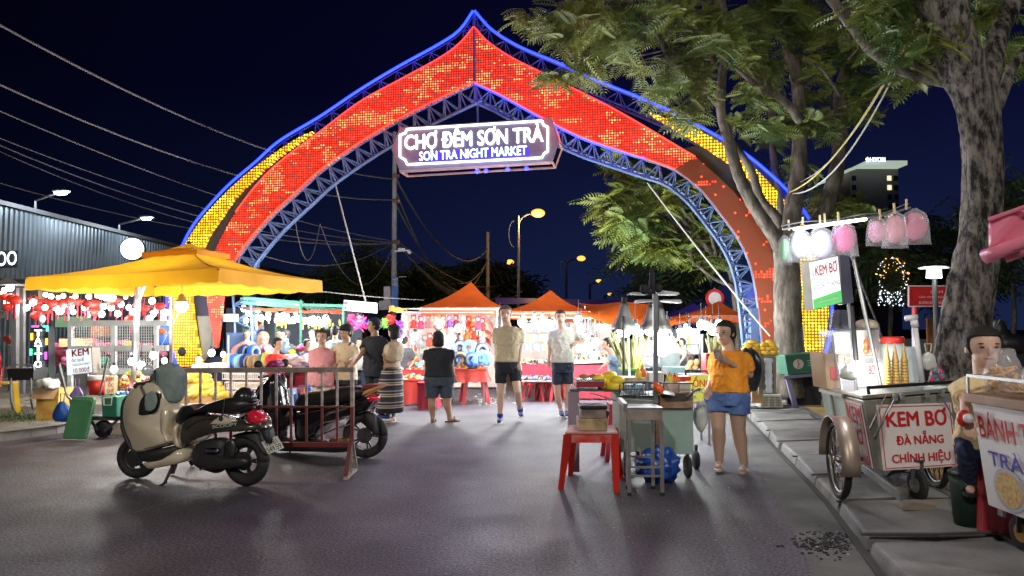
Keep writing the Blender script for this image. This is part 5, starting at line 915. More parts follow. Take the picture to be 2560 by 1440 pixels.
dc = {'red': (.6, .05, .03), 'crimson': (.4, .03, .08), 'white': (.8, .75, .72), 'violet': (.25, .1, .5), 'orange': (.7, .2, .04), 'pink': (.7, .3, .32), 'grey': (.35, .4, .4)}; protos = {k: doll(k, c, '%s felt doll hanging in the doll stall' % k) for k, c in dc.items()}; used = set(); rs = random.Random(21)
for i, (cn, u, v) in enumerate([('white', 1010, 792), ('red', 1034, 790), ('crimson', 1052, 792), ('pink', 1071, 790), ('orange', 1090, 790), ('red', 1108, 790), ('violet', 1124, 790), ('crimson', 1140, 790), ('pink', 1157, 791), ('red', 1172, 792), ('orange', 1184, 796), ('crimson', 1196, 793), ('red', 1207, 797), ('white', 1016, 828), ('pink', 1030, 832), ('red', 1073, 835), ('white', 1048, 838), ('violet', 1003, 815), ('grey', 1135, 840), ('orange', 1168, 820), ('red', 1186, 818), ('white', 1156, 825), ('grey', 1060, 840), ('pink', 1205, 822), ('white', 1127, 822)]):
    o = protos[cn] if cn not in used else dup(protos[cn]); used.add(cn); o.location = P(u, v-3, YD+rs.uniform(-.2, .5)); o.rotation_euler = (0, 0, rs.uniform(-.5, .5))
def cap(cn, c, label, grp='sun hats on the doll stall wall'):
    t = thing('sun_hat', label, 'hat', (0, 0, 0), grp); m = fab(cn+'_hatcloth', c); MB().lathe((0, 0, 0), [(.15, 0), (.155, .01), (.095, .03), (.085, .09), (.05, .13), (.01, .14)], 18, caps=False).build('crown_and_brim', m, t, smooth=True, solid=.006); MB().lathe((0, 0, 0), [(.098, .03), (.095, .055)], 18, caps=False).build('band', cream, t, solid=.004); return t
hp = [cap('coral', (.7, .25, .18), 'coral sun hat hanging on the doll stall'), cap('blush', (.75, .45, .4), 'blush pink sun hat hanging on the doll stall'), cap('straw', (.7, .55, .3), 'straw coloured sun hat hanging on the doll stall')]
for i, (u, v) in enumerate([(1145, 862), (1172, 860), (1192, 862), (1212, 858), (1150, 843), (1190, 843), (1214, 840), (1218, 815), (1060, 865), (1038, 862)]):
    o = hp[i] if i < 3 else dup(hp[i % 3]); o.location = P(u, v, 17.2); o.rotation_euler = (R(-70+rs.uniform(-15, 15)), 0, rs.uniform(-.3, .3))
boxth('hanging_bag', 1141, 838, 1158, 858, 17, .08, mat('coral_bag', (.6, .2, .12), .7), 'coral cloth bag hanging in the middle of the doll stall', 'bag'); boxth('hanging_cloth', 1068, 835, 1080, 865, 17, .06, mat('sign_red'), 'red cloth hanging behind the short person in black', 'cloth')
bp2 = bulb_proto(bulbC, .08, 'very bright bulb glaring in the middle of the stalls', 'bright bulbs of the doll and trinket stalls'); scatter_bulbs(bp2, [(1146, 820, 15.9), (1038, 840, 15.9), (1003, 845, 15.5), (1303, 806, 16.2), (1338, 810, 16.3), (1374, 810, 16.3), (1420, 830, 16.3), (1446, 800, 15.6), (1452, 822, 15.4), (1462, 845, 15.2), (1475, 868, 15.2), (1490, 855, 15.5), (1484, 890, 15.0), (1448, 870, 15.6), (1500, 820, 16)], 16, 0, 4, (.9, 1.2))
a, b = P(1118, 922, 14.6), P(1216, 922, 14.6); redO = mat('red_satin', (.42, .03, .02), .6, bump=.3, bs=8)
skirt('pillow_table', 'table with short red cloth carrying blue and black neck pillows', a.x, b.x, 14.6, .8, a.z-.03, redO, .42, 3)
for i, (cn, u, v, lb) in enumerate((('blue', 1127, 886, 'upper row, behind the person in black'), ('black', 1148, 887, 'upper row, second from the left'), ('grey', 1173, 887, 'upper row, light grey'), ('navy', 1205, 893, 'upper row, rightmost'), ('blue', 1130, 917, 'lower row, behind the elbow'), ('tan', 1150, 918, 'lower row with tan sides'), ('blue', 1182, 918, 'lower row, large bright one'), ('sky', 1200, 916, 'lower row, pale blue striped'), ('sky', 1212, 914, 'lower row, right end'))):
    o = neck_pillow(fb[cn], fb['grey' if cn in ('black', 'navy', 'blue') else 'sky'] if cn != 'tan' else fb['black'], '%s neck pillow on the centre table, %s' % (cn, lb), group='neck pillows on the centre table'); o.location = P(u, v, 14.7 if v > 900 else 15.0); o.rotation_euler = (0, 0, R(12 if i % 2 else -8)); o.scale = (1.0, 1.1, 1.0)
a, b = P(995, 950, 14.4), P(1062, 950, 14.4); skirt('toy_table', 'low table with orange red cloth left of the person in black', a.x, b.x, 14.4, .7, a.z-.02, redO, .03, 4); a, b = P(1000, 925, 15.3), P(1070, 925, 15.3); skirt('toy_table', 'upper red clothed table with toys behind the low one', a.x, b.x, 15.3, .5, a.z-.02, redO, .03, 5)
a, b = P(1044, 958, 13.6), P(1086, 958, 13.6); skirt('draped_box', 'box draped in dark crimson cloth beside the legs of the person in black', a.x, b.x, 13.6, .5, a.z-.02, mat('crimson_cloth', (.28, .01, .03), .85, bump=.4, bs=10), .02, 6, .05)
tc_ = [mat('toy_yellow', (.75, .6, .08), .5), mat('toy_teal', (.15, .55, .45), .5), mat('toy_red', (.65, .08, .06), .5), mat('toy_white', (.75, .72, .7), .5)]
o = heap('toy_heap', 1000, 1070, 893, 926, 15.4, 80, .05, tc_, 'heap of small bright toys on the upper red table', 7); o = heap('toy_heap', 998, 1060, 936, 950, 14.5, 60, .035, tc_, 'row of small coloured toys on the low red table', 8)
# ---------- plastic stools ----------
def stool(m, label, grp=None, h=.45, w=.3, topw=None):
    t = thing('plastic_stool', label, 'stool', (0, 0, 0), grp); tw = (topw or w*.8)/2; fw = w/2
    MB().bx(-tw, tw, -tw, tw, h-.02, h).build('seat', m, t, bevel=.01); mb = MB()
    for s in (-1, 1): mb.bx(-tw+.01, tw-.01, s*tw-.006-(.006 if s > 0 else -.006), s*tw+.006-(.006 if s > 0 else -.006), h-.09, h-.021)
    for s in (-1, 1): mb.bx(s*tw-.012*(s > 0), s*tw+.012*(s < 0), -tw+.013, tw-.013, h-.09, h-.022)
    mb.build('apron', m, t)
    for x in (-1, 1):
        for y in (-1, 1): MB().hexa([(x*fw-.025, y*fw-.025, 0), (x*fw+.025, y*fw-.025, 0), (x*fw+.025, y*fw+.025, 0), (x*fw-.025, y*fw+.025, 0), (x*(tw-.03)-.03, y*(tw-.03)-.03, h-.025), (x*(tw-.03)+.03, y*(tw-.03)-.03, h-.025), (x*(tw-.03)+.03, y*(tw-.03)+.03, h-.025), (x*(tw-.03)-.03, y*(tw-.03)+.03, h-.025)]).build('leg', m, t)
    return t
dred = pl('dark_red_plastic', (.38, .02, .03))
s0 = stool(dred, 'dark red plastic stool standing left under the trinket table', 'red stools under the trinket table', .46, .42, .34)
for i, (u, Y, lb) in enumerate(((1332, 15.4, None), (1372, 15.5, 'dark red plastic stool in the middle under the trinket table'), (1394, 15.3, "dark red plastic stool right, behind the shorter young man's legs"), (1352, 15.9, 'dark red plastic stool further back between the two front ones'))):
    o = s0 if i == 0 else dup(s0, label=lb); o.location = (P(u, 900, Y).x, Y, 0); o.rotation_euler = (0, 0, .1*i)
o = dup(s0, label='dark red plastic stool under the blue neck pillows beside the road'); o['group'] = 'red stools by the pillow table'; o.location = (P(1186, 900, 14.9).x, 14.9, 0); o.scale = (1.2, 1.2, 1.35); o.rotation_euler = (0, 0, .2)
s1 = stool(yelP, 'yellow plastic stool stacked on the dark red one under the neck pillows', None, .3, .34, .28); s1.location = (P(1182, 900, 14.8).x, 14.85, .5)
for cn, m, u, Y in (('red brown', pl('rust_plastic', (.4, .08, .05)), 745, 12.9), ('blue', bluP, 762, 13.1), ('lime green', limeP, 770, 13.5), ('yellow', yelP, 742, 13.8), ('pale blue', pl('pale_blue_plastic', (.25, .4, .7)), 716, 12.6)): o = stool(m, cn+' plastic stool among the stools behind the barrier', 'coloured stools behind the barrier', .47 if cn != 'yellow' else .62, .36); o.location = (P(u, 900, Y).x, Y, 0)
t = thing('juice_bottle', 'small bottle of yellow juice on the road by the pillow table', 'bottle', G(1161, 993)); MB().lathe(G(1161, 993), [(.03, 0), (.035, .01), (.035, .11), (.015, .15), (.015, .17)], 12).build('bottle', mat('juice_yellow', (.8, .6, .08), .2), t, smooth=True); MB().cyl(G(1161, 993)+V((0, 0, .17)), G(1161, 993)+V((0, 0, .19)), .017, n=8).build('cap', whtP, t)
# ---------- trinket stall ----------
wl = mat('white_counter', (.85, .85, .85), .5)
a, b = P(1305, 912, 16.2), P(1402, 912, 16.2); skirt('trinket_table', 'red skirted trinket table behind the two young men', a.x, b.x, 16.2, .8, a.z-.02, redF, .25, 7); a, b = P(1402, 914, 15.6), P(1525, 908, 15.6); skirt('trinket_table', 'red skirted brightly lit corner table by the woman in denim', a.x, b.x, 15.6, 1.3, a.z-.02, redF, .02, 8)
MB().prism([P(1405, 911, 15.65), P(1523, 906, 15.65), P(1518, 896, 16.8), P(1405, 896, 16.8)], V((0, 0, .02))).build('counter_cloth', wl, None, 'white cloth on the brightly lit corner table', 'cloth')
t = thing('low_table', 'low table with small trinkets above the dark red stools', 'table', P(1345, 1000, 15.2)); MB().prism([P(1300, 955, 15), P(1402, 955, 15), P(1402, 947, 15.7), P(1300, 947, 15.7)], V((0, 0, .02))).build('tabletop', mat('grey_canvas'), t)
for u in (1304, 1398): MB().bar(P(u, 955, 15.05), V((P(u, 955, 15.05).x, 15.05, 0)), .025).build('leg', dk, t)
tr_ = [mat('trinket_white', (.8, .8, .8), .3), mat('trinket_blue', (.1, .2, .5), .4), mat('trinket_gold', (.6, .45, .15), .3, metal=.6), mat('trinket_black', (.03, .03, .03), .4)]
rs = random.Random(31)
def trinkets(u0, u1, v0, v1, Y, n, label, s=(.02, .05), seed=1):
    r = random.Random(seed); mb = MB()
    for i in range(n): mb.cur = r.randrange(4); mb.box(P(r.uniform(u0, u1), r.uniform(v0, v1), Y+r.uniform(-.2, .4)), (r.uniform(*s), r.uniform(*s), r.uniform(*s)), r.uniform(0, 3), r.uniform(-.5, .5))
    mb.build('trinkets', tr_, None, label, 'trinkets', kind='stuff')
trinkets(1302, 1400, 940, 949, 15.3, 120, 'small white and blue trinkets on the low table', seed=2); trinkets(1308, 1400, 900, 910, 16.5, 130, 'small trinkets on the table behind the taller young man', seed=3); trinkets(1408, 1520, 888, 900, 16.2, 170, 'bright trinkets on the lit corner table', (.02, .07), 4)
t = thing('trinket_stall', 'trinket stall frame with hanging keyring rows under the right tent', 'stall', P(1390, 985, 17)); MB().bar(P(1262, 792, 16.6), P(1525, 796, 16.6), .03).bar(P(1300, 845, 17.4), P(1430, 845, 17.4), .02).bar(P(1524, 796, 16.6), P(1524, 960, 16.6), .03).build('rails', galv, t); MB().grid(lambda s, q: P(1300+230*s, 806+q*120, 18.6), 8, 2).build('back_sheet', mat('pale_back_cloth'), t)
mb = MB()
for row, (v, Y) in enumerate(((822, 17), (846, 17.1), (868, 17.2))):
    for u in range(1302, 1432, 5): mb.cur = rs.choice((0, 0, 1, 1, 2)); c = P(u, v+rs.uniform(-3, 3), Y); mb.box(c, (.022, .015, rs.uniform(.1, .2)))
for u in range(1470, 1526, 6): mb.cur = rs.randrange(4); mb.box(P(u, 812+rs.uniform(-2, 3), 16.7), (.03, .02, rs.uniform(.12, .3)))
mb.build('hanging_keyrings', tr_, None, 'rows of blue and white keyrings hanging in the trinket stall', 'keyrings', kind='stuff')
def shade_lamp(u, v, Y, s, label, grp=None):
    t = thing('shade_lamp', label, 'lamp', P(u, v+12, Y), grp); c = P(u, v, Y); MB().lathe(c, [(.02*s, .14*s), (.035*s, .12*s), (.05*s, .05*s), (.085*s, -.02*s), (.12*s, -.07*s)], 18, caps=False).build('shade', mat('ribbed_shade', (.45, .47, .45), .35, metal=.5), t, smooth=True, solid=.004); MB().ball(c-V((0, 0, .065*s)), .062*s, 12, 8).build('bulb', bulbC, t); MB().cyl(c+V((0, 0, .13*s)), c+V((0, 0, .19*s)), .022*s, n=8).build('socket', blk, t); return t
for i, u in enumerate((1308, 1336, 1356, 1392)): shade_lamp(u, 797, 16.0, .9, ['clip lamp with metal shade above the taller young man\'s shoulder', 'second clip lamp with metal shade in the trinket stall', 'third clip lamp with metal shade in the trinket stall', 'clip lamp with metal shade just left of the shorter young man'][i], 'clip lamps of the trinket stall')
def flower(cn, c, u, v, Y, s, label):
    rs = random.Random(int(u)); m = mat(cn+'_petals', c, .6); t = thing('flower_ball', label, 'decoration', P(u, v, Y)); ctr = P(u, v, Y); mb = MB()
    for i in range(46):
        d = V((rs.gauss(0, 1), rs.gauss(0, 1), rs.gauss(0, 1))).normalized(); x, y = frame_of(d); q = ctr+d*s*.55; w = s*.28; mb.add([q-x*w*.4, q+d*s*.25-x*w, q+d*s*.5, q+d*s*.25+x*w, q+x*w*.4, q+y*w*.5], [(0, 1, 2, 5), (5, 2, 3, 4)])
    mb.build('petals', m, t); MB().ball(ctr, s*.5, 10, 8).build('core', m, t)
flower('magenta', (.75, .04, .2), 898, 808, 14.8, .2, 'large magenta paper flower ball under the white lightbox'); flower('rose', (.8, .12, .3), 878, 797, 15, .11, 'small rose flower ball beside the large magenta one'); flower('royal', (.05, .08, .6), 920, 812, 15.2, .12, 'blue flower ball behind the man in the black shirt'); flower('lime', (.2, .6, .08), 963, 808, 15, .12, 'lime green flower ball right of the tall man in black'); flower('scarlet', (.8, .04, .03), 976, 800, 15, .13, 'scarlet flower ball above the striped skirt person'); flower('purple', (.3, .05, .6), 998, 812, 15, .12, 'purple flower ball at the left edge of the doll stall'); flower('purple', (.3, .05, .6), 1000, 838, 15, .09, 'lower purple flower ball at the left edge of the doll stall')
t = thing('toy_monkey', 'orange toy animal perched on the rail beside the blue banner', 'toy', P(987, 778, 15.8)); mb = MB(); mb.ball(P(980, 770, 15.8), (.07, .07, .07)); mb.ball(P(992, 774, 15.8), (.14, .07, .06)); mb.tube([P(1000, 774, 15.8), P(1012, 772, 15.8), P(1018, 778, 15.8)], .02, 6); mb.tube([P(975, 774, 15.8), P(972, 781, 15.8)], .02, 6); mb.build('body', mat('orange_plush', (.7, .3, .05), .9), t, remesh=.015)
# ---------- sugar cane ----------
caneM = mat('sugar_cane', (.5, .5, .17), .5, var=.25, vs=9)
def canes(u0, u1, ub0, ub1, vt, vb, Y, n, label, seed=1):
    r = random.Random(seed); t = thing('sugar_cane_bundle', label, 'sugar cane', P((ub0+ub1)/2, vb, Y))
    for i in range(n):
        k = i/(n-1); a = P(lerp(ub0, ub1, k), vb, Y+r.uniform(-.12, .12)); b = P(lerp(u0, u1, k)+r.uniform(-6, 6), vt+r.uniform(-8, 22), Y+.35+r.uniform(-.2, .2)); MB().tube([a, lerp(a, b, .5)+V((r.uniform(-.02, .02), 0, 0)), b], r.uniform(.012, .02), 6).build('cane', caneM, t)
canes(1522, 1624, 1563, 1598, 838, 935, 12.0, 34, 'wide fan of yellow green sugar canes in a green basket'); canes(1764, 1806, 1774, 1796, 838, 884, 11.0, 16, 'small bundle of sugar canes behind the phone', 2)
t = thing('green_basket', 'green basket holding the sugar canes', 'basket', P(1580, 948, 12)); MB().prism([P(1558, 924, 11.8), P(1600, 924, 11.8), P(1596, 948, 11.8), P(1562, 948, 11.8)], V((0, .4, 0))).build('body', grnP, t, bevel=.01); MB().prism([P(1556, 922, 11.78), P(1602, 922, 11.78), P(1602, 927, 11.78), P(1556, 927, 11.78)], V((0, .44, 0))).build('rim', limeP, t)
boxth('red_container', 1766, 884, 1798, 940, 10.9, .3, redP, 'red container holding the small sugar cane bundle', 'container')
# ---------- further stalls at the right ----------
boxth('glass_case', 1622, 882, 1700, 918, 13.4, .5, mat('case_glass', (.6, .7, .68), .15, trans=.6), 'glass display case behind the steel post', 'display case'); boxth('dark_cool_box', 1668, 918, 1718, 938, 12.6, .4, mat('slate_plastic', (.07, .11, .12), .5), 'dark slate cool box behind the post of the street cart', 'cool box')
t = thing('dome_cage', 'pale dome shaped cage with blue cloth under the sugar canes', 'cage', P(1618, 918, 12.6)); c = P(1620, 915, 12.7); MB().lathe(c, [(.02, .33), (.1, .32), (.17, .25), (.19, .1), (.19, 0)], 20, caps=False).build('dome', mat('pale_blue_cloth', (.55, .6, .75), .6), t, smooth=True, solid=.01); MB().lathe(c, [(.195, .24), (.2, .2), (.195, .16)], 20, caps=False).build('band', mat('violet_cloth', (.12, .1, .4), .6), t, solid=.01)
for u, Y, lb in ((1738, 15, 'white vertical banner with small red print'), (1718, 16, 'white hanging cloth behind the coconut stall')): boxth('hanging_banner', u-10, 822, u+12, 885, Y, .02, wl, lb, 'banner')
boxth('green_banner', 1718, 838, 1738, 868, 15.5, .02, mat('fruit_lime'), 'green and white banner left of the dark loudspeaker', 'banner'); t = thing('loudspeaker', 'tall dark loudspeaker column left of the phone', 'speaker', P(1764, 892, 12)); a, b = P(1758, 890, 12), P(1768, 836, 12); MB().bx(a.x, b.x, 12, 12.15, a.z, b.z).build('cabinet', blkP, t); MB().bar(P(1763, 890, 12.07), V((P(1763, 0, 12.07).x, 12.07, 0)), .03).build('stand', dk, t)
t = thing('coconut_stand', 'small metal stand of brown coconuts left of the woman in orange', 'stand', P(1730, 960, 12.4)); MB().prism([P(1712, 928, 12.4), P(1750, 928, 12.4), P(1750, 924, 12.8), P(1712, 924, 12.8)], V((0, 0, .02))).build('shelf', dk, t)
for u in (1716, 1746): MB().bar(P(u, 860, 12.6), V((P(u, 0, 12.6).x, 12.6, 0)), .02).build('post', dk, t)
MB().bar(P(1716, 888, 12.6), P(1746, 886, 12.6), .02).bar(P(1716, 862, 12.6), P(1746, 860, 12.6), .02).build('rails', dk, t)
coco = mat('coconut', (.4, .24, .1), .8, var=.3, vs=10)
for i, (u, v) in enumerate(((1721, 919), (1738, 919), (1727, 909), (1742, 906))): MB().ball(P(u, v, 12.6), .06, 12, 8).build('coconut', coco, None, 'brown round coconut on the small metal stand', 'coconut', 'coconuts on the small stand', smooth=True)
bp3 = bulb_proto(bulbC, .075, 'bright bulb hanging in the far stalls behind the street cart', 'bright bulbs of the far right stalls'); scatter_bulbs(bp3, [(1588, 823, 13.5), (1668, 836, 14.5), (1700, 832, 15), (1722, 828, 15), (1716, 818, 16), (1753, 812, 14.5), (1765, 814, 14.8), (1782, 824, 13.2), (1654, 860, 11.8), (1632, 867, 12.2), (1662, 872, 12.2), (1672, 858, 12.6), (1540, 848, 16), (1600, 832, 17), (1690, 842, 16), (1735, 840, 17), (1797, 808, 15)], 14, 0, 6, (.9, 1.3))
for x, Y, p in ((1100, 13.8, 130), (1340, 14.6, 130), (1470, 14.4, 190), (1660, 12.0, 110), (760, 14.2, 110), (340, 11.3, 70), (900, 14.6, 80), (1240, 15.2, 70), (1560, 14.5, 90), (640, 15.5, 70), (200, 14.2, 70), (1760, 13.5, 60)): lamp('stall_light', P(x, 800, Y), p*1.9, (.97, 1, .98), .15)
t = thing('mango_stand', 'wooden stand stacked with yellow mangoes at the foot of the gate', 'stand', P(1900, 985, 12.3)); YM = 12.2; pw = mat('grey_wood', (.22, .19, .14), .8)
MB().prism([P(1862, 896, YM), P(1940, 893, YM), P(1940, 886, YM+.5), P(1862, 888, YM+.5)], V((0, 0, .03))).build('tabletop', pw, t)
for u in (1866, 1900, 1936): MB().bar(P(u, 893, YM+.03), P(u, 985, YM+.03), .05).build('leg', pw, t)
MB().prism([P(1902, 896, YM+.05), P(1936, 895, YM+.05), P(1936, 975, YM+.05), P(1902, 975, YM+.05)], V((0, .02, 0))).build('front_board', pw, t)
rs = random.Random(14); k = 0
pr = MB().ball((0, 0, 0), (.085, .05, .045), 12, 8).build('mango', fruitY, None, 'ripe yellow mango stacked on the wooden stand', 'mango', 'mangoes on the wooden stand', smooth=True)
for row, (v, us) in enumerate(((889, (1872, 1892, 1912, 1932)), (878, (1866, 1884, 1902, 1922, 1936)), (869, (1872, 1890, 1908, 1928)), (863, (1880, 1925)))):
    for u in us:
        for dy in (0, .2):
            o = pr if k == 0 else pr.copy()
            if k: C.objects.link(o)
            k += 1; o.location = P(u+rs.uniform(-2, 2), v, YM+.12+dy); o.rotation_euler = (rs.uniform(-.3, .3), rs.uniform(-.3, .3), rs.uniform(-.5, .5))
crumple(MB().ball(P(1872, 925, 12.0), (.22, .2, .36), 20, 14).build('bin_bag', mat('black_bag', (.012, .012, .016), .3), None, 'bulging black bin bag behind the woman in orange', 'bag', smooth=True), .1, .15)
t = thing('cup_sleeve', 'tall clear bag of stacked white cups hanging on the mango stand', 'cups', P(1921, 982, 12)); c = P(1923, 982, 12.05); MB().lathe(c, [(.05, 0), (.06, .05), (.045, .1), (.065, .16), (.05, .22), (.066, .28), (.05, .34), (.06, .4), (.05, .46), (.075, .52), (.06, .56)], 14).build('cups', mat('cup_white', (.6, .65, .68), .2), t, smooth=True)
t = thing('plastic_basket', 'white slotted plastic basket upside down on the pavement under the cups', 'basket', G(1930, 1021, .13)); c = G(1930, 1020, .13); q = [V((c.x+x, c.y+y, z)) for z, s in ((.135, .2), (.36, .16)) for x, y in ((-s, 0), (s, 0), (s, .3), (-s, .3))]; MB().hexa(q).build('shell', mat('ivory_plastic', (.6, .57, .48), .5), t, bevel=.012)
mb = MB()
for k in range(3):
    for j in range(6): z = .17+j*.028; s = .19-.04*(z-.135)/.225; x = c.x-s*.62+k*s*.62; mb.box((x, c.y-.004, z), (.075, .006, .012))
mb.build('slots', mat('slot_shadow', (.16, .15, .12), .8), t); MB().box(c+V((0, .1, .235)), (.22, .12, .02)).build('black_strap', blk, t)
boxth('blue_lidded_bin', 1880, 964, 1908, 1008, 12.4, .3, mat('kraft_bin', (.35, .2, .1), .7), 'kraft brown bin behind the plastic basket', 'bin'); MB().ball(P(1894, 964, 12.55), (.11, .12, .06), 12, 8).build('blue_dome', mat('sky_lid', (.15, .4, .7), .3), None, 'sky blue dome resting on the kraft brown bin', 'cover', smooth=True); boxth('teal_box', 1858, 968, 1880, 1004, 12.6, .3, mat('teal_box', (.02, .12, .15), .6), 'dark teal box beside the kraft brown bin', 'box')
t = thing('bench_stand', 'grey violet stand with dark space below carrying the green logo box', 'stand', G(1990, 1018, .13)); YGb = 12.7; pv = mat('grey_violet_paint', (.16, .14, .22), .6); MB().prism([P(1960, 948, YGb), P(2062, 938, YGb), P(2062, 932, YGb+.6), P(1965, 936, YGb+.6)], V((0, 0, .05))).build('tabletop', pv, t)
for u, v in ((1968, 1018), (2058, 1005)): MB().bar(P(u, 945, YGb+.05), V((P(u, 0, YGb+.05).x, YGb+.05, .135)), .07).build('leg', pv, t)
MB().bx(P(1975, 0, YGb).x, P(2060, 0, YGb).x, YGb+.5, YGb+.55, .14, .72).build('back_panel', blkP, t)
t = thing('green_logo_box', 'dark green box with a round pale crest on the grey violet stand', 'box', P(2010, 940, YGb)); fc = [P(1970, 938, YGb+.05), P(2058, 930, YGb-.05), P(2056, 880, YGb-.05), P(1962, 888, YGb+.05)]; MB().prism(fc, V((0, .45, 0))).build('body', mat('bottle_green', (.02, .1, .06), .5), t, bevel=.01); bb = Bd(fc[0], fc[1], fc[3]); mb = MB(); mb.lathe(bb.p(.34, .5, .005), [(.01, 0), (.085, 0), (.085, .004)], 20, ax=bb.n); mb.build('crest', mat('crest_beige', (.5, .42, .36), .6), t)
mb = MB(); mb.tube([bb.p(.30, .3, .015), bb.p(.34, .45, .015), bb.p(.33, .68, .015), bb.p(.38, .7, .015)], .008, 5); mb.tube([bb.p(.34, .45, .015), bb.p(.4, .55, .015)], .006, 5); mb.build('crest_figure', mat('brown_wood'), t); mb = MB()
for y in (.6, .48, .36): mb.prism([bb.p(.6, y, .004), bb.p(.86, y, .004), bb.p(.86, y+.035, .004), bb.p(.6, y+.035, .004)], bb.n*.002)
mb.build('small_print', mat('mint_board'), t)
# ---------- avocado ice cream cart (KEM BƠ) ----------
stl = mat('worn_steel', (.42, .42, .38), .38, metal=.6, var=.25, vs=3, dirt=(.3, .24, .16)); mint = mat('mint_paint', (.45, .55, .48), .5, var=.2, vs=4, dirt=(.35, .36, .3)); sgn = mat('sign_sheet', (.72, .66, .64), .45, var=.06, vs=2); red2 = mat('sign_crimson', (.55, .015, .02), .5)
ct = thing('avocado_ice_cart', 'steel tricycle cart with red lettered boards KEM BƠ ĐÀ NẴNG on the pavement', 'cart', (3.2, 6.0, .13))
ff = Fr((2.77, 5.8), (3.72, 6.12)); sf2 = Fr((2.77, 5.8), (2.66, 6.9))
A = [ff.p(2158, 1001), ff.p(2389, 981), ff.p(2415, 1162), ff.p(2188, 1178)]; bk = V((.10, 1.0, 0)); Bk = [A[0]+bk, A[1]+bk, A[2]+bk*.95, A[3]+bk*.95]
MB().hexa([A[3], A[2], Bk[2], Bk[3], A[0], A[1], Bk[1], Bk[0]]).build('body', [stl], ct, bevel=.008)
bb = Bd(ff.p(2206, 1176)-ff.n*.012, ff.p(2392, 1164)-ff.n*.012, ff.p(2188, 1012)-ff.n*.012)
def board(bb, par, m=sgn, th=.008): MB().prism([bb.p(0, 0), bb.p(1, 0), bb.p(1, 1), bb.p(0, 1)], -bb.n*th).build('sign_board', m, par)
def border(bb, mb, i=.03, w=.008, d=.003):
    q = [bb.p(i, i, d), bb.p(1-i, i, d), bb.p(1-i, 1-i, d), bb.p(i, 1-i, d)]
    for p, r_ in zip(q, q[1:]+q[:1]): mb.bar(p, r_, w, .003)
board(bb, ct); mb = MB(); border(bb, mb); bb.text(mb, 'KEM BƠ', .1, .66, .9, .93, .006, .012); bb.text(mb, 'ĐÀ NẴNG', .2, .38, .83, .58, .006, .01); bb.text(mb, 'CHÍNH HIỆU', .12, .07, .9, .28, .006, .01); mb.build('lettering', red2, ct)
s_ = lambda t_, z_: lerp(lerp(A[3], Bk[3], t_), lerp(A[0], Bk[0], t_), z_); nL = (A[0]-A[3]).cross(Bk[0]-A[0]).normalized(); nL = nL if nL.x < 0 else -nL
bb = Bd(s_(.38, .04)+nL*.012, s_(.02, .04)+nL*.012, s_(.38, .95)+nL*.012); board(bb, ct); mb = MB(); border(bb, mb, .04); bb.text(mb, 'KEM', .12, .66, .88, .92, .006, .01); bb.text(mb, 'BƠ', .2, .34, .8, .6, .006, .01); bb.text(mb, 'ĐÀ NẴNG', .08, .06, .94, .24, .006, .00); mb.build('lettering', red2, ct)
q0, q1, q2, q3 = s_(.42, .28)+nL*.012, s_(1, .28)+nL*.012, s_(1, 1)+nL*.012, s_(.42, 1)+nL*.012; MB().prism([q0, q1, q2, q3], -nL*.01).build('side_panel', mint, ct)
MB().bar(s_(.72, .28)+nL*.02, s_(.72, 1)+nL*.02, .03, .015).bar(s_(.4, 1)+nL*.015, s_(1, 1)+nL*.015, .03).build('side_frame', stl, ct)
tp = [x+V((0, 0, .012)) for x in (A[0], A[1], Bk[1], Bk[0])]; MB().prism([x+(sum(tp, V())/4-x)*-.04 for x in tp], V((0, 0, .03))).build('top_plate', stl, ct, bevel=.006)
mb = MB(); r0, r1 = P(2170, 969, 5.75), P(2383, 955, 6.1); mb.tube([P(2172, 985, 5.76), r0, r1, P(2384, 968, 6.12)], .014, 8); mb.build('rail', blkP, ct)
mb = MB()
for a, b in (((2228, 990), (2175, 1090)), ((2340, 985), (2392, 1075))): mb.cyl(ff.p(*a)-ff.n*.04, ff.p(*b)-ff.n*.04, .006, n=6)
for u, v in ((2228, 992), (2245, 990), (2308, 986), (2345, 982)): mb.box(ff.p(u, v)-ff.n*.03, (.03, .05, .05))
mb.tube([ff.p(2166, 1070)-ff.n*.03, ff.p(2180, 1030)-ff.n*.05, ff.p(2206, 985)-ff.n*.04], .004, 5); mb.build('clamps', galv, ct)
tyre = mat('tyre_rubber', (.018, .018, .019), .75, bump=.4, bs=60); steelW = mat('wheel_steel', (.4, .38, .33), .35, metal=.8)
def spoked(name, c, ax, r, w, par, ns=10, tw=.028):
    ax = V(ax).normalized(); x, y = frame_of(ax); ring = [c+x*((r-tw)*math.cos(2*math.pi*k/32))+y*((r-tw)*math.sin(2*math.pi*k/32)) for k in range(33)]
    W_ = MB().tube([c+(p-c) for p in ring], tw, 10).build(name, tyre, par, smooth=True)
    R_2 = MB(); rr2 = [c+(p-c)*((r-2*tw-.004)/(r-tw)) for p in ring]; R_2.tube(rr2, .012, 8); R_2.cyl(c-ax*w, c+ax*w, .03, n=12)
    for k in range(ns*2): a = math.pi*k/ns+(.1 if k % 2 else -.1); a2 = math.pi*k/ns; s = ax*(w*.8*(1 if k % 2 else -1)); R_2.cyl(c+s+(x*math.cos(a)+y*math.sin(a))*.028, c+(x*math.cos(a2)+y*math.sin(a2))*(r-2*tw), .004, n=5)
    R_2.build('rim', steelW, W_, smooth=True); return W_
wc = V((2.62, 6.0, .445)); spoked('wheel', wc, (-1, .16, 0), .312, .04, ct)
mb = MB(); axw = V((-1, .16, 0)).normalized(); fx = V((-.16, -1, 0)).normalized(); inn = []; out = []
ringF = [[wc+fx*(.345*math.cos(a))+V((0, 0, .345*math.sin(a)))+axw*s for s in (-.07, .07)] for a in [R(-12+15*k) for k in range(14)]]
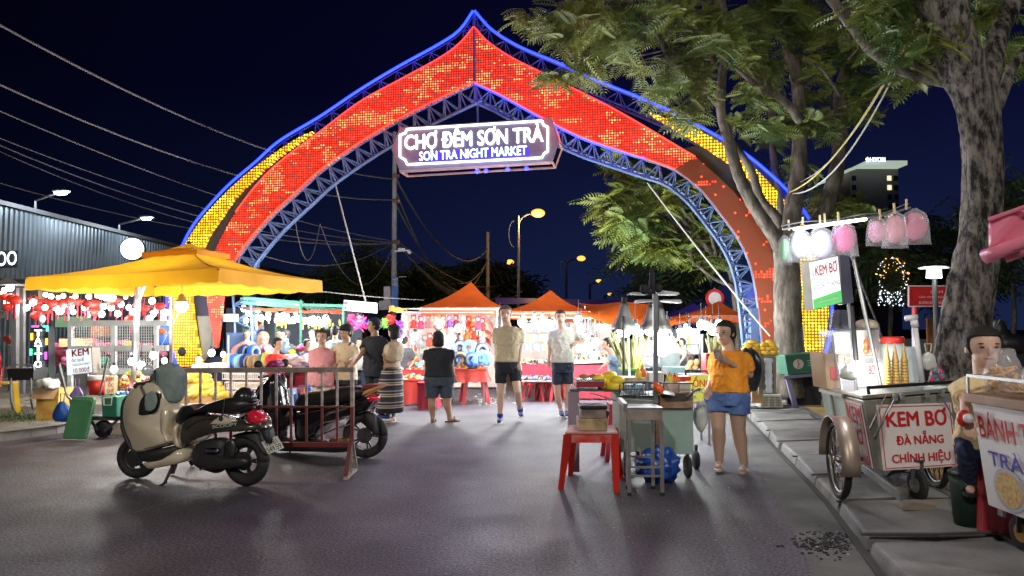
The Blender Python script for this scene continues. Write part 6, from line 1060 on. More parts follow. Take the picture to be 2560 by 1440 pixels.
mb.add([p for q in ringF for p in q], [(2*i, 2*i+1, 2*i+3, 2*i+2) for i in range(13)]); mb.build('mudguard', mat('copper_steel', (.38, .3, .24), .4, metal=.5, var=.3, vs=4), ct, solid=.008, smooth=True)
MB().bar(wc+V((.03, 0, 0)), wc+V((.5, .05, .02)), .03).bar(V((3.0, 5.95, .3)), V((3.3, 6.0, .55)), .05).build('axle', dk, ct)
def caster(c, r, par, w=.045, m2=None):
    o = MB().lathe(c-V((w/2, 0, 0)), [(.01, 0), (r*.85, 0), (r, w*.25), (r, w*.75), (r*.85, w), (.01, w)], 20, ax=(1, .1, 0)).build('wheel', tyre, par, smooth=True); MB().lathe(c-V((w/2+.004, 0, 0)), [(.01, 0), (r*.5, 0), (r*.5, .004), (.01, .006)], 14, ax=(1, .1, 0)).build('rim', m2 or steelW, o); MB().bar(c+V((-w/2-.012, 0, 0)), c+V((-w/2-.012, 0, r*1.6)), .012, .03).bar(c+V((w/2+.012, 0, 0)), c+V((w/2+.012, 0, r*1.6)), .012, .03).box(c+V((0, 0, r*1.6)), (w+.05, .05, .015)).build('fork', dk, par)
caster(V((3.22, 5.95, .255)), .12, ct); spoked('wheel', V((3.62, 6.4, .42)), (-1, .16, 0), .29, .04, ct)
YC_ = 6.15; mb = MB(); mb.cyl(P(2124, 600, 6.35), P(2202, 968, 6.05), .016, n=8); mb.cyl(P(2104, 560, 6.2), P(2142, 985, 6.2), .016, n=8); mb.cyl(P(2128, 640, 6.4), P(2212, 860, 7.3), .008, n=6); mb.cyl(P(2072, 800, 6.6), P(2106, 980, 6.3), .012, n=6)
mb.build('pole', galv, ct); MB().cyl(P(2128, 765, 6.2), P(2140, 900, 6.18), .022, n=8).build('pole_sleeve', blk, ct)
rod = crom([P(1957, 573, 6.1), P(2100, 553, 6.2), P(2200, 540, 6.3), P(2275, 519, 6.4)], 5); MB().tube(rod, .011, 6).tube([p+V((0, .02, .03+.01*math.sin(i))) for i, p in enumerate(rod)], .006, 5).build('rod', galv, ct); MB().cyl(P(1985, 573, 6.07), P(2165, 548, 6.22), .014, n=6).build('light_strip', glow('cool_strip', (.85, .9, 1), 12), ct)
mb = MB()
for u, v in ((1972, 572), (2006, 565), (2050, 560), (2062, 556), (2096, 552), (2200, 545), (2236, 530), (2266, 520)): c = P(u, v, 6.15); mb.box(c+V((0, 0, .03)), (.014, .012, .09), ry=rs.uniform(-.1, .1))
mb.build('clothes_pegs', mat('wood_peg', (.6, .45, .25), .7), ct)
lamp('candy_light', P(2030, 600, 5.75), 14, (.88, .92, 1), .12); lamp('cart_light', P(2150, 905, 5.95), 12, (.95, .97, 1), .05)
f = Fr(P(2028, 770, 6.0), P(2105, 760, 6.12)); fc = [f.p(2032, 776), f.p(2105, 757), f.p(2100, 636), f.p(2021, 655)]
lb = thing('avocado_lightbox', 'white lit sign box reading KEM BƠ above the avocado cart', 'sign', f.p(2068, 780)); MB().prism(fc, f.n*.09).build('case', stl, lb); bb = Bd(fc[0]-f.n*.006, fc[1]-f.n*.006, fc[3]-f.n*.006); MB().prism([bb.p(.02, .02), bb.p(.98, .02), bb.p(.98, .98), bb.p(.02, .98)], -bb.n*.004).build('lit_face', glow('sign_light_face', (.93, .96, 1), 1.15), lb)
MB().prism([bb.p(.02, .02, .002), bb.p(.98, .02, .002), bb.p(.98, .27, .002), bb.p(.02, .22, .002)], bb.n*.002).build('green_strip', mat('leaf_green_strip', (.12, .5, .14), .5, emit=(.1, .8, .15), es=.35), lb)
mb = MB(); bb.text(mb, 'KEM BƠ', .16, .68, .9, .92, .005, .01); mb.build('lettering', red2, lb); mb = MB(); bb.text(mb, 'KẸO CHỈ TƠ HỒNG', .06, .38, .95, .55, .005, .00); bb.text(mb, 'V', .04, .66, .13, .84, .005, .0); mb.build('lettering', mat('dark_grey_paint'), lb)
mb = MB(); bb.text(mb, 'ĐẶC SẢN ĐÀ NẴNG', .15, .1, .85, .17, .006, .01); mb.build('lettering', whtP, lb)
MB().prism([f.p(2106, 762), f.p(2134, 756), f.p(2122, 630), f.p(2101, 637)], f.n*.05).build('brushed_side', mat('brushed_steel', (.6, .6, .65), .25, metal=.9), lb)
bagM = mat('clear_film', (.9, .9, .95), .12, alpha=.22)
def candy(u0, u1, v0, v1, Y, cn, c, label):
    t = thing('cotton_candy_bag', label, 'candy bag', P((u0+u1)/2, v1, Y), 'bags of cotton candy hanging from the rod'); k = Y/FPX; a = P((u0+u1)/2, (v0+v1)/2, Y); w = (u1-u0)*k/2; h = (v1-v0)*k/2; m = mat(cn+'_floss', c, .95, bump=.6, bs=35)
    o = MB().ball(a+V((0, 0, h*.05)), (w*.86, .07, h*.82), 16, 12).build('candy_floss', m, t, smooth=True); crumple(o, .02, .05)
    rs = random.Random(int(u0)); rings = []
    for z, s, d in ((1.12, .12, .012), (1.0, .35, .03), (.8, .82, .07), (.3, 1.0, .085), (-.4, 1.06, .08), (-.85, 1.12, .05), (-1.0, 1.2, .01)): rings.append([a+V((w*s*math.cos(q)+rs.uniform(-.004, .004), d*math.sin(q)*(1+.15*math.sin(q*5)), h*z+.006*math.sin(q*4))) for q in [2*math.pi*i/22 for i in range(22)]])
    MB().loft(rings).build('bag', bagM, t, smooth=True)
for q in ((1946, 1976, 592, 662, 6.2, 'green', (.25, .6, .3), 'pale green cotton candy bag at the left end of the rod'), (1972, 2030, 576, 655, 6.12, 'white', (.8, .82, .9), 'white glaring cotton candy bag, second on the rod'), (2022, 2086, 570, 656, 6.1, 'lavender', (.55, .5, .72), 'lavender cotton candy bag in the middle of the rod'), (2078, 2142, 560, 640, 6.15, 'hot_pink', (.8, .12, .35), 'hot pink cotton candy bag beside the lavender one'), (2168, 2216, 546, 614, 6.3, 'light_pink', (.8, .4, .55), 'light pink cotton candy bag, left of the right hand trio'), (2208, 2266, 532, 620, 6.25, 'dusty_pink', (.7, .3, .38), 'dusty pink cotton candy bag in the middle of the right hand trio'), (2254, 2322, 526, 610, 6.4, 'pink', (.78, .25, .4), 'pink cotton candy bag at the right end of the rod')): candy(*q)
def pbox(name, pts, Y, d, m, label, cat): return MB().prism([P(u, v, Y) for u, v in pts], V((0, d, 0))).build(name, m, None, label, cat, bevel=.004)
pbox('cone_carton', ((2106, 978), (2098, 885), (2058, 882), (2068, 972)), 6.45, .3, card, 'brown carton with red print on the left rear of the avocado cart', 'box'); b_ = Bd(P(2077, 950, 6.44), P(2099, 950, 6.44), P(2075, 916, 6.44)); mb = MB(); b_.text(mb, 'KEM', 0, .1, 1, .9, .003, .01); MB().prism([b_.p(0, 0), b_.p(1, 0), b_.p(1, 1), b_.p(0, 1)], b_.n*.002).build('carton_label', red2, None, 'red label on the brown carton', 'label')
t = thing('glass_showcase', 'bright lit perspex showcase with red strip on the avocado cart', 'showcase', P(2130, 985, 6.2)); gl = mat('perspex', (.95, .97, 1), .05, alpha=.25); lit = glow('showcase_glow', (.93, .96, 1), 1.6)
MB().prism([P(2106, 985, 6.2), P(2215, 968, 6.2), P(2196, 822, 6.2), P(2083, 826, 6.2)], V((0, .3, 0))).build('perspex_case', gl, t); MB().prism([P(2145, 966, 6.3), P(2212, 964, 6.3), P(2206, 908, 6.3), P(2146, 910, 6.3)], V((0, .02, 0))).build('lit_panel', lit, t); MB().prism([P(2092, 884, 6.3), P(2130, 882, 6.3), P(2128, 832, 6.3), P(2086, 832, 6.3)], V((0, .02, 0))).build('lit_panel', lit, t)
MB().prism([P(2097, 910, 6.18), P(2127, 907, 6.18), P(2126, 884, 6.18), P(2096, 886, 6.18)], V((0, .01, 0))).build('red_strip', mat('coral_strip', (.7, .1, .06), .5), t); MB().prism([P(2086, 828, 6.18), P(2200, 824, 6.18), P(2200, 820, 6.48), P(2086, 823, 6.48)], V((0, 0, .015))).build('shelf', mat('brushed_steel'), t); b_ = Bd(P(2172, 936, 6.19), P(2186, 936, 6.19), P(2172, 910, 6.19)); mb = MB(); b_.text(mb, 'BƠ', 0, 0, 1, 1, 0, .01); mb.build('lettering', red2, t)
MB().prism([P(2077, 822, 6.45), P(2128, 820, 6.45), P(2118, 775, 6.45), P(2085, 775, 6.45)], V((0, .04, 0))).build('perforated_plate', mat('brushed_steel'), t)
for i, v in enumerate((880, 888, 896)): MB().prism([P(2140, v, 6.25), P(2192, v-2, 6.25), P(2192, v-7, 6.25), P(2140, v-5, 6.25)], V((0, .2, 0))).build('wafer_tray', mat('wafer_tan', (.6, .42, .2), .7), None, ['top tan wafer tray in the perspex showcase', 'middle tan wafer tray in the perspex showcase', 'bottom tan wafer tray in the perspex showcase'][i], 'tray')
mb = MB(); c = P(2154, 880, 6.33)
for i in range(8): mb.lathe(c+V((0, 0, .012*i)), [(.035, 0), (.06, .1), (.057, .1)], 16, caps=False)
mb.build('paper_cups', mat('cream_paper', (.75, .7, .5), .6), None, 'stack of cream paper cups in the perspex showcase', 'cups'); MB().ball(P(2165, 858, 6.17), (.022, .02, .035), 10, 8).ball(P(2165, 876, 6.17), (.022, .02, .035), 10, 8).ball(P(2165, 867, 6.17), (.012, .015, .02), 8, 6).build('orange_clip', mat('orange_plastic', (.85, .12, .02), .35), None, 'orange plastic toy figure clipped on the showcase', 'clip')
MB().ball(P(2166, 813, 6.45), (.1, .09, .055), 14, 10).build('bread_bag', mat('bread_film', (.6, .5, .36), .4, var=.3, vs=12), None, 'bag of tan bread on top of the perspex showcase', 'bread')
t = thing('cone_jar', 'large clear jar with red lid behind the stacked cones', 'jar', P(2232, 962, 6.2)); k = 6.2/FPX; c = P(2233, 962, 6.22); MB().lathe(c, [(.01, 0), (.105, .0), (.115, .03), (.115, .26), (.095, .33), (.088, .345)], 24).build('glass', mat('jar_glass', (.8, .88, .85), .06, alpha=.35), t, smooth=True); MB().lathe(c+V((0, 0, .347)), [(.01, 0), (.095, 0), (.098, .012), (.096, .045), (.08, .055), (.01, .057)], 24).build('lid', redP, t, smooth=True)
cone = mat('wafer_cone', (.62, .40, .11), .6, var=.2, vs=30, bump=.3, bs=80)
for i, u in enumerate((2219, 2240, 2262)):
    t = thing('cone_stack', ['left stack of golden waffle cones in front of the red lidded jar', 'middle stack of golden waffle cones under the red jar lid', 'right stack of golden waffle cones beside the white cool box'][i], 'cones', P(u, 964, 6.0), 'stacked cones on the avocado cart'); c = P(u, 964, 5.98); h = .34; MB().lathe(c, [(.036, 0)]+[(.036-(.006 if j % 2 else 0)-.0004*j, .012*j) for j in range(1, 17)]+[(.022, .22), (.012, .28), (.002, h)], 16).build('cones', cone, t)
pbox('foam_cool_box', ((2262, 958), (2302, 952), (2292, 867), (2252, 870)), 6.4, .35, mat('foam_white', (.6, .68, .75), .6), 'pale blue white cool box behind the waffle cones', 'cool box')
t = thing('drain_pipe', 'white plastic pipe with an elbow standing on the avocado cart', 'pipe', P(2304, 955, 6.35)); MB().tube([P(2306, 955, 6.35), P(2285, 800, 6.35)], .022, 12).cyl(P(2288, 818, 6.35), P(2285, 800, 6.35), .03, n=12).cyl(P(2264, 796, 6.35), P(2292, 792, 6.35), .024, n=12).build('pipe', whtP, t, smooth=True)
hangbag('plastic_bag', 2322, 860, 925, 40, 6.5, mat('clear_white_bag'), 'white plastic bags hanging behind the white pipe', 5); hangbag('plastic_bag', 2122, 895, 950, 46, 5.95, mat('clear_white_bag'), 'crumpled white plastic bag tied to the cart pole', 6)
heap('bead_heap', 2330, 2358, 918, 952, 6.6, 60, .02, [mat('bead_red', (.6, .05, .12), .4), mat('bead_teal', (.05, .35, .4), .4)], 'red and teal woven basket beside the big trunk', 12)
MB().prism([G(2250, 1262, .14), G(2336, 1262, .14), G(2340, 1275, .14), G(2255, 1275, .14)], V((0, 0, .03))).build('wheel_chock', mat('wheel_wood', (.3, .24, .18), .8), None, 'flat wooden chock under the small front wheel', 'chock')
MB().hexa([G(2140, 1170, .13), G(2252, 1260, .13), G(2285, 1243, .13), G(2175, 1165, .13), G(2140, 1170, .13)+V((0, 0, .09)), G(2252, 1260, .13)+V((0, 0, .09)), G(2285, 1243, .13)+V((0, 0, .09)), G(2175, 1165, .13)+V((0, 0, .09))]).build('loose_kerb_stone', slabm, None, 'loose kerb stone lying under the avocado cart', 'stone', bevel=.015)
# ---------- snack cart at the right edge ----------
x2 = 2.92; c2 = thing('snack_cart', 'white snack cart lettered BÁNH TRÁNG TRÀ TẮC at the right edge', 'cart', (3.2, 4.3, .13)); fs = Fr((2.93, 4.62), (2.90, 3.6)); fs.n = V((1, .03, 0)).normalized(); 
def sp(u, v): r = ray(u, v); t_ = (fs.a-EYEP).dot(fs.n)/r.dot(fs.n); return EYEP+r*t_
tl = sp(2452, 1008); bl2 = sp(2474, 1264); L2 = .95; y0 = tl.y; zt2 = tl.z; zb2 = bl2.z; D = 4.62-.0
MB().hexa([(2.93, 4.62, zb2), (3.45, 4.66, zb2), (3.43, 3.72, zb2), (2.905, 3.70, zb2), (2.90, 4.70, zt2), (3.48, 4.74, zt2), (3.46, 3.66, zt2), (2.88, 3.66, zt2)]).build('body', mat('snack_white', (.75, .74, .74), .4, var=.05), c2, bevel=.006)
bb = Bd((2.922, 4.62, zb2+.01), (2.897, 3.72, zb2+.01), (2.892, 4.69, zt2-.01)); bb.n = -bb.n if bb.n.x > 0 else bb.n; mb = MB(); bb.text(mb, 'BÁNH TRÁNG', .06, .68, .97, .95, .004, .01); mb.build('lettering', red2, c2); mb = MB(); bb.text(mb, 'TRÀ TẮC', .12, .42, .88, .64, .004, .01); mb.build('lettering', mat('violet_blue_ink', (.06, .04, .35), .5), c2)
n_ = 26; dc_ = [bb.p(.28+.13*math.cos(2*math.pi*i/n_), .22+.17*math.sin(2*math.pi*i/n_), .003) for i in range(n_)]; MB().prism(dc_, bb.n*.003).build('printed_dish', mat('noodle_print', (.62, .5, .2), .5, var=.3, vs=40, dirt=(.5, .12, .05)), c2); n_ = 26; dc_ = [bb.p(.28+.16*math.cos(2*math.pi*i/n_), .22+.205*math.sin(2*math.pi*i/n_), .001) for i in range(n_)]; MB().prism(dc_, bb.n*.001).build('printed_plate', mat('plate_print', (.5, .5, .6), .5), c2)
MB().hexa([(2.87, 4.73, zt2+.002), (3.5, 4.77, zt2+.002), (3.48, 3.62, zt2+.002), (2.85, 3.62, zt2+.002), (2.87, 4.73, zt2+.06), (3.5, 4.77, zt2+.06), (3.48, 3.62, zt2+.06), (2.85, 3.62, zt2+.06)]).build('rusty_rim', mat('rusty_tin', (.28, .15, .08), .6, var=.3, dirt=(.4, .33, .28)), c2, bevel=.006)
mb = MB(); mb.bar((2.88, 4.7, zt2+.06), (2.88, 4.7, zt2+.17), .014); mb.bar((2.88, 4.7, zt2+.17), (2.86, 3.64, zt2+.17), .018); mb.bar((2.88, 4.7, zt2+.17), (3.45, 4.74, zt2+.17), .014); mb.build('rail', galv, c2); caster(V((3.14, 4.6, .25)), .115, c2, .05, mat('brass_rim', (.5, .28, .06), .4, metal=.5)); MB().bar((3.0, 4.6, .35), (3.0, 4.6, zb2), .05, .02).build('wheel_bracket', galv, c2)
snk = mat('fried_snack', (.6, .32, .08), .6, var=.4, vs=25)
for i, (x, y, lb) in enumerate(((3.03, 4.58, 'clear bag of orange brown snacks nearest the seated woman'), (3.0, 4.2, 'clear bag of orange brown snacks nearer the camera'), (3.25, 4.55, 'clear bag of crisp snacks at the back of the cart'))):
    t = thing('snack_bag', lb, 'snack bag', (x, y, zt2+.06)); r = random.Random(i); mb = MB()
    for k in range(34): mb.tube([V((x+r.uniform(-.08, .08), y+r.uniform(-.07, .07), zt2+.09+r.random()*.14)) for _ in range(3)], .01, 5)
    mb.build('snacks', snk, t); q = MB().ell([(x, y, zt2+.062, .09, .07), (x, y, zt2+.12, .12, .1), (x, y, zt2+.24, .11, .09), (x, y, zt2+.3, .07, .05), (x, y, zt2+.35, .1, .04)], 18).build('bag', bagM, t, smooth=True, sub=1); crumple(q, .03, .06)
pkV = mat('pink_vinyl_sheet', (.9, .25, .36), .2, var=.15, vs=4, bump=.3, bs=7); t = thing('pink_vinyl_shade', 'pink glossy vinyl sun shade rolled at its edge above the snack cart', 'sun shade', P(2520, 660, 4.4)); YV = 4.4
MB().grid(lambda s, q: P(2472+s*140, 548-s*45+q*(72+s*12), YV+.025*math.sin(s*9+q*5)-.3*s), 16, 10).build('sheet', pkV, t, smooth=True, solid=.004); MB().tube([P(2474, 548, YV), P(2560, 518, YV-.25), P(2640, 488, YV-.4)], .013, 8).build('hem', pkV, t); MB().tube([P(2462, 642, YV), P(2510, 624, YV-.1), P(2570, 600, YV-.2), P(2640, 570, YV-.35)], [.045, .042, .04, .04], 12).build('roll', pkV, t, smooth=True); MB().tube([P(2512, 645, YV-.05), P(2590, 618, YV-.15)], .03, 10).build('roll', pkV, t, smooth=True); MB().bar(P(2506, 622, YV-.12), P(2640, 612, YV-.3), .012, .03).bar(P(2600, 640, YV-.2), V((3.35, 3.9, zt2+.06)), .025).build('frame', dk, t)
t = thing('green_bin', 'dark green bin beside the seated woman behind the snack cart', 'bin', V((3.2, 5.2, .13))); MB().lathe((3.2, 5.25, .13), [(.02, 0), (.1, 0), (.125, .34), (.02, .34)], 20).build('body', mat('bin_green', (.006, .022, .014), .5), t, smooth=True); MB().lathe((3.2, 5.25, .47), [(.128, 0), (.133, .012), (.128, .025), (.09, .04)], 20).build('rim', mat('bin_green'), t, smooth=True)
# ---------- street food cart with the steel post ----------
YS_ = 7.45; sc_ = thing('street_food_cart', 'battered grey green street food cart with a tall steel post in the road', 'cart', (1.55, 7.5, 0)); gg = mat('battered_green', (.21, .28, .24), .5, var=.2, vs=2.5, dirt=(.22, .2, .16), bump=.15, bs=8); gg2 = mat('battered_green_light', (.26, .37, .32), .5, var=.2, vs=2, dirt=(.2, .22, .18), bump=.15, bs=6); rust = mat('rust_tin', (.22, .12, .06), .7, var=.3, dirt=(.38, .28, .2), vs=9)
def sbx(u0, v0, u1, v1, m, nm, Y=YS_, d=.55, par=sc_, bev=.006): a, b = P(u0, v1, Y), P(u1, v0, Y); return MB().bx(a.x, b.x, Y, Y+d, a.z, b.z).build(nm, m, par, bevel=bev)
sbx(1550, 990, 1640, 1130, gg, 'body'); sbx(1650, 1020, 1733, 1136, gg2, 'body'); sbx(1639, 1000, 1651, 1130, rust, 'corner_post', YS_-.01, .1); sbx(1650, 984, 1733, 1021, rust, 'rusty_pan', YS_-.05, .4); MB().prism([P(1545, 992, YS_-.02), P(1735, 992, YS_-.02), P(1735, 980, YS_+.6), P(1545, 980, YS_+.6)], V((0, 0, .012))).build('top', dk, sc_)
MB().prism([P(1648, 984, YS_-.06), P(1735, 983, YS_-.06), P(1718, 1002, YS_-.06), P(1668, 1004, YS_-.06)], V((0, .008, 0))).build('dark_lip', mat('soot', (.05, .035, .03), .7), sc_)
for u, v, r, Y in ((1564, 1155, .1, 7.6), (1594, 1140, .07, 8.0), (1719, 1164, .115, 7.5), (1740, 1145, .1, 7.95)): c = P(u, v, Y); c.z = r; o = MB().lathe(c-V((.025, 0, 0)), [(.01, 0), (r*.85, 0), (r, .012), (r, .038), (r*.85, .05), (.01, .05)], 20, ax=(1, 0, 0)).build('wheel', tyre, sc_, smooth=True); MB().bar(c+V((0, 0, r*.5)), V((c.x, c.y, P(1600, 1131, YS_).z)), .03).build('wheel_bracket', dk, sc_)
MB().bar(P(1639, 1008, YS_-.04), P(1638, 735, YS_-.04), .045).build('post', mat('post_steel', (.3, .31, .31), .35, metal=.7), sc_); mb = MB(); mb.tube([P(1550, 960, YS_), P(1548, 990, YS_)], .008, 5); mb.tube([P(1648, 957, YS_-.05), P(1732, 959, YS_-.05), P(1732, 985, YS_-.05)], .008, 6); mb.build('rail', dk, sc_)
lamp('cart_lamp_light', P(1655, 862, 8.1), 22, (1, .98, .95), .08)
um2 = thing('folded_parasol', 'folded black parasol and panels clamped on top of the steel post', 'parasol', P(1638, 757, YS_)); mb = MB(); c = P(1630, 735, YS_-.06); k = YS_/FPX
MB().loft([[P(u+a*w, v, YS_-.06)+V((0, b*.04*w/8, 0)) for a, b in ((-1, 0), (-.7, -1), (.7, -1), (1, 0), (.7, 1), (-.7, 1))] for u, v, w in ((1631, 667, 1.5), (1630, 675, 6), (1630, 700, 8), (1631, 735, 8))]).build('folded_cloth', mat('black_cloth', (.015, .015, .02), .8), um2, smooth=True)
MB().ball(P(1611, 723, YS_-.08), (11.5*k, .04, 13*k), 12, 8).ball(P(1646, 720, YS_-.08), (10.5*k, .04, 12*k), 12, 8).ball(P(1624, 728, YS_-.08), (10*k, .03, 8*k), 10, 8).build('folded_flaps', mat('black_cloth'), um2, smooth=True)
for pts in (((1575, 735), (1622, 736), (1622, 731), (1582, 730)), ((1642, 736), (1699, 736), (1697, 731), (1642, 724)), ((1591, 757), (1634, 753), (1634, 748), (1596, 749)), ((1658, 753), (1706, 757), (1702, 749), (1658, 749))): MB().prism([P(u, v, YS_+.02) for u, v in pts], V((0, .22, 0))).build('panel', mat('grey_panel_white', (.5, .5, .5), .5), um2)
MB().bar(P(1630, 737, YS_), P(1652, 760, YS_), .02).bar(P(1644, 740, YS_+.05), P(1645, 830, YS_+.1), .018).build('brackets', dk, um2)
shade_lamp(1561, 803, 8.8, 1.5, 'large bell shaped lamp glaring on the black pole left of the steel post'); shade_lamp(1627, 806, 8.4, 1.25, 'ribbed bell lamp just left of the steel post'); shade_lamp(1652, 806, 8.6, 1.2, 'ribbed bell lamp just right of the steel post')
MB().cyl(P(1560, 985, 8.6), P(1558, 790, 8.6), .016, n=8).build('lamp_pole', blkP, None, 'thin black pole under the large bell lamp', 'pole'); MB().cyl(P(1574, 960, 9), P(1570, 835, 9), .014, n=8).build('lamp_pole', whtP, None, 'thin white pole beside the sugar canes', 'pole')
bq = bulb_proto(bulbC, .12, 'huge glaring bulb right behind the steel post', None); bq.location = P(1655, 862, 8.6)
t = thing('wire_basket', 'wire frying basket with a pale blue tub inside on the street cart', 'basket', P(1588, 990, YS_-.06)); mb = MB(); Yb = YS_-.1
for v, s in ((958, 0), (974, 2), (988, 4)): mb.tube([P(1556+s, v, Yb), P(1621-s, v-2, Yb), P(1621-s, v-4, Yb+.28), P(1556+s, v-2, Yb+.28), P(1556+s, v, Yb)], .005, 5)
for u in range(1558, 1622, 7): mb.tube([P(u, 957, Yb), P(u, 989, Yb), P(u, 985, Yb+.26)], .003, 4)
mb.build('wires', dk, t); a, b = P(1566, 986, Yb+.04), P(1612, 962, Yb+.04); MB().bx(a.x, b.x, Yb+.05, Yb+.22, a.z, b.z).build('tub', mat('pale_blue_tub', (.4, .6, .75), .4), t, bevel=.01)
def bottle(u, v0, v1, Y, m, m2, label): t = thing('sauce_bottle', label, 'bottle', P(u, v1, Y)); h = (v1-v0)*Y/FPX; c = P(u, v1, Y); MB().lathe(c, [(.01, 0), (.032, 0), (.034, h*.1), (.034, h*.55), (.018, h*.72)], 14).build('bottle', m, t, smooth=True); MB().lathe(c+V((0, 0, h*.72)), [(.02, 0), (.02, h*.1), (.004, h*.28)], 12).build('cap', m2, t)
orS = mat('chili_sauce', (.75, .18, .02), .3); yeS = mat('mustard_sauce', (.8, .6, .05), .3)
bottle(1607, 908, 946, 7.9, orS, yeS, 'orange sauce bottle with yellow cap left of the steel post'); bottle(1596, 918, 948, 7.85, yeS, yeS, 'yellow sauce bottle left of the steel post'); bottle(1674, 930, 958, 7.7, yeS, yeS, 'yellow squeeze bottle right of the steel post'); bottle(1686, 933, 960, 7.75, orS, redP, 'red capped sauce bottle right of the yellow squeeze bottle'); bottle(1692, 936, 960, 7.8, orS, yeS, 'small orange sauce bottle among the tubs')
sbx2 = lambda name, u0, v0, u1, v1, Y, d, m, lb, cat='tub': boxth(name, u0, v0, u1, v1, Y, d, m, lb, cat)
sbx2('white_tub', 1623, 931, 1660, 955, 7.75, .2, mat('bright_white'), 'plain white tub behind the steel post'); sbx2('food_tray', 1562, 944, 1625, 956, 7.8, .3, mat('food_print', (.6, .5, .3), .6, dirt=(.35, .2, .1), vs=20), 'tray of sliced food left of the steel post', 'tray'); sbx2('glass_tub', 1669, 958, 1695, 983, 7.55, .16, mat('brownish_tub', (.5, .42, .36), .4, dirt=(.3, .1, .05), vs=10), 'clear tub with dark sauce inside the right rail'); sbx2('glass_tub', 1699, 957, 1727, 984, 7.55, .16, mat('pale_tub', (.6, .55, .48), .35), 'pale lidded tub beside the clear sauce tub'); sbx2('red_tray', 1692, 941, 1728, 952, 7.9, .2, redP, 'red tray behind the tubs', 'tray')
t = thing('sauce_brush', 'orange handled brush and steel scoop lying on the rusty pan', 'brush', P(1650, 985, 7.35)); MB().tube([P(1634, 956, 7.38), P(1646, 970, 7.36), P(1656, 982, 7.35)], [.015, .045, .03], 10).build('handle', mat('orange_plastic'), t, smooth=True); MB().prism([P(1652, 985, 7.3), P(1687, 990, 7.3), P(1685, 982, 7.45), P(1660, 978, 7.45)], V((0, 0, .006))).build('scoop', galv, t)
for a, b, lb in (((1574, 985), (1587, 958), 'blue grey handled ladle leaning in the wire basket'), ((1592, 992), (1607, 970), 'second ladle leaning beside the wire basket'), ((1718, 990), (1751, 972), 'wooden handled ladle sticking out of the right corner')): MB().tube([P(*a, 7.3), lerp(P(*a, 7.3), P(*b, 7.25), .6)+V((0, 0, .01)), P(*b, 7.25)], [.008, .009, .016], 7).build('ladle', pw, None, lb, 'ladle')
cb_ = MB().ball(P(1752, 1040, 7.7), (.075, .1, .16), 16, 12).build('plastic_bag', mat('clear_white_bag'), None, 'white plastic bag of greens hanging on the right of the street cart', 'bag', smooth=True); crumple(cb_, .04, .07)
bg = MB().ball(P(1648, 1162, 7.3)+V((0, 0, .0)), (.2, .16, .165), 28, 20).build('bin_bag', mat('blue_bag', (.01, .06, .3), .28, var=.3, vs=7), None, 'blue plastic bin bag on the road under the street cart', 'bag', smooth=True); bg.location.z = -.01; crumple(bg, .2, .11)
st2 = thing('steel_stand', 'narrow tall stainless stand with shallow tray in front of the street cart', 'stand', (1.2, 6.8, 0)); ss = mat('dull_stainless', (.38, .36, .34), .35, metal=.75, var=.2, vs=5); Yf, Yb_ = 6.72, 7.0; lx, rx = P(1573, 1232, Yf).x, P(1656, 1232, Yf).x; zt_ = P(1600, 1022, Yf).z
for x, y in ((lx, Yf), (rx, Yf), (lx+.03, Yb_), (rx-.03, Yb_)): MB().bar((x, y, .02), (lerp(x, (lx+rx)/2, .02), y, zt_-.1), .03).build('leg', ss, st2); MB().box((x, y, .015), (.036, .036, .03)).build('foot', blk, st2)
zz = zt_-.1; MB().bx(lx-.005, rx+.005, Yf-.015, Yf+.0, zz, zt_).bx(lx-.005, rx+.005, Yb_, Yb_+.015, zz, zt_).bx(lx-.005, lx+.01, Yf, Yb_, zz, zt_).bx(rx-.01, rx+.005, Yf, Yb_, zz, zt_).build('apron', mat('stained_steel', (.3, .25, .22), .5, metal=.4, var=.3, vs=7), st2); MB().bx(lx-.01, rx+.01, Yf-.02, Yb_+.02, zt_, zt_+.012).build('tray', ss, st2); MB().bar((lx-.03, Yf-.02, zt_+.03), (lx-.03, Yb_+.05, zt_+.05), .04).bar((lx-.02, Yb_, zt_+.06), (rx, Yb_, zt_+.04), .01).build('tray_handle', ss, st2)
for z in (P(1600, 1168, Yf).z, P(1600, 1190, Yf).z): MB().bar((lx, Yf, z), (rx, Yf, z), .018).build('rung', ss, st2)
MB().bar((lx+.03, Yb_, .3), (rx-.03, Yb_, .3), .016).build('rung', ss, st2)
rs3 = thing('tall_plastic_stool', 'tall worn red plastic stool carrying two tin boxes', 'stool', (.65, 7.0, 0)); wr = mat('worn_red_plastic', (.55, .03, .02), .35, var=.15, dirt=(.42, .25, .22), vs=7); q = [P(1412, 1086, 6.72), P(1545, 1087, 6.72), P(1540, 1064, 7.22), P(1424, 1064, 7.22)]; zs = q[0].z
MB().prism([V((p.x, p.y, zs)) for p in q], V((0, 0, .02))).build('seat', mat('worn_seat', (.5, .18, .16), .4, var=.2, dirt=(.45, .38, .38), vs=4), rs3, bevel=.01)
tops = [V((q[0].x+.03, 6.75, zs)), V((q[1].x-.03, 6.75, zs)), V((q[2].x-.03, 7.17, zs)), V((q[3].x+.03, 7.17, zs))]; bots = [G(1402, 1222), G(1541, 1231), G(1552, 1196), G(1426, 1188)]
for a, b in zip(tops, bots): MB().hexa([b+V((-.025, -.02, 0)), b+V((.025, -.02, 0)), b+V((.025, .02, 0)), b+V((-.025, .02, 0)), a+V((-.04, -.03, -.001)), a+V((.04, -.03, -.001)), a+V((.04, .03, -.001)), a+V((-.04, .03, -.001))]).build('leg', redP, rs3)
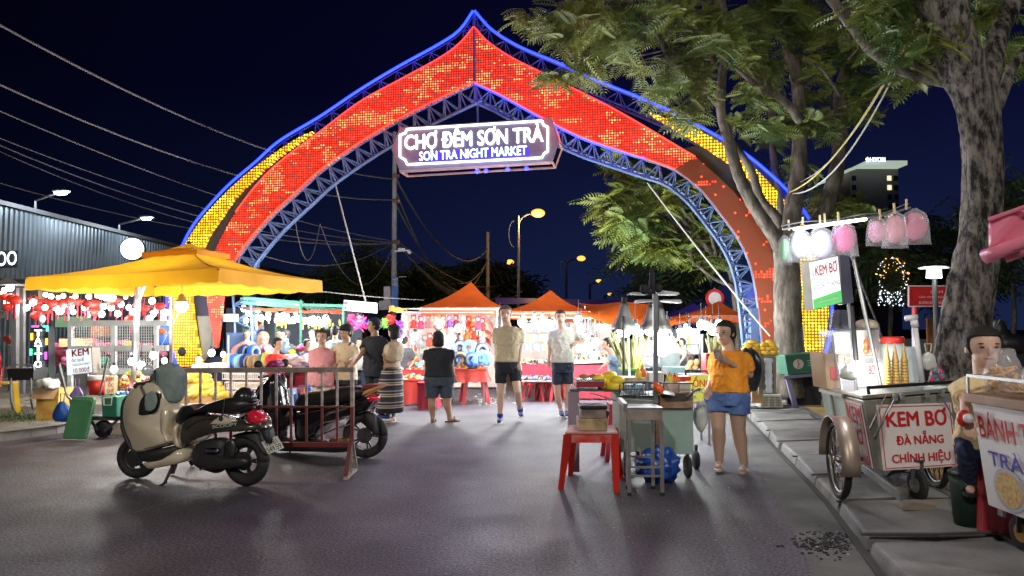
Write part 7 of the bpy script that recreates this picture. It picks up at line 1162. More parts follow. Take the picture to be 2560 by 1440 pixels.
MB().bx(tops[0].x+.03, tops[1].x-.03, 6.715, 6.73, zs-.075, zs-.002).bx(tops[0].x+.03, tops[1].x-.03, 7.19, 7.205, zs-.075, zs-.002).build('apron', wr, rs3)
bxm = mat('tan_tin', (.45, .33, .17), .5, dirt=(.12, .08, .05), vs=9); a = P(1447, 1079, 6.82); b = P(1519, 1052, 6.82); MB().bx(a.x, b.x, 6.82, 7.1, zs+.021, zs+.125).build('tin_box', bxm, None, 'tan stained tin box on the tall red stool', 'box', bevel=.006)
t = thing('lidded_grill_box', 'small grill box with a black lid on top of the tan tin box', 'box', ((a.x+b.x)/2, 6.95, zs+.126)); MB().bx(a.x+.025, b.x-.01, 6.84, 7.08, zs+.127, zs+.215).build('body', mat('brown_grey_tin', (.3, .22, .19), .45, dirt=(.06, .05, .05), vs=6), t, bevel=.004); MB().bx(a.x+.012, b.x, 6.82, 7.1, zs+.216, zs+.245).build('lid', blkP, t, bevel=.006); MB().box((b.x+.008, 6.9, zs+.17), (.03, .04, .04)).build('knob', blk, t)
Yt = 7.7; stb = thing('side_table', 'improvised side table of thin metal and planks left of the street cart', 'table', (.85, 7.8, 0)); MB().prism([P(1424, 978, Yt), P(1553, 980, Yt), P(1557, 966, Yt+.5), P(1430, 966, Yt+.5)], V((0, 0, .018))).build('tabletop', dk, stb); a, b = P(1421, 1071, Yt), P(1448, 979, Yt); MB().bx(a.x, b.x, Yt+.01, Yt+.05, .02, b.z).build('plank_leg', mat('violet_grey_wood', (.25, .2, .24), .7), stb); MB().bar(P(1475, 982, Yt+.02), P(1548, 1004, Yt+.02), .014).bar(P(1551, 980, Yt+.1), V((P(1551, 980, Yt).x, Yt+.1, 0)), .02).bar(P(1551, 975, Yt+.4), V((P(1551, 975, Yt).x, Yt+.4, 0)), .02).build('frame', galv, stb)
zt3 = P(1480, 974, Yt).z+.018; a, b = P(1437, 0, Yt), P(1505, 0, Yt); t = thing('table_grill', 'maroon table grill with foil and two buns on top', 'grill', (.72, Yt+.15, zt3)); MB().bx(a.x, b.x, Yt+.03, Yt+.3, zt3+.001, zt3+.06).build('body', mat('maroon_tin', (.3, .03, .04), .4), t, bevel=.006); MB().bx(a.x, b.x, Yt+.02, Yt+.31, zt3+.061, zt3+.085).build('foil', mat('foil', (.6, .6, .6), .25, metal=.9, bump=.8, bs=25), t)
for i, u in enumerate((1456, 1481)): c = P(u, 0, Yt+.12); MB().ball((c.x, Yt+.14, zt3+.11), (.058, .04, .025), 12, 8).build('grilled_bun', mat('bread_crust', (.4, .2, .08), .6), None, ['left browned bun on the foil grill', 'right browned bun on the foil grill'][i], 'bread', smooth=True)
ym = mat('yellow_melon', (.85, .62, .04), .4, var=.1)
for i, (u, v, s, lb) in enumerate(((1500, 955, .9, 'yellow melon lying lower left of the melon pile'), (1522, 941, 1.05, 'yellow melon on top of the melon pile'), (1544, 951, .95, 'round yellow melon on the right of the melon pile'), (1519, 955, 1.0, 'yellow melon in the centre of the melon pile'), (1537, 966, 1.05, 'yellow melon at the lower right front of the melon pile'), (1509, 967, .8, 'small yellow melon at the lower left front of the melon pile'), (1496, 945, .75, 'small yellow melon at the upper left of the melon pile'))): MB().ball(P(u, v, Yt+.12+.06*(i % 2)), (.085*s, .06*s, .055*s), 16, 10, Matrix.Rotation(rs.uniform(-.4, .4), 3, 'Y')).build('yellow_melon', ym, None, lb, 'melon', 'yellow melons on the side table', smooth=True)
o = dup(s0, label='bright red plastic stool standing behind the side table'); o['group'] = 'red stools by the pillow table'; o.location = (P(1548, 0, 8.6).x, 8.6, 0); o.scale = (1, 1, 1.4)
Yo = 9.6; t = thing('noodle_sign_table', 'small table with a yellow front board reading ỐNG beside the street cart', 'table', P(1750, 1010, Yo)); fc = [P(1716, 1005, Yo), P(1780, 1003, Yo), P(1780, 938, Yo), P(1714, 938, Yo)]; MB().prism(fc, V((0, .03, 0))).build('sign_board', mat('yellow_lime_print', (.6, .58, .06), .5, dirt=(.35, .5, .08), vs=3), t)
bb = Bd(fc[0], fc[1], fc[3]); mb = MB(); bb.text(mb, 'ỐNG', .28, .55, .98, .96, .005, .01); mb.build('lettering', red2, t); mb = MB(); bb.text(mb, 'KHOA', .2, .32, .95, .48, .005, .00); bb.text(mb, 'LẮ', .2, .12, .4, .24, .005, .00); mb.build('lettering', mat('sign_blue'), t); MB().bx(fc[0].x, fc[1].x, Yo+.03, Yo+.5, fc[3].z-.02, fc[3].z).build('tabletop', galv, t); MB().bar(P(1712, 926, Yo), P(1782, 928, Yo), .02).bar(P(1714, 926, Yo), P(1714, 938, Yo), .02).bar(P(1780, 928, Yo), P(1780, 938, Yo), .02).build('rail', blkP, t)
for x in (fc[0].x+.03, fc[1].x-.03): MB().bar((x, Yo+.45, 0), (x, Yo+.45, fc[3].z-.02), .025).bar((x, Yo+.05, 0), (x, Yo+.05, fc[0].z), .025).build('leg', galv, t)
t = thing('parked_motorbike', 'dark motorbike parked beyond the big trunk at the right edge', 'motorbike', P(2535, 930, 11)); MB().ball(P(2525, 860, 11), (.35, .2, .16), 12, 8).ball(P(2495, 830, 11), (.14, .12, .2), 10, 8).build('body', blkP, t, remesh=.03); MB().lathe(P(2555, 905, 11), [(.2, -.05), (.27, -.04), (.27, .04), (.2, .05)], 20, ax=(0, 1, 0)).build('wheel', tyre, t); MB().tube([P(2490, 820, 10.8), P(2500, 800, 10.9), P(2515, 806, 11)], .014, 6).build('handlebar', dk, t)
pbox('orange_brown_screen', ((2320, 900), (2375, 905), (2375, 795), (2318, 795)), 14.5, .05, mat('orange_brown_cloth', (.35, .16, .05), .8), 'orange brown cloth screen beyond the park lamp', 'screen'); pbox('white_low_wall', ((2140, 900), (2560, 900), (2560, 850), (2140, 846)), 26, .2, mat('pale_board'), 'pale low wall far behind the park', 'wall')
# ---------- people ----------
SK = {'fair': mat('skin_fair', (.62, .40, .30), .55, var=.06, sss=.08), 'light': mat('skin_light', (.52, .33, .23), .55, var=.06, sss=.08), 'tan': mat('skin_tan', (.40, .235, .15), .55, var=.07, sss=.06)}
HR = {'black': mat('hair_black', (.012, .010, .009), .75, bump=.5, bs=60), 'brown': mat('hair_brown', (.05, .03, .02), .6, bump=.5, bs=60), 'sandy': mat('hair_sandy', (.10, .065, .035), .7, bump=.5, bs=60), 'blonde': mat('hair_blonde', (.5, .38, .24), .6, bump=.5, bs=60)}
def clo(n, c=(.5, .5, .5), d=None): return mat(n, c, .85, var=.12, vs=3, bump=.35, bs=9, dirt=d)
def person(label, Y, head, S, H, arms, legs, yaw=0, hy=None, sw=.38, hw=.32, b=1, skin='light', hair=('short', 'black'), top=None, bottom=None, shoes=None, lr=1, vox=.012, ff=1, tw=1):
    k = Y/FPX; hu, vt, vc = head[:3]; hd = head[3] if len(head) > 3 else 0; hy = yaw if hy is None else hy
    pp = lambda q: P(q[0], q[1], Y+(q[2] if len(q) > 2 else 0))
    fv = lambda a: V((math.sin(R(a)), -math.cos(R(a)), 0)); sv = lambda a: V((math.cos(R(a)), math.sin(R(a)), 0))
    Sc, Hc = pp(S), pp(H); sd, fw = sv(yaw), fv(yaw); hh = (vc-vt)*k; hc = P(hu, (vt+vc)/2, Y+hd); hs, hf = sv(hy), fv(hy)
    sgn_ = 1 if math.cos(R(yaw)) >= 0 else -1
    sh = [Sc-sd*((sw/2-.025)*sgn_)+V((0, 0, -.072)), Sc+sd*((sw/2-.025)*sgn_)+V((0, 0, -.072))]; hp_ = [Hc-sd*(hw*.29*sgn_), Hc+sd*(hw*.29*sgn_)]
    foot = Hc.copy(); foot.z = 0; t = thing('person', label, 'person', foot); M = MB(); Mh = Matrix((hs, -hf, V((0, 0, 1)))).transposed()
    M.ball(hc+V((0, 0, hh*.10)), (hh*.36, hh*.43, hh*.40), 16, 12, Mh); M.ball(hc+hf*(hh*.10)-V((0, 0, hh*.22)), (hh*.27, hh*.30, hh*.27), 14, 10, Mh); M.ball(hc+hf*(hh*.43)-V((0, 0, hh*.06)), (hh*.055, hh*.085, hh*.10), 8, 6, Mh)
    for s in (-1, 1): M.ball(hc+hs*(s*hh*.365)-V((0, 0, hh*.04)), (hh*.04, hh*.08, hh*.12), 8, 6, Mh)
    nk = Sc+V((0, 0, .0)); M.cyl(nk-V((0, 0, .05)), hc-V((0, 0, hh*.2))-hf*(hh*.04), hh*.26, hh*.24, 14)
    def torso(mb, g, z0=0, z1=1, wide=0):
        rings = []; up = (Sc+V((0, 0, .02)))-Hc
        prof = [(-.18, .50, .34), (-.05, .52, .36), (.1, .50, .35), (.3, .44, .33), (.42, .43, .33), (.6, .48, .36), (.76, .49, .36), (.86, .45, .31), (.93, .36, .25), (.985, .24, .2), (1.03, .17, .17)]
        for q, w, d in prof:
            if q < z0-1e-6 or q > z1: continue
            ww = lerp(max(hw, sw*.88) if wide else hw, sw, min(1, max(0, q)))*w*1.02; bl2 = 1+(b-1)*math.exp(-((q-.25)/.35)**2); c = Hc+up*q+fw*((b-1)*.05*math.exp(-((q-.25)/.3)**2)); rings.append([c+sd*((ww*(bl2**.6)+g)*math.cos(a))+fw*((lerp(hw, sw, .5)*d*bl2+g)*math.sin(a))*(.82 if math.sin(a) < 0 else 1) for a in [2*math.pi*i/24 for i in range(24)]])
        mb.loft(rings)
    torso(M, 0)
    for i, s in ((0, -1), (1, 1)):
        e, w_ = pp(arms[i][0]), pp(arms[i][1]); M.ball(sh[i], .052*tw, 12, 8); M.cyl(sh[i], e, .046*tw, .037*tw, 12); M.ball(e, .038*tw, 10, 8); M.cyl(e, w_, .036*tw, .025, 12); M.ball(w_, .026, 8, 6)
        d = (pp(arms[i][2])-w_).normalized() if len(arms[i]) > 2 and arms[i][2] else ((w_-e).normalized()+V((0, 0, -.15))).normalized(); hl = .19*ff; x = d.cross(fw if abs(d.dot(fw)) < .9 else V((0, 0, 1))).normalized(); y = d.cross(x)
        Mx = Matrix((x, y, d)).transposed(); M.ball(w_+d*(hl*.24), (.04*ff, .018*ff, .052*ff), 12, 8, Mx)
        for j in range(4):
            o_ = x*((j-1.5)*.0195*ff); L = hl*(.40, .46, .43, .34)[j]; a0 = w_+d*(hl*.42)+o_; b0 = a0+d*L*.5+y*.006; c0 = b0+(d*.8+y*.75*(-1 if y.dot(fw) < 0 else 1)*.7)*L*.5; M.tube([a0-d*.02, a0, b0, c0], [.0088*ff]*2+[.0082*ff, .007*ff], 7)
        M.tube([w_+d*(hl*.12)-x*.02*s, w_+d*(hl*.27)-x*.045*ff, w_+d*(hl*.45)-x*.05*ff], [.012*ff, .0105*ff, .008*ff], 7)
    an = []
    if legs:
        for i in (0, 1):
            kn, ak = pp(legs[i][0]), pp(legs[i][1]); fy = legs[i][2] if len(legs[i]) > 2 else yaw; an.append((kn, ak, fy)); f_ = fv(fy)
            M.cyl(hp_[i]-V((0, 0, .02)), kn, .083*lr, .055*lr, 14); M.ball(kn, .055*lr, 12, 8); cm = lerp(kn, ak, .33)-f_*.012; M.tube([kn, cm, lerp(kn, ak, .7), ak], [.052*lr, .056*lr, .040*lr, .034*lr], 14); M.ball(ak-V((0, 0, .01))-f_*.015, .036, 10, 8)
            tp_ = ak+f_*.13; M.tube([ak-f_*.03-V((0, 0, .045)), ak+f_*.05-V((0, 0, .042)), tp_-V((0, 0, .052))], [.03, .036, .024], 10)
    else: an = []
    M.build('body', SK[skin], t, remesh=vox)
    st, hcN = hair[0], HR[hair[1]]; Hm = MB(); up_ = V((0, 0, 1)); cut = []
    Hm.ball(hc+V((0, 0, hh*.14))-hf*(hh*.02), (hh*.415, hh*.475, hh*.415), 20, 16, Mh)
    if st in ('short', 'curly'): Hm.ball(hc-hf*(hh*.16)-V((0, 0, hh*.06)), (hh*.37, hh*.30, hh*.33), 14, 10, Mh)
    if st == 'curly':
        rr = random.Random(3)
        for _ in range(26): a = rr.uniform(0, 6.28); Hm.ball(hc+V((0, 0, hh*(.12+rr.uniform(-.15, .3))))+hs*(math.cos(a)*hh*.42)+hf*(min(.15, math.sin(a))*hh*.45), hh*.13, 8, 6)
    if st in ('bob', 'long', 'back'): Hm.ball(hc-hf*(hh*.14)-V((0, 0, hh*.18)), (hh*.44, hh*.34, hh*.42), 14, 10, Mh)
    if st == 'bob': Hm.ball(hc-hf*(hh*.1)-V((0, 0, hh*.36)), (hh*.43, hh*.3, hh*.28), 14, 10, Mh)
    if st == 'long': Hm.ell([((hc-hf*hh*.2).x, (hc-hf*hh*.2).y, hc.z-hh*z, hh*w, hh*.2) for z, w in ((1.25, .2), (1.0, .34), (.5, .42), (0, .4))], 14, rz=R(hy))
    if st == 'bun': Hm.ball(hc-hf*(hh*.18)-V((0, 0, hh*.02)), (hh*.38, hh*.34, hh*.36), 14, 10, Mh); Hm.ball(hc-hf*(hh*.55), hh*.16, 10, 8)
    if st == 'ponytail': Hm.ball(hc-hf*(hh*.18), (hh*.38, hh*.32, hh*.36), 14, 10, Mh); Hm.tube([hc-hf*hh*.5+up_*hh*.2, hc-hf*hh*.75-up_*hh*.2, hc-hf*hh*.7-up_*hh*.9], [hh*.1, hh*.13, hh*.05], 8)
    Hm.v = [tuple(V(v)-hf*max(0, ((V(v)-hc).dot(hf)-hh*(.15 if (V(v)-hc).z < hh*.23 else .47)))*1.0) for v in Hm.v]
    Hm.build('hair', hcN, t, remesh=min(vox, .012))
    if len(hair) > 2:
        kind, hm_ = hair[2], hair[3]; mb = MB(); mb.ball(hc+V((0, 0, hh*.25))-hf*(hh*.03), (hh*.45, hh*.49, hh*.34), 18, 12, Mh)
        if kind == 'cap': mb.ball(hc+hf*(hh*.5)+V((0, 0, hh*.22)), (hh*.33, hh*.34, hh*.05), 14, 6, Mh)
        if kind == 'bucket': mb.lathe(hc+V((0, 0, hh*.18)), [(hh*.44, 0), (hh*.62, -hh*.16), (hh*.6, -hh*.17), (hh*.43, -hh*.04)], 20, caps=False)
        mb.build('hat', hm_, t, smooth=True, remesh=.01 if kind == 'cap' else 0)
    if math.cos(R(hy)) > -.3:
        mb = MB()
        for s in (-1, 1): mb.ball(hc+hs*(s*hh*.145)+hf*(hh*.385)+V((0, 0, hh*.03)), (hh*.06, hh*.03, hh*.026), 8, 6, Mh)
        mb.build('eyes', mat('eye_dark', (.03, .022, .02), .3), t); mb = MB()
        for s in (-1, 1): mb.ball(hc+hs*(s*hh*.15)+hf*(hh*.375)+V((0, 0, hh*.11)), (hh*.085, hh*.03, hh*.016), 8, 6, Mh)
        mb.build('eyebrows', hcN, t); MB().ball(hc+hf*(hh*.375)-V((0, 0, hh*.235)), (hh*.11, hh*.035, hh*.028), 10, 6, Mh).build('mouth', mat('lips', (.38, .13, .11), .5), t)
    if top:
        m, hz_, slv = top[:3]; mb = MB(); torso(mb, .02, -.18 if hz_ is None else hz_, .99, 1)
        for i in (0, 1):
            e, w_ = pp(arms[i][0]), pp(arms[i][1])
            if slv == 'none': continue
            mb.ball(sh[i], .056*tw, 12, 8)
            if slv == 'short': mb.cyl(sh[i], lerp(sh[i], e, .72), .056*tw, .064*tw, 14)
            elif slv == 'mid': mb.cyl(sh[i], e, .062*tw, .056*tw, 14); mb.ball(e, .055*tw, 10, 8); mb.cyl(e, lerp(e, w_, .25), .054*tw, .056*tw, 14)
            else: mb.cyl(sh[i], e, .062*tw, .054*tw, 14); mb.ball(e, .053*tw, 10, 8); mb.cyl(e, lerp(e, w_, .9), .053*tw, .04*tw, 14)
        o = mb.build('top', m, t, remesh=vox); crumple(o, .028, .12)
        if len(top) > 3:
            for nm, fn in top[3]: fn(t, dict(Sc=Sc, Hc=Hc, sd=sd, fw=fw, hc=hc, sw=sw, hh=hh))
    if bottom:
        kind, m, fr = bottom; mb = MB()
        if kind in ('shorts', 'pants'):
            torso(mb, .018, -.18, .12)
            for i in (0, 1):
                kn, ak, _ = an[i]; r0 = .097*lr
                if kind == 'shorts': mb.cyl(hp_[i]+V((0, 0, .04)), lerp(hp_[i], kn, fr), r0, .088*lr if fr > .6 else .094*lr, 16)
                else: mb.cyl(hp_[i]+V((0, 0, .04)), kn, r0, .07*lr, 16); mb.ball(kn, .069*lr, 12, 8); mb.cyl(kn, lerp(kn, ak, fr), .069*lr, .055*lr, 14)
        else:
            bz = pp(an[0][1:2][0] if False else fr) if isinstance(fr, tuple) else Hc-V((0, 0, .7)); rings = []
            for q, w, d in ((.16, .44, .3), (0, .55, .4), (-.3, .6, .46), (-.7, .64, .5), (-1, .66, .52)):
                c = Hc+V((0, 0, .0)) if q >= 0 else lerp(Hc, bz, -q); c = c+V((0, 0, .2*q if q > 0 else 0)); rings.append([c+sd*(hw*w*math.cos(a)*(1+.04*math.sin(a*6)*(-min(q, 0))))+fw*(hw*d*math.sin(a)*(1+.05*math.sin(a*7)*(-min(q, 0)))) for a in [2*math.pi*i/36 for i in range(36)]])
            mb.loft(rings)
        o = mb.build({'shorts': 'shorts', 'pants': 'trousers', 'skirt': 'skirt'}[kind], m, t, remesh=vox if kind != 'skirt' else 0, smooth=True); crumple(o, .024, .1)
    if shoes:
        m, kind = shoes[:2]
        for kn, ak, fy in an:
            f_ = fv(fy); mb = MB(); s_ = sv(fy)
            if kind == 'sandal':
                rings = []
                for z in (-.012, .012): rings.append([ak+f_*(.05+.135*math.cos(a))+s_*(.048*math.sin(a)*(1+.15*math.cos(a)))+V((0, 0, -.073+z)) for a in [2*math.pi*i/20 for i in range(20)]])
                mb.loft(rings); mb.tube([ak+f_*.07+s_*.046-V((0, 0, .06)), ak+f_*.085-V((0, 0, .008)), ak+f_*.07-s_*.046-V((0, 0, .06))], .012, 8); mb.build('sandal', m, t, smooth=False)
            else:
                mb.tube([ak-f_*.045-V((0, 0, .04)), ak+f_*.04-V((0, 0, .035)), ak+f_*.16-V((0, 0, .052))], [.036, .043, .03], 12); mb.cyl(ak-V((0, 0, .03)), ak+V((0, 0, .01)), .04, .042, 12); o = mb.build('shoe', m, t, remesh=.009); rings = []
                for z in (-.012, .008): rings.append([ak+f_*(.055+.15*math.cos(a))+s_*(.045*math.sin(a))+V((0, 0, -.078+z)) for a in [2*math.pi*i/20 for i in range(20)]])
                MB().loft(rings).build('sole', whtP, o)
                if len(shoes) > 2: MB().cyl(ak+V((0, 0, .005)), lerp(ak, kn, .17 if shoes[2] == 'low' else .27), .042*lr, .047*lr, 14).build('sock', shoes[3], t)
    return t
def shot(nm, fn): return (nm, fn)
def bodybag(m, side=1):
    def f(t, q): a = q['Sc']+q['sd']*(.13*side)+q['fw']*.07; b = q['Hc']-q['sd']*(.15*side)+q['fw']*.12+V((0, 0, .1)); MB().tube([a+V((0, 0, .02)), lerp(a, b, .5)+q['fw']*.05, b], .016, 6).build('cross_strap', m, t)
    return ('strap', f)
white = clo('white_cotton', (.7, .68, .62)); beige = clo('beige_cotton', (.6, .47, .3)); blackT = clo('black_cotton', (.016, .018, .026)); navy = clo('navy_shorts', (.022, .03, .055)); orangeT = clo('orange_cotton', (.82, .30, .02)); denim = clo('blue_denim', (.10, .18, .42), (.17, .27, .52)); pinkT = clo('pink_linen', (.6, .26, .27)); creamK = clo('cream_trousers', (.62, .55, .45)); tshirt = clo('khaki_cotton', (.55, .45, .30)); cream2 = clo('offwhite_cotton', (.6, .55, .42)); yel2 = clo('pale_yellow_knit', (.72, .55, .3))
slip = mat('beige_rubber', (.5, .42, .36), .6); brown_s = mat('brown_leather', (.09, .05, .035), .6); navyS = mat('navy_sneaker', (.03, .035, .16), .6); sockB = clo('royal_blue_sock', (.02, .03, .3)); sockW = clo('white_sock', (.7, .7, .7))
person('woman in an orange t-shirt and denim shorts looking at the phone in her hand', 7.85, (1813, 803, 864, 0), (1826, 879), (1817, 990), [((1782, 940, .05), (1772, 968, -.04), (1764, 1000, -.1)), ((1874, 935, 0), (1820, 905, -.22), (1797, 890, -.27))], [((1796, 1068, -.04), (1798, 1152, 0), -22), ((1846, 1072, -.02), (1860, 1160, -.02), -28)],
       yaw=-18, hy=-45, sw=.37, hw=.385, b=1.15, skin='light', hair=('bun', 'black'), top=(orangeT, 0, 'short'), bottom=('shorts', denim, .52), shoes=(slip, 'sandal'), lr=1.32, vox=.0085, tw=1.15)
t = thing('smartphone', 'smartphone with a patterned case held by the woman in orange', 'phone', P(1795, 902, 7.56)); c = [P(u, v, 7.57) for u, v in ((1787, 897), (1809, 905), (1804, 876), (1783, 874))]; MB().prism(c, V((0, .012, .004))).build('case', mat('patterned_case', (.2, .12, .11), .4, dirt=(.5, .42, .4), vs=60), t, bevel=.003); MB().ball(P(1788, 879, 7.565), .007, 8, 6).build('camera', blk, t)
person('tall young man in a beige t-shirt and black shorts walking towards the camera', 11.8, (1263, 764, 806, 0), (1270, 818), (1269, 915), [((1242, 868, .03), (1240, 905, 0), (1240, 928, 0)), ((1301, 868, 0), (1298, 908, -.08), (1292, 930, -.1))], [((1251, 985, -.05), (1250, 1043, 0), -5), ((1294, 978, -.12), (1301, 1028, .22), 5)],
       yaw=3, sw=.43, hw=.34, skin='fair', hair=('short', 'sandy'), top=(tshirt, 0, 'short'), bottom=('shorts', clo('black_shorts', (.01, .012, .022)), .62), shoes=(navyS, 'shoe', 'low', sockB), lr=1.05, tw=1.1)
person('young man in a white t-shirt and navy shorts with one hand on his hip', 12.6, (1401, 776, 812, 0), (1405, 825), (1407, 915), [((1374, 872, 0), (1372, 900, -.05), (1369, 925, -.1)), ((1460, 850, .0), (1432, 862, -.12), (1424, 866, -.1))], [((1393, 985, 0), (1403, 1028, .1), 5), ((1420, 982, 0), (1417, 1028, 0), 5)],
       yaw=4, hy=-4, sw=.42, hw=.33, skin='fair', hair=('short', 'brown'), top=(white, 0, 'short'), bottom=('shorts', navy, .66), shoes=(navyS, 'shoe', 'low', sockW), tw=1.05)
person('short person in a black t-shirt and dark grey shorts, seen from behind', 11.9, (1096, 828, 864, 0), (1097, 872), (1098, 950), [((1068, 905, 0), (1064, 938, 0), (1067, 960, -.03)), ((1128, 905, 0), (1134, 935, .0), (1141, 958, 0))], [((1080, 1000, 0), (1082, 1044, 0), 178), ((1118, 1000, 0), (1124, 1042, 0), 120)],
       yaw=180, sw=.44, hw=.40, b=1.2, skin='tan', hair=('bob', 'black'), top=(blackT, 0, 'short'), bottom=('shorts', clo('slate_shorts', (.05, .065, .09)), .88), shoes=(brown_s, 'sandal'), lr=1.2, tw=1.15)
person('person in a grey shirt and white cap at the doll stall, seen from behind', 14.2, (1099, 800, 832, 0), (1110, 842), (1108, 905), [((1130, 868, 0), (1126, 880, -.1)), ((1090, 868, 0), (1092, 890, 0))], [((1102, 948, 0), (1104, 985, 0)), ((1118, 948, 0), (1118, 985, 0))],
       yaw=160, sw=.4, skin='light', hair=('short', 'black', 'cap0', clo('cap_cream', (.6, .55, .45))), top=(clo('grey_shirt', (.3, .33, .33)), -.18, 'short'), bottom=('pants', cream2, .9), shoes=(slip, 'sandal'), vox=.015)
person('man in a black t-shirt and dark trousers with a hand on the barrier', 11.9, (935, 795, 832, 0), (937, 842), (938, 925), [((906, 882, -.15), (884, 910, -.55), (874, 918, -.62)), ((968, 885, 0), (964, 905, -.1))], [((928, 985, 0), (930, 1038, 0), 60), ((946, 985, 0), (952, 1035, -.1), 70)],
       yaw=-30, hy=-75, sw=.42, hw=.36, b=1.1, skin='tan', hair=('short', 'black'), top=(blackT, -.05, 'short'), bottom=('pants', blackT, .7), shoes=(navyS, 'shoe'), tw=1.1)
stripe = bpy.data.materials.new('striped_skirt'); stripe.use_nodes = True; n_ = stripe.node_tree.nodes; l_ = stripe.node_tree.links; tc_2 = n_.new('ShaderNodeTexCoord'); sx_ = n_.new('ShaderNodeSeparateXYZ'); l_.new(tc_2.outputs['Object'], sx_.inputs[0]); m1_ = n_.new('ShaderNodeMath'); m1_.operation = 'MULTIPLY'; m1_.inputs[1].default_value = 5.6; l_.new(sx_.outputs['Z'], m1_.inputs[0]); m2_ = n_.new('ShaderNodeMath'); m2_.operation = 'FRACT'; l_.new(m1_.outputs[0], m2_.inputs[0]); cr_2 = n_.new('ShaderNodeValToRGB'); cr_2.color_ramp.interpolation = 'CONSTANT'; e_ = cr_2.color_ramp.elements; e_[0].color = (.02, .022, .045, 1); e_[1].position = .35; e_[1].color = (.5, .4, .27, 1)
for p_, c_ in ((.45, (.12, .08, .07)), (.55, (.5, .42, .3)), (.62, (.02, .022, .045)), (.8, (.35, .27, .2)), (.9, (.03, .03, .06))): q_ = e_.new(p_); q_.color = (*c_, 1)
l_.new(m2_.outputs[0], cr_2.inputs[0]); l_.new(cr_2.outputs[0], n_['Principled BSDF'].inputs['Base Color']); n_['Principled BSDF'].inputs['Roughness'].default_value = .85
person('woman in a cream cardigan, striped skirt and dark cap, turned away', 11.9, (984, 812, 846, 0), (988, 856), (978, 925), [((1001, 890, 0), (984, 902, -.2), (972, 898, -.25)), ((968, 888, -.1), (966, 905, -.2), (960, 890, -.22))], [((968, 990, 0), (971, 1046, 0), -20), ((985, 990, 0), (984, 1040, .1), -10)],
       yaw=-110, hy=-120, sw=.40, hw=.40, skin='light', hair=('bob', 'black', 'cap', clo('black_cap', (.012, .012, .014))), top=(clo('cream_cardigan', (.62, .5, .34)), .12, 'long'), bottom=('skirt', stripe, (975, 1030)), shoes=(clo('cream_clog', (.6, .5, .42)), 'sandal'))
person('older woman with curly grey hair in a pink blouse and cream trousers laughing', 12.4, (806, 824, 862, 0), (803, 872), (803, 950), [((782, 905, 0), (790, 918, -.12)), ((829, 905, 0), (800, 918, -.2))], [((796, 1000, 0), (797, 1040, 0)), ((814, 1000, 0), (815, 1040, 0))],
       yaw=-10, hy=-5, sw=.38, hw=.38, b=1.15, skin='light', hair=('curly', 'brown'), top=(pinkT, -.18, 'mid'), bottom=('pants', creamK, .95), shoes=(slip, 'sandal'))
person('man in a beige polo shirt, black cap and cross body strap', 12.5, (866, 812, 850, 0), (865, 858), (864, 945), [((838, 895, 0), (852, 905, -.15)), ((893, 890, 0), (874, 898, -.18))], [((856, 1000, 0), (857, 1045, 0)), ((875, 1000, 0), (876, 1045, 0))],
       yaw=-15, hy=-35, sw=.40, hw=.36, b=1.1, skin='tan', hair=('short', 'black', 'cap', clo('black_cap')), top=(beige, -.1, 'short', [bodybag(clo('black_strap', (.02, .02, .02)))]), bottom=('pants', blackT, .95), shoes=(brown_s, 'sandal'))
person('woman in a red t-shirt with tied back black hair bending over the plush heap', 13.0, (694, 845, 876, 0), (688, 887), (686, 945), [((704, 905, -.1), (718, 912, -.2)), ((674, 905, 0), (682, 925, -.1))], [((682, 985, 0), (683, 1020, 0)), ((692, 985, 0), (693, 1020, 0))], yaw=60, hy=65, sw=.36, b=1.1, skin='light', hair=('bun', 'black'), top=(clo('red_cotton', (.65, .03, .02)), -.1, 'short'), bottom=('pants', blackT, .9), shoes=(slip, 'sandal'))
person('long haired blonde woman in a white halter top looking down at the flowers', 14.8, (658, 830, 866, -.1), (645, 876), (640, 940), [((634, 905, 0), (648, 925, -.1)), ((668, 905, 0), (664, 925, -.15))], [((636, 975, 0), (637, 1005, 0)), ((650, 975, 0), (651, 1005, 0))], yaw=45, hy=40, sw=.37, skin='fair', hair=('long', 'blonde'), top=(white, -.05, 'none'), bottom=('pants', denim, .9), shoes=(slip, 'sandal'), vox=.015)
person('person in a black t-shirt with a yellow print talking behind the plush heap', 14.6, (712, 824, 852, 0), (718, 862), (716, 930), [((738, 895, 0), (724, 912, -.1)), ((700, 890, 0), (706, 908, -.1))], [((710, 970, 0), (711, 1008, 0)), ((724, 970, 0), (725, 1008, 0))], yaw=-20, hy=-50, sw=.4, skin='fair', hair=('short', 'black'), top=(clo('black_print_cotton', (.02, .02, .022)), -.1, 'short'), bottom=('pants', navy, .9), shoes=(slip, 'sandal'), vox=.015)
MB().ball(P(730, 880, 14.45), (.07, .02, .05), 10, 6).ball(P(727, 892, 14.45), (.06, .02, .03), 10, 6).build('shirt_print', mat('yellow_plastic'), [o for o in bpy.data.objects if o.get('label', '').startswith('person in a black t-shirt with a yellow')][0])
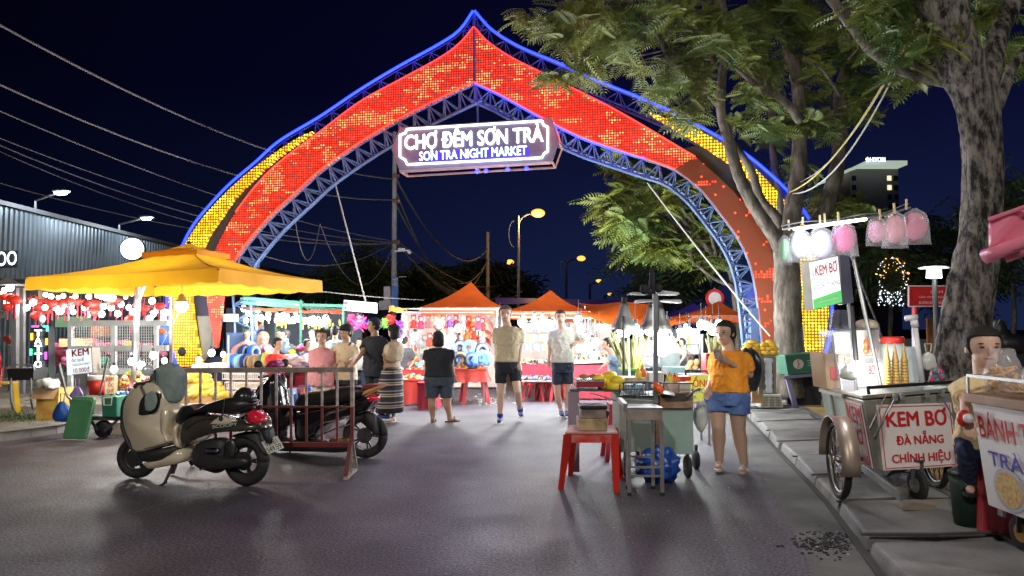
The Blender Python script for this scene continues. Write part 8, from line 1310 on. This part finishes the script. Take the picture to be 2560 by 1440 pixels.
bgp = [('dark haired shopper facing the black shirted person', 15.2, 700, 823, 'light', 'black', 'short', (.02, .02, .03), 10), ('shopper in a dark patterned shirt beside the drink emblem', 15.8, 618, 824, 'tan', 'black', 'short', (.14, .07, .06), 20), ('dark haired shopper behind the woman in pink', 14.6, 782, 823, 'light', 'black', 'short', (.35, .45, .5), -30), ('shopper in a grey backpack behind the man in the beige polo', 14.2, 838, 815, 'light', 'black', 'short', (.3, .35, .33), 170), ('person in a purple shirt bent over the stall behind the woman in pink', 14.0, 768, 848, 'light', 'black', 'short', (.1, .06, .16), 70),
       ('shopper half hidden right of the man in the beige polo', 16, 898, 846, 'light', 'black', 'bob', (.4, .38, .35), 0), ('child sized shopper behind the woman in the striped skirt', 15.5, 1012, 842, 'light', 'black', 'short', (.06, .06, .07), 150), ('masked woman with long black hair among the sugar canes', 16.5, 1609, 843, 'fair', 'black', 'long', (.65, .55, .5), 0), ('man in a white shirt serving behind the steel post', 15.0, 1684, 826, 'light', 'black', 'short', (.7, .72, .7), -100),
       ('dark haired passer by above the sugar canes', 19, 1608, 832, 'light', 'black', 'short', (.1, .1, .12), 180), ('passer by with a green backpack left of the steel post', 18.5, 1620, 828, 'light', 'brown', 'short', (.06, .14, .12), 180), ('shirtless looking vendor in tan beside the coconut stand', 15.5, 1705, 846, 'tan', 'black', 'short', (.38, .24, .16), -60), ('seated dark haired person left of the vendor in tan', 15.2, 1697, 862, 'tan', 'black', 'short', (.08, .07, .08), 30), ('bystander in blue beyond the gate leg', 16.5, 1886, 806, 'tan', 'black', 'short', (.05, .2, .3), 10), ('vendor with dark hair inside the doll stall', 17.6, 1085, 848, 'light', 'black', 'bob', (.4, .1, .1), 0), ('vendor bending under the lamps of the trinket stall', 17.6, 1478, 838, 'light', 'black', 'short', (.5, .5, .55), 30), ('distant shopper between the two orange tents', 21, 1252, 834, 'light', 'black', 'short', (.3, .15, .12), 180), ('distant shopper in white behind the tall young man', 20, 1320, 838, 'light', 'black', 'short', (.6, .6, .6), 180)]
for lb, Y, u, v, sk_, hc_, st_, col, yw in bgp:
    k = FPX/Y; hgt = (2775/Y+820-v)/k; hp2 = v+.13*hgt*k; kk = lambda a: v+a*hgt*k
    person(lb, Y, (u, v, kk(.135)), (u, kk(.185)), (u, kk(.48)), [((u-.22*k, kk(.36), 0), (u-.16*k, kk(.44), -.15)), ((u+.22*k, kk(.36), 0), (u+.14*k, kk(.44), -.18))], [((u-.1*k, kk(.72), 0), (u-.1*k, kk(.953), 0)), ((u+.1*k, kk(.72), 0), (u+.1*k, kk(.953), 0))], yaw=yw, hy=yw, sw=.38, skin=sk_, hair=(st_, hc_), top=(clo('shirt_%d' % int(u), col), -.18, 'short'), bottom=('pants', navy, .92), shoes=(blkP, 'sandal'), vox=.02)
person('woman in a blue denim dress bending over the bright trinket table', 13.4, (1518, 845, 876, 0), (1536, 890), (1544, 938), [((1520, 905, -.1), (1508, 915, -.2)), ((1548, 905, .1), (1530, 920, 0))], [((1541, 980, 0), (1540, 1015, 0)), ((1555, 980, 0), (1553, 1015, 0))], yaw=-75, hy=-80, sw=.38, hw=.38, skin='light', hair=('ponytail', 'black'), top=(clo('washed_denim', (.14, .22, .3)), -.18, 'short'), bottom=('shorts', clo('washed_denim'), .35), shoes=(slip, 'sandal'), vox=.013)
person('seated woman in a pale yellow checked top with red glove behind the snack cart', 4.95, (2458, 818, 922, 0), (2466, 946), (2475, 1110), [((2414, 1000, -.05), (2412, 1040, -.25), (2420, 1060, -.28)), ((2525, 1010, 0), (2500, 1060, -.2))], [((2420, 1122, .0), (2424, 1200, .25), -30), ((2474, 1118, .15), (2464, 1200, .3), -30)],
       yaw=-30, hy=-14, sw=.38, hw=.36, b=1.05, skin='fair', hair=('bun', 'black'), top=(clo('pale_yellow_knit'), -.1, 'short'), bottom=('pants', clo('navy_trousers', (.02, .03, .08)), .92), shoes=(blkP, 'sandal'), vox=.009, lr=1.1)
MB().ball(P(2411, 1046, 4.68), (.045, .04, .055), 14, 10).build('red_glove', mat('red_plastic'), None, 'red glove on the hand of the seated woman', 'glove', smooth=True); MB().ball(P(2421, 1046, 4.58), .03, 14, 10).build('white_ball', whtP, None, 'white round scoop held in the red gloved hand', 'scoop', smooth=True)
MB().cyl((P(2470, 0, 5.0).x, 5.05, .14), (P(2470, 0, 5.0).x, 5.05, .62), .15, .13, 14).build('round_stool', dred, None, 'dark red round stool under the seated woman', 'stool')
# ---------- crowd barrier ----------
Z2 = lambda L: [(x/3.46+240, y/3.46+860) for x, y in L]
bw_ = mat('chipped_white_paint', (.42, .36, .32), .6, var=.15, dirt=(.2, .09, .06), vs=14); br_ = mat('dark_red_paint', (.14, .018, .018), .5, var=.3, dirt=(.1, .03, .02), vs=8)
bf = Fr((P(455, 1100, 7.9).x, 7.9), (P(886, 1100, 7.62).x, 7.62)); bt = thing('crowd_barrier', 'steel crowd barrier painted white above and dark red below between the scooters', 'barrier', bf.p(670, 1185))
MB().bar(bf.p(456, 926), bf.p(886, 924), .05).build('top_rail', mat('rusty_grey_rail', (.2, .16, .14), .6, dirt=(.35, .3, .27), vs=10), bt); MB().bar(bf.p(456, 1017), bf.p(886, 1017), .018).build('middle_rail', br_, bt); MB().bar(bf.p(456, 1109), bf.p(878, 1112), .045).build('bottom_rail', br_, bt)
for u in (465, 501, 539, 577, 616, 653, 691, 728, 766, 805, 843): MB().bar(bf.p(u, 931), bf.p(u, 1014), .022).build('upper_bar', bw_, bt); MB().bar(bf.p(u, 1019), bf.p(u, 1105), .022).build('lower_bar', br_, bt)
MB().bar(bf.p(880, 923), bf.p(881, 1017), .036).build('end_post', bw_, bt); MB().bar(bf.p(881, 1017), bf.p(880, 1110), .036).build('end_post', br_, bt); q = bf.p(878, 1112)
for dy, m in ((-.24, br_), (.24, bw_)): MB().bar(q+V((.0, 0, .08)), V((q.x-.0, q.y+dy, .02)), .04, .025).build('foot_strut', m, bt)
MB().bar(V((q.x, q.y-.25, .022)), V((q.x, q.y+.25, .022)), .04, .03).bar(q+V((0, 0, .1)), V((q.x, q.y, .03)), .02).build('foot_bar', bw_, bt); q = bf.p(458, 1109); MB().bar(q+V((0, -.24, -q.z+.02)), q, .035).bar(q+V((0, .24, -q.z+.02)), q, .035).build('foot_strut', br_, bt)
# ---------- scooters ----------
champ = mat('champagne_paint', (.74, .64, .47), .22, metal=.15, var=.05, coat=.8); bronz = mat('dark_bronze_paint', (.085, .073, .057), .22, metal=.4, var=.1, coat=.8); blkG = mat('gloss_black', (.012, .011, .014), .12, var=.05, coat=.9); vin = mat('black_vinyl', (.014, .014, .015), .38, bump=.15, bs=60); chrome = mat('chrome', (.7, .7, .7), .12, metal=1); plast = mat('matt_black_plastic', (.02, .02, .021), .55); tailR = mat('tail_red', (.5, .01, .03), .1, emit=(1, .02, .05), es=.12, coat=1); plateM = mat('plate_white', (.62, .62, .55), .45); spk = mat('alloy_dark', (.1, .1, .1), .35, metal=.8)
def bwheel(c, ax, r, par, tw=.055, ns=5, rim=spk):
    ax = V(ax).normalized(); x, y = frame_of(ax); rg = [x*((r-tw)*math.cos(2*math.pi*k/30))+y*((r-tw)*math.sin(2*math.pi*k/30)) for k in range(31)]; o = MB().tube([c+p for p in rg], tw, 12).build('wheel', tyre, par, smooth=True)
    mb = MB(); mb.tube([c+p*((r-2*tw+.006)/(r-tw)) for p in rg], .017, 8); mb.cyl(c-ax*.06, c+ax*.06, .035, n=12)
    for k in range(ns):
        for d in (-.13, .13): a = 2*math.pi*k/ns; mb.bar(c+(x*math.cos(a)+y*math.sin(a))*.03, c+(x*math.cos(a+d)+y*math.sin(a+d))*(r-2*tw+.004), .016, .02)
    mb.lathe(c+ax*.0-ax*.045, [(.09, 0), (.09, .006), (.04, .006)], 18, ax=ax); mb.build('rim', rim, o)
class Bike:
    def __init__(s, name, label, gr, gf_): s.f = Fr(gr, gf_); s.t = thing(name, label, 'scooter', (G(*gr) if False else V((gr[0], gr[1], 0)))); s.n = s.f.n; s.d = (V((gf_[0], gf_[1], 0))-V((gr[0], gr[1], 0))).normalized()
    def pt(s, p, off=0): u, v = Z2([p])[0]; r = ray(u, v); return EYEP+r*((s.f.a+s.n*off-EYEP).dot(s.n)/r.dot(s.n))
    def part(s, name, pts, w, m, k=.3, off=0, lab=None, sub=1): 
        P_ = [s.pt(p, off) for p in pts]; cl = crom(P_+[P_[0]], 3)[:-1] if sub else P_; o = MB().puff(cl, s.n, w, k, 9).build(name, m, s.t, smooth=True); 
        if lab: o['label'] = lab
        return o
g1, g2 = G(615, 1215), G(340, 1197); B = Bike('parked_scooter', 'champagne and black scooter parked on its stand in front of the barrier', (g1.x, g1.y), (g2.x, g2.y))
cf, cr_ = V((g2.x, g2.y+.02, .213)), V((g1.x, g1.y, .242)); ax1 = (B.n+B.d*.18).normalized(); bwheel(cf, ax1, .213, B.t, .045, 6); bwheel(cr_, B.n, .242, B.t, .056, 5)
B.part('front_mudguard', [(160, 778), (200, 722), (262, 686), (330, 690), (345, 800), (300, 800), (240, 785)], .075, champ, .25)
B.part('leg_shield', [(298, 640), (302, 520), (335, 420), (400, 350), (500, 318), (590, 330), (650, 400), (672, 520), (640, 640), (655, 740), (695, 850), (600, 890), (412, 935), (365, 850), (320, 750)], .13, champ, .12)
B.part('leg_shield_edge', [(296, 700), (300, 520), (330, 430), (318, 560), (330, 740), (400, 900), (480, 1005), (420, 940), (350, 850)], .14, plast, .1)
B.part('side_inlet', [(372, 605), (385, 500), (440, 430), (560, 428), (548, 540), (505, 598), (400, 618)], .02, plast, .2, off=-.125); B.part('inner_panel', [(640, 520), (690, 540), (700, 640), (672, 760), (700, 850), (650, 840), (630, 700)], .13, champ, .2, off=0)
B.part('floorboard', [(412, 935), (560, 905), (700, 872), (775, 870), (770, 935), (650, 985), (480, 1008)], .15, plast, .2); B.part('side_skirt', [(478, 1010), (640, 985), (752, 925), (815, 888), (836, 990), (700, 1038), (525, 1064)], .16, champ, .2)
B.part('rear_cover', [(765, 720), (800, 645), (900, 608), (1060, 612), (1230, 640), (1400, 660), (1475, 690), (1470, 725), (1330, 745), (1150, 752), (980, 790), (850, 850), (790, 885), (755, 800)], .15, bronz, .28)
B.part('side_flash', [(990, 692), (1050, 640), (1110, 628), (1222, 662), (1130, 698)], .03, champ, .3, off=-.132); B.part('front_panel', [(726, 690), (765, 680), (760, 780), (790, 880), (770, 890), (735, 850)], .12, champ, .25)
B.part('seat', [(728, 678), (738, 600), (785, 535), (860, 520), (905, 560), (1000, 515), (1130, 468), (1240, 450), (1372, 480), (1376, 545), (1300, 600), (1120, 590), (960, 580), (850, 620), (790, 678)], .135, vin, .3)
B.part('grab_rail', [(1180, 585), (1300, 540), (1390, 520), (1370, 560), (1290, 600)], .12, blkG, .3); B.part('tail_cover', [(1230, 640), (1330, 600), (1440, 600), (1500, 715), (1470, 725), (1350, 700)], .11, bronz, .3)
B.part('tail_light', [(1338, 600), (1370, 570), (1425, 590), (1462, 650), (1440, 682), (1370, 670)], .085, tailR, .35, off=-.05); B.part('turn_signal', [(1250, 640), (1280, 620), (1320, 660), (1340, 690), (1300, 688)], .03, chrome, .4, off=-.13)
B.part('engine', [(850, 950), (890, 860), (1000, 815), (1110, 810), (1150, 870), (1140, 1030), (1080, 1110), (1000, 1100), (880, 1050)], .085, plast, .3); B.part('belt_cover', [(850, 1010), (890, 965), (1020, 962), (1160, 990), (1290, 985), (1310, 1040), (1180, 1070), (1000, 1082), (880, 1060)], .035, mat('engine_grey', (.06, .06, .06), .4, metal=.6), .3, off=-.12)
B.part('rear_mudguard', [(1180, 790), (1260, 765), (1400, 760), (1445, 850), (1500, 940), (1470, 960), (1395, 860), (1290, 800)], .05, plast, .25); B.part('plate_bracket', [(1440, 740), (1500, 720), (1520, 745), (1530, 850), (1480, 840)], .05, plast, .2)
pc = [B.pt(p, -.03) for p in ((1490, 955), (1615, 905), (1430, 850))]; dn = V((.12, -.03, 0)); pc = [pc[0], pc[1]+V((0, .04, 0)), pc[2]]; bb = Bd(pc[0], pc[1], pc[2]); MB().prism([bb.p(0, 0), bb.p(1, 0), bb.p(1, 1), bb.p(0, 1)], -bb.n*.006).build('number_plate', plateM, B.t); mb = MB(); bb.text(mb, '92-B1', .14, .54, .86, .9, .004, .00); bb.text(mb, '549.59', .06, .08, .94, .46, .004, .00); mb.build('plate_lettering', plast, B.t)
B.part('cylinder_fins', [(960, 900), (1060, 895), (1070, 935), (970, 940)], .03, chrome, .2, off=-.09); B.part('muffler_shield', [(1130, 850), (1190, 820), (1215, 900), (1190, 985), (1150, 960)], .03, spk, .3, off=-.08)
MB().tube([B.pt((900, 1085), -.12), B.pt((1010, 1040), -.13), B.pt((1290, 1010), -.12)], .012, 6).build('kick_lever', chrome, B.t)
MB().tube([B.pt((665, 1050), -.1), B.pt((600, 1190), -.16), B.pt((585, 1210), -.18)], [.018, .014, .014], 8).tube([B.pt((612, 1190), -.16), B.pt((560, 1225), -.2), B.pt((530, 1242), -.22)], .013, 7).build('side_stand', plast, B.t); MB().tube([B.pt((390, 880), .0), B.pt((345, 985), .0)+V((0, 0, 0))], .03, 8).build('fork', plast, B.t)
hb = B.pt((490, 345)); MB().tube([hb-B.n*.34+B.d*-.1, hb-B.n*.2+V((0, 0, .02)), hb, hb+B.n*.2+V((0, 0, .02)), hb+B.n*.34-B.d*.1], .017, 8).build('handlebar', plast, B.t, smooth=True); B.part('headset', [(400, 385), (440, 335), (520, 300), (560, 330), (540, 400), (450, 410)], .1, plast, .3)
for s, p in ((-1, (447, 228)), (1, (700, 215))): c = B.pt(p, s*.2)+V((0, 0, 0)); MB().tube([B.pt((515, 330), s*.15), lerp(B.pt((515, 330), s*.15), c, .5)+V((.03, 0, .05)), c], .007, 6).build('mirror_stem', plast, B.t) if s < 0 else None; (MB().lathe(c, [(.01, -.012), (.05, -.008), (.056, 0), (.052, .012), (.01, .014)], 20, ax=(.5, -1, .1)).build('mirror', mat('mirror_glass', (.75, .8, .85), .25, metal=.3), B.t, smooth=True) if s < 0 else None)
Bd(B.pt((1010, 732), -.168), B.pt((1225, 705), -.168), B.pt((1010, 704), -.168)).text(mb := MB(), 'SCOOPY', 0, 0, 1, 1, .004, .01); mb.build('maker_lettering', mat('pale_lettering'), B.t)
for nm, pp in (('panel_gap', ((775, 735), (900, 660), (1060, 648), (1240, 690))), ('panel_gap', ((420, 905), (540, 880), (660, 840)))): MB().tube(crom([B.pt(p, -.155 if nm == 'panel_gap' else -.15) for p in pp], 5), .004, 5).build(nm, plast, B.t)
clM = mat('grey_green_cloth', (.24, .3, .28), .9, bump=.5, bs=14)
P_ = [B.pt(p) for p in ((505, 300), (540, 215), (600, 178), (660, 172), (722, 215), (748, 300), (735, 410), (700, 500), (650, 500), (600, 420), (545, 350))]; o = MB().puff(crom(P_+[P_[0]], 3)[:-1], B.n, .11, .3, 11).build('rain_cape', clM, None, 'grey green rain cape draped over the handlebar of the champagne scooter', 'cape', smooth=True, sub=1); crumple(o, .035, .05)
P_ = [B.pt(p, -.2) for p in ((428, 440), (475, 405), (522, 430), (520, 565), (430, 578), (424, 500))]; o = MB().puff(crom(P_+[P_[0]], 2)[:-1], B.n, .015, .2, 5).build('hanging_rag', clM, None, 'grey rag hanging over the front shield of the champagne scooter', 'rag', smooth=True, sub=1); crumple(o, .02, .06)
t = thing('helmet', 'glossy black open helmet with a visor peak resting on the scooter seat', 'helmet', B.pt((1290, 500))); c = B.pt((1285, 452)); MB().ball(c+V((0, 0, -.01)), (.105, .115, .10), 18, 12).build('shell', mat('helmet_black', (.02, .02, .024), .25, coat=.4), t, smooth=True); MB().ball(c+V((.075, -.03, -.045)), (.085, .09, .012), 14, 6).build('peak', blkG, t, smooth=True); MB().tube([B.pt((1110, 480), -.14), B.pt((1100, 600), -.16), B.pt((1070, 650), -.17)], .008, 6).ball(B.pt((1080, 645), -.17), .022, 8, 6).build('strap', plast, t)
g1, g2 = G(913, 1145), G(672, 1128); B2 = Bike('black_motorbike', 'glossy black scooter parked behind the crowd barrier with papers on its seat', (g1.x, g1.y), (g2.x, g2.y)); bwheel(V((g1.x, g1.y, .265)), (B2.n+B2.d*.3).normalized(), .265, B2.t, .05, 5); bwheel(V((g2.x, g2.y, .265)), B2.n, .265, B2.t, .045, 5)
B2.part('seat', [(1735, 560), (1745, 500), (1800, 430), (1900, 405), (2020, 395), (2100, 372), (2250, 362), (2330, 380), (2330, 440), (2200, 510), (2050, 540), (1850, 590)], .13, vin, .3); B2.part('body_panel', [(1740, 590), (1850, 570), (2050, 530), (2250, 480), (2430, 430), (2440, 480), (2350, 570), (2150, 640), (1990, 720), (1900, 820), (1800, 850), (1745, 800)], .14, blkG, .3)
B2.part('footwell', [(1480, 830), (1600, 790), (1780, 820), (2000, 830), (2230, 850), (2180, 930), (1900, 925), (1600, 915)], .13, plast, .3); B2.part('leg_shield', [(1380, 620), (1400, 520), (1440, 420), (1490, 330), (1560, 250), (1600, 290), (1620, 420), (1640, 560), (1620, 700), (1560, 820), (1470, 830)], .16, blkG, .3); B2.part('centre_tunnel', [(1560, 560), (1640, 520), (1735, 560), (1740, 640), (1690, 700), (1600, 720)], .09, blkG, .3)
B2.part('visor', [(1380, 455), (1420, 380), (1480, 310), (1540, 290), (1500, 370), (1420, 450)], .08, chrome, .3, off=-.04); B2.part('tail_light', [(2340, 470), (2370, 435), (2430, 440), (2440, 480), (2385, 505)], .08, tailR, .3, off=-.03); B2.part('rear_mudguard', [(2240, 640), (2340, 580), (2420, 620), (2450, 780), (2400, 760), (2330, 690)], .06, plast, .2); B2.part('exhaust', [(2030, 815), (2180, 800), (2215, 830), (2200, 862), (2030, 858)], .05, mat('brass_exhaust', (.45, .3, .15), .3, metal=.8), .4, off=-.15)
mb = MB(); mb.tube([B2.pt(p, -.16) for p in ((2210, 640), (2080, 655), (1950, 690), (1900, 710), (1880, 770), (1830, 800))], .008, 6); mb.tube([B2.pt(p, -.16) for p in ((1830, 800), (1880, 825), (1940, 790), (2080, 730), (2200, 690))], .008, 6); mb.tube([B2.pt(p, -.1) for p in ((2330, 480), (2400, 500), (2350, 570), (2240, 610))], .01, 6); mb.build('chrome_rails', chrome, B2.t, smooth=True)
MB().tube([B2.pt((1700, 900), -.1), B2.pt((1655, 975), -.16), B2.pt((1615, 995), -.2)], .012, 7).build('side_stand', plast, B2.t); hb = B2.pt((1520, 270)); MB().tube([hb-B2.n*.33-B2.d*.08, hb, hb+B2.n*.33-B2.d*.08], .016, 8).build('handlebar', plast, B2.t); MB().tube([B2.pt((1560, 300), -.1), B2.pt((1640, 400), -.1), B2.pt((1650, 520), -.08)], .012, 6).build('brake_hose', plast, B2.t)
for s in (-1, 1): c = hb+B2.n*(s*.25)+V((0, 0, .14)); MB().tube([hb+B2.n*(s*.2), c], .006, 5).build('mirror_stem', plast, B2.t); MB().lathe(c, [(.01, -.01), (.045, -.006), (.05, .004), (.01, .012)], 16, ax=(.5, -1, .1)).build('mirror', plast, B2.t, smooth=True)
a, b, c_ = B2.pt((2352, 660), -.03), B2.pt((2420, 770), -.03), B2.pt((2400, 615), .0); bb = Bd(B2.pt((2395, 775), -.03), B2.pt((2458, 715), .06), B2.pt((2345, 655), -.03)); MB().prism([bb.p(0, 0), bb.p(1, 0), bb.p(1, 1), bb.p(0, 1)], -bb.n*.006).build('number_plate', plateM, B2.t); mb = MB(); bb.text(mb, '43-C1', .14, .54, .86, .9, .004, .0); bb.text(mb, '226.18', .06, .1, .94, .46, .004, .0); mb.build('plate_lettering', plast, B2.t)
MB().prism([B2.pt(p, -.06) for p in ((2030, 528), (2200, 455), (2440, 362), (2430, 378), (2250, 470), (2060, 535))], B2.n*.2).build('folded_papers', mat('orange_paper', (.75, .4, .1), .6), None, 'orange folded papers lying across the seat of the black motorbike', 'papers'); MB().prism([B2.pt(p, -.07) for p in ((2290, 378), (2335, 350), (2440, 350), (2440, 360), (2300, 400))], B2.n*.2).build('red_brochure', mat('maroon_board'), None, 'dark red brochure on top of the orange papers', 'brochure')
o = B2.part('leg_cover', [(1480, 215), (1520, 150), (1570, 140), (1600, 185), (1560, 212)], .1, mat('magenta_black_vinyl', (.35, .02, .12), .3, dirt=(.03, .02, .05), vs=16), .3); o.name = 'handlebar_cover'
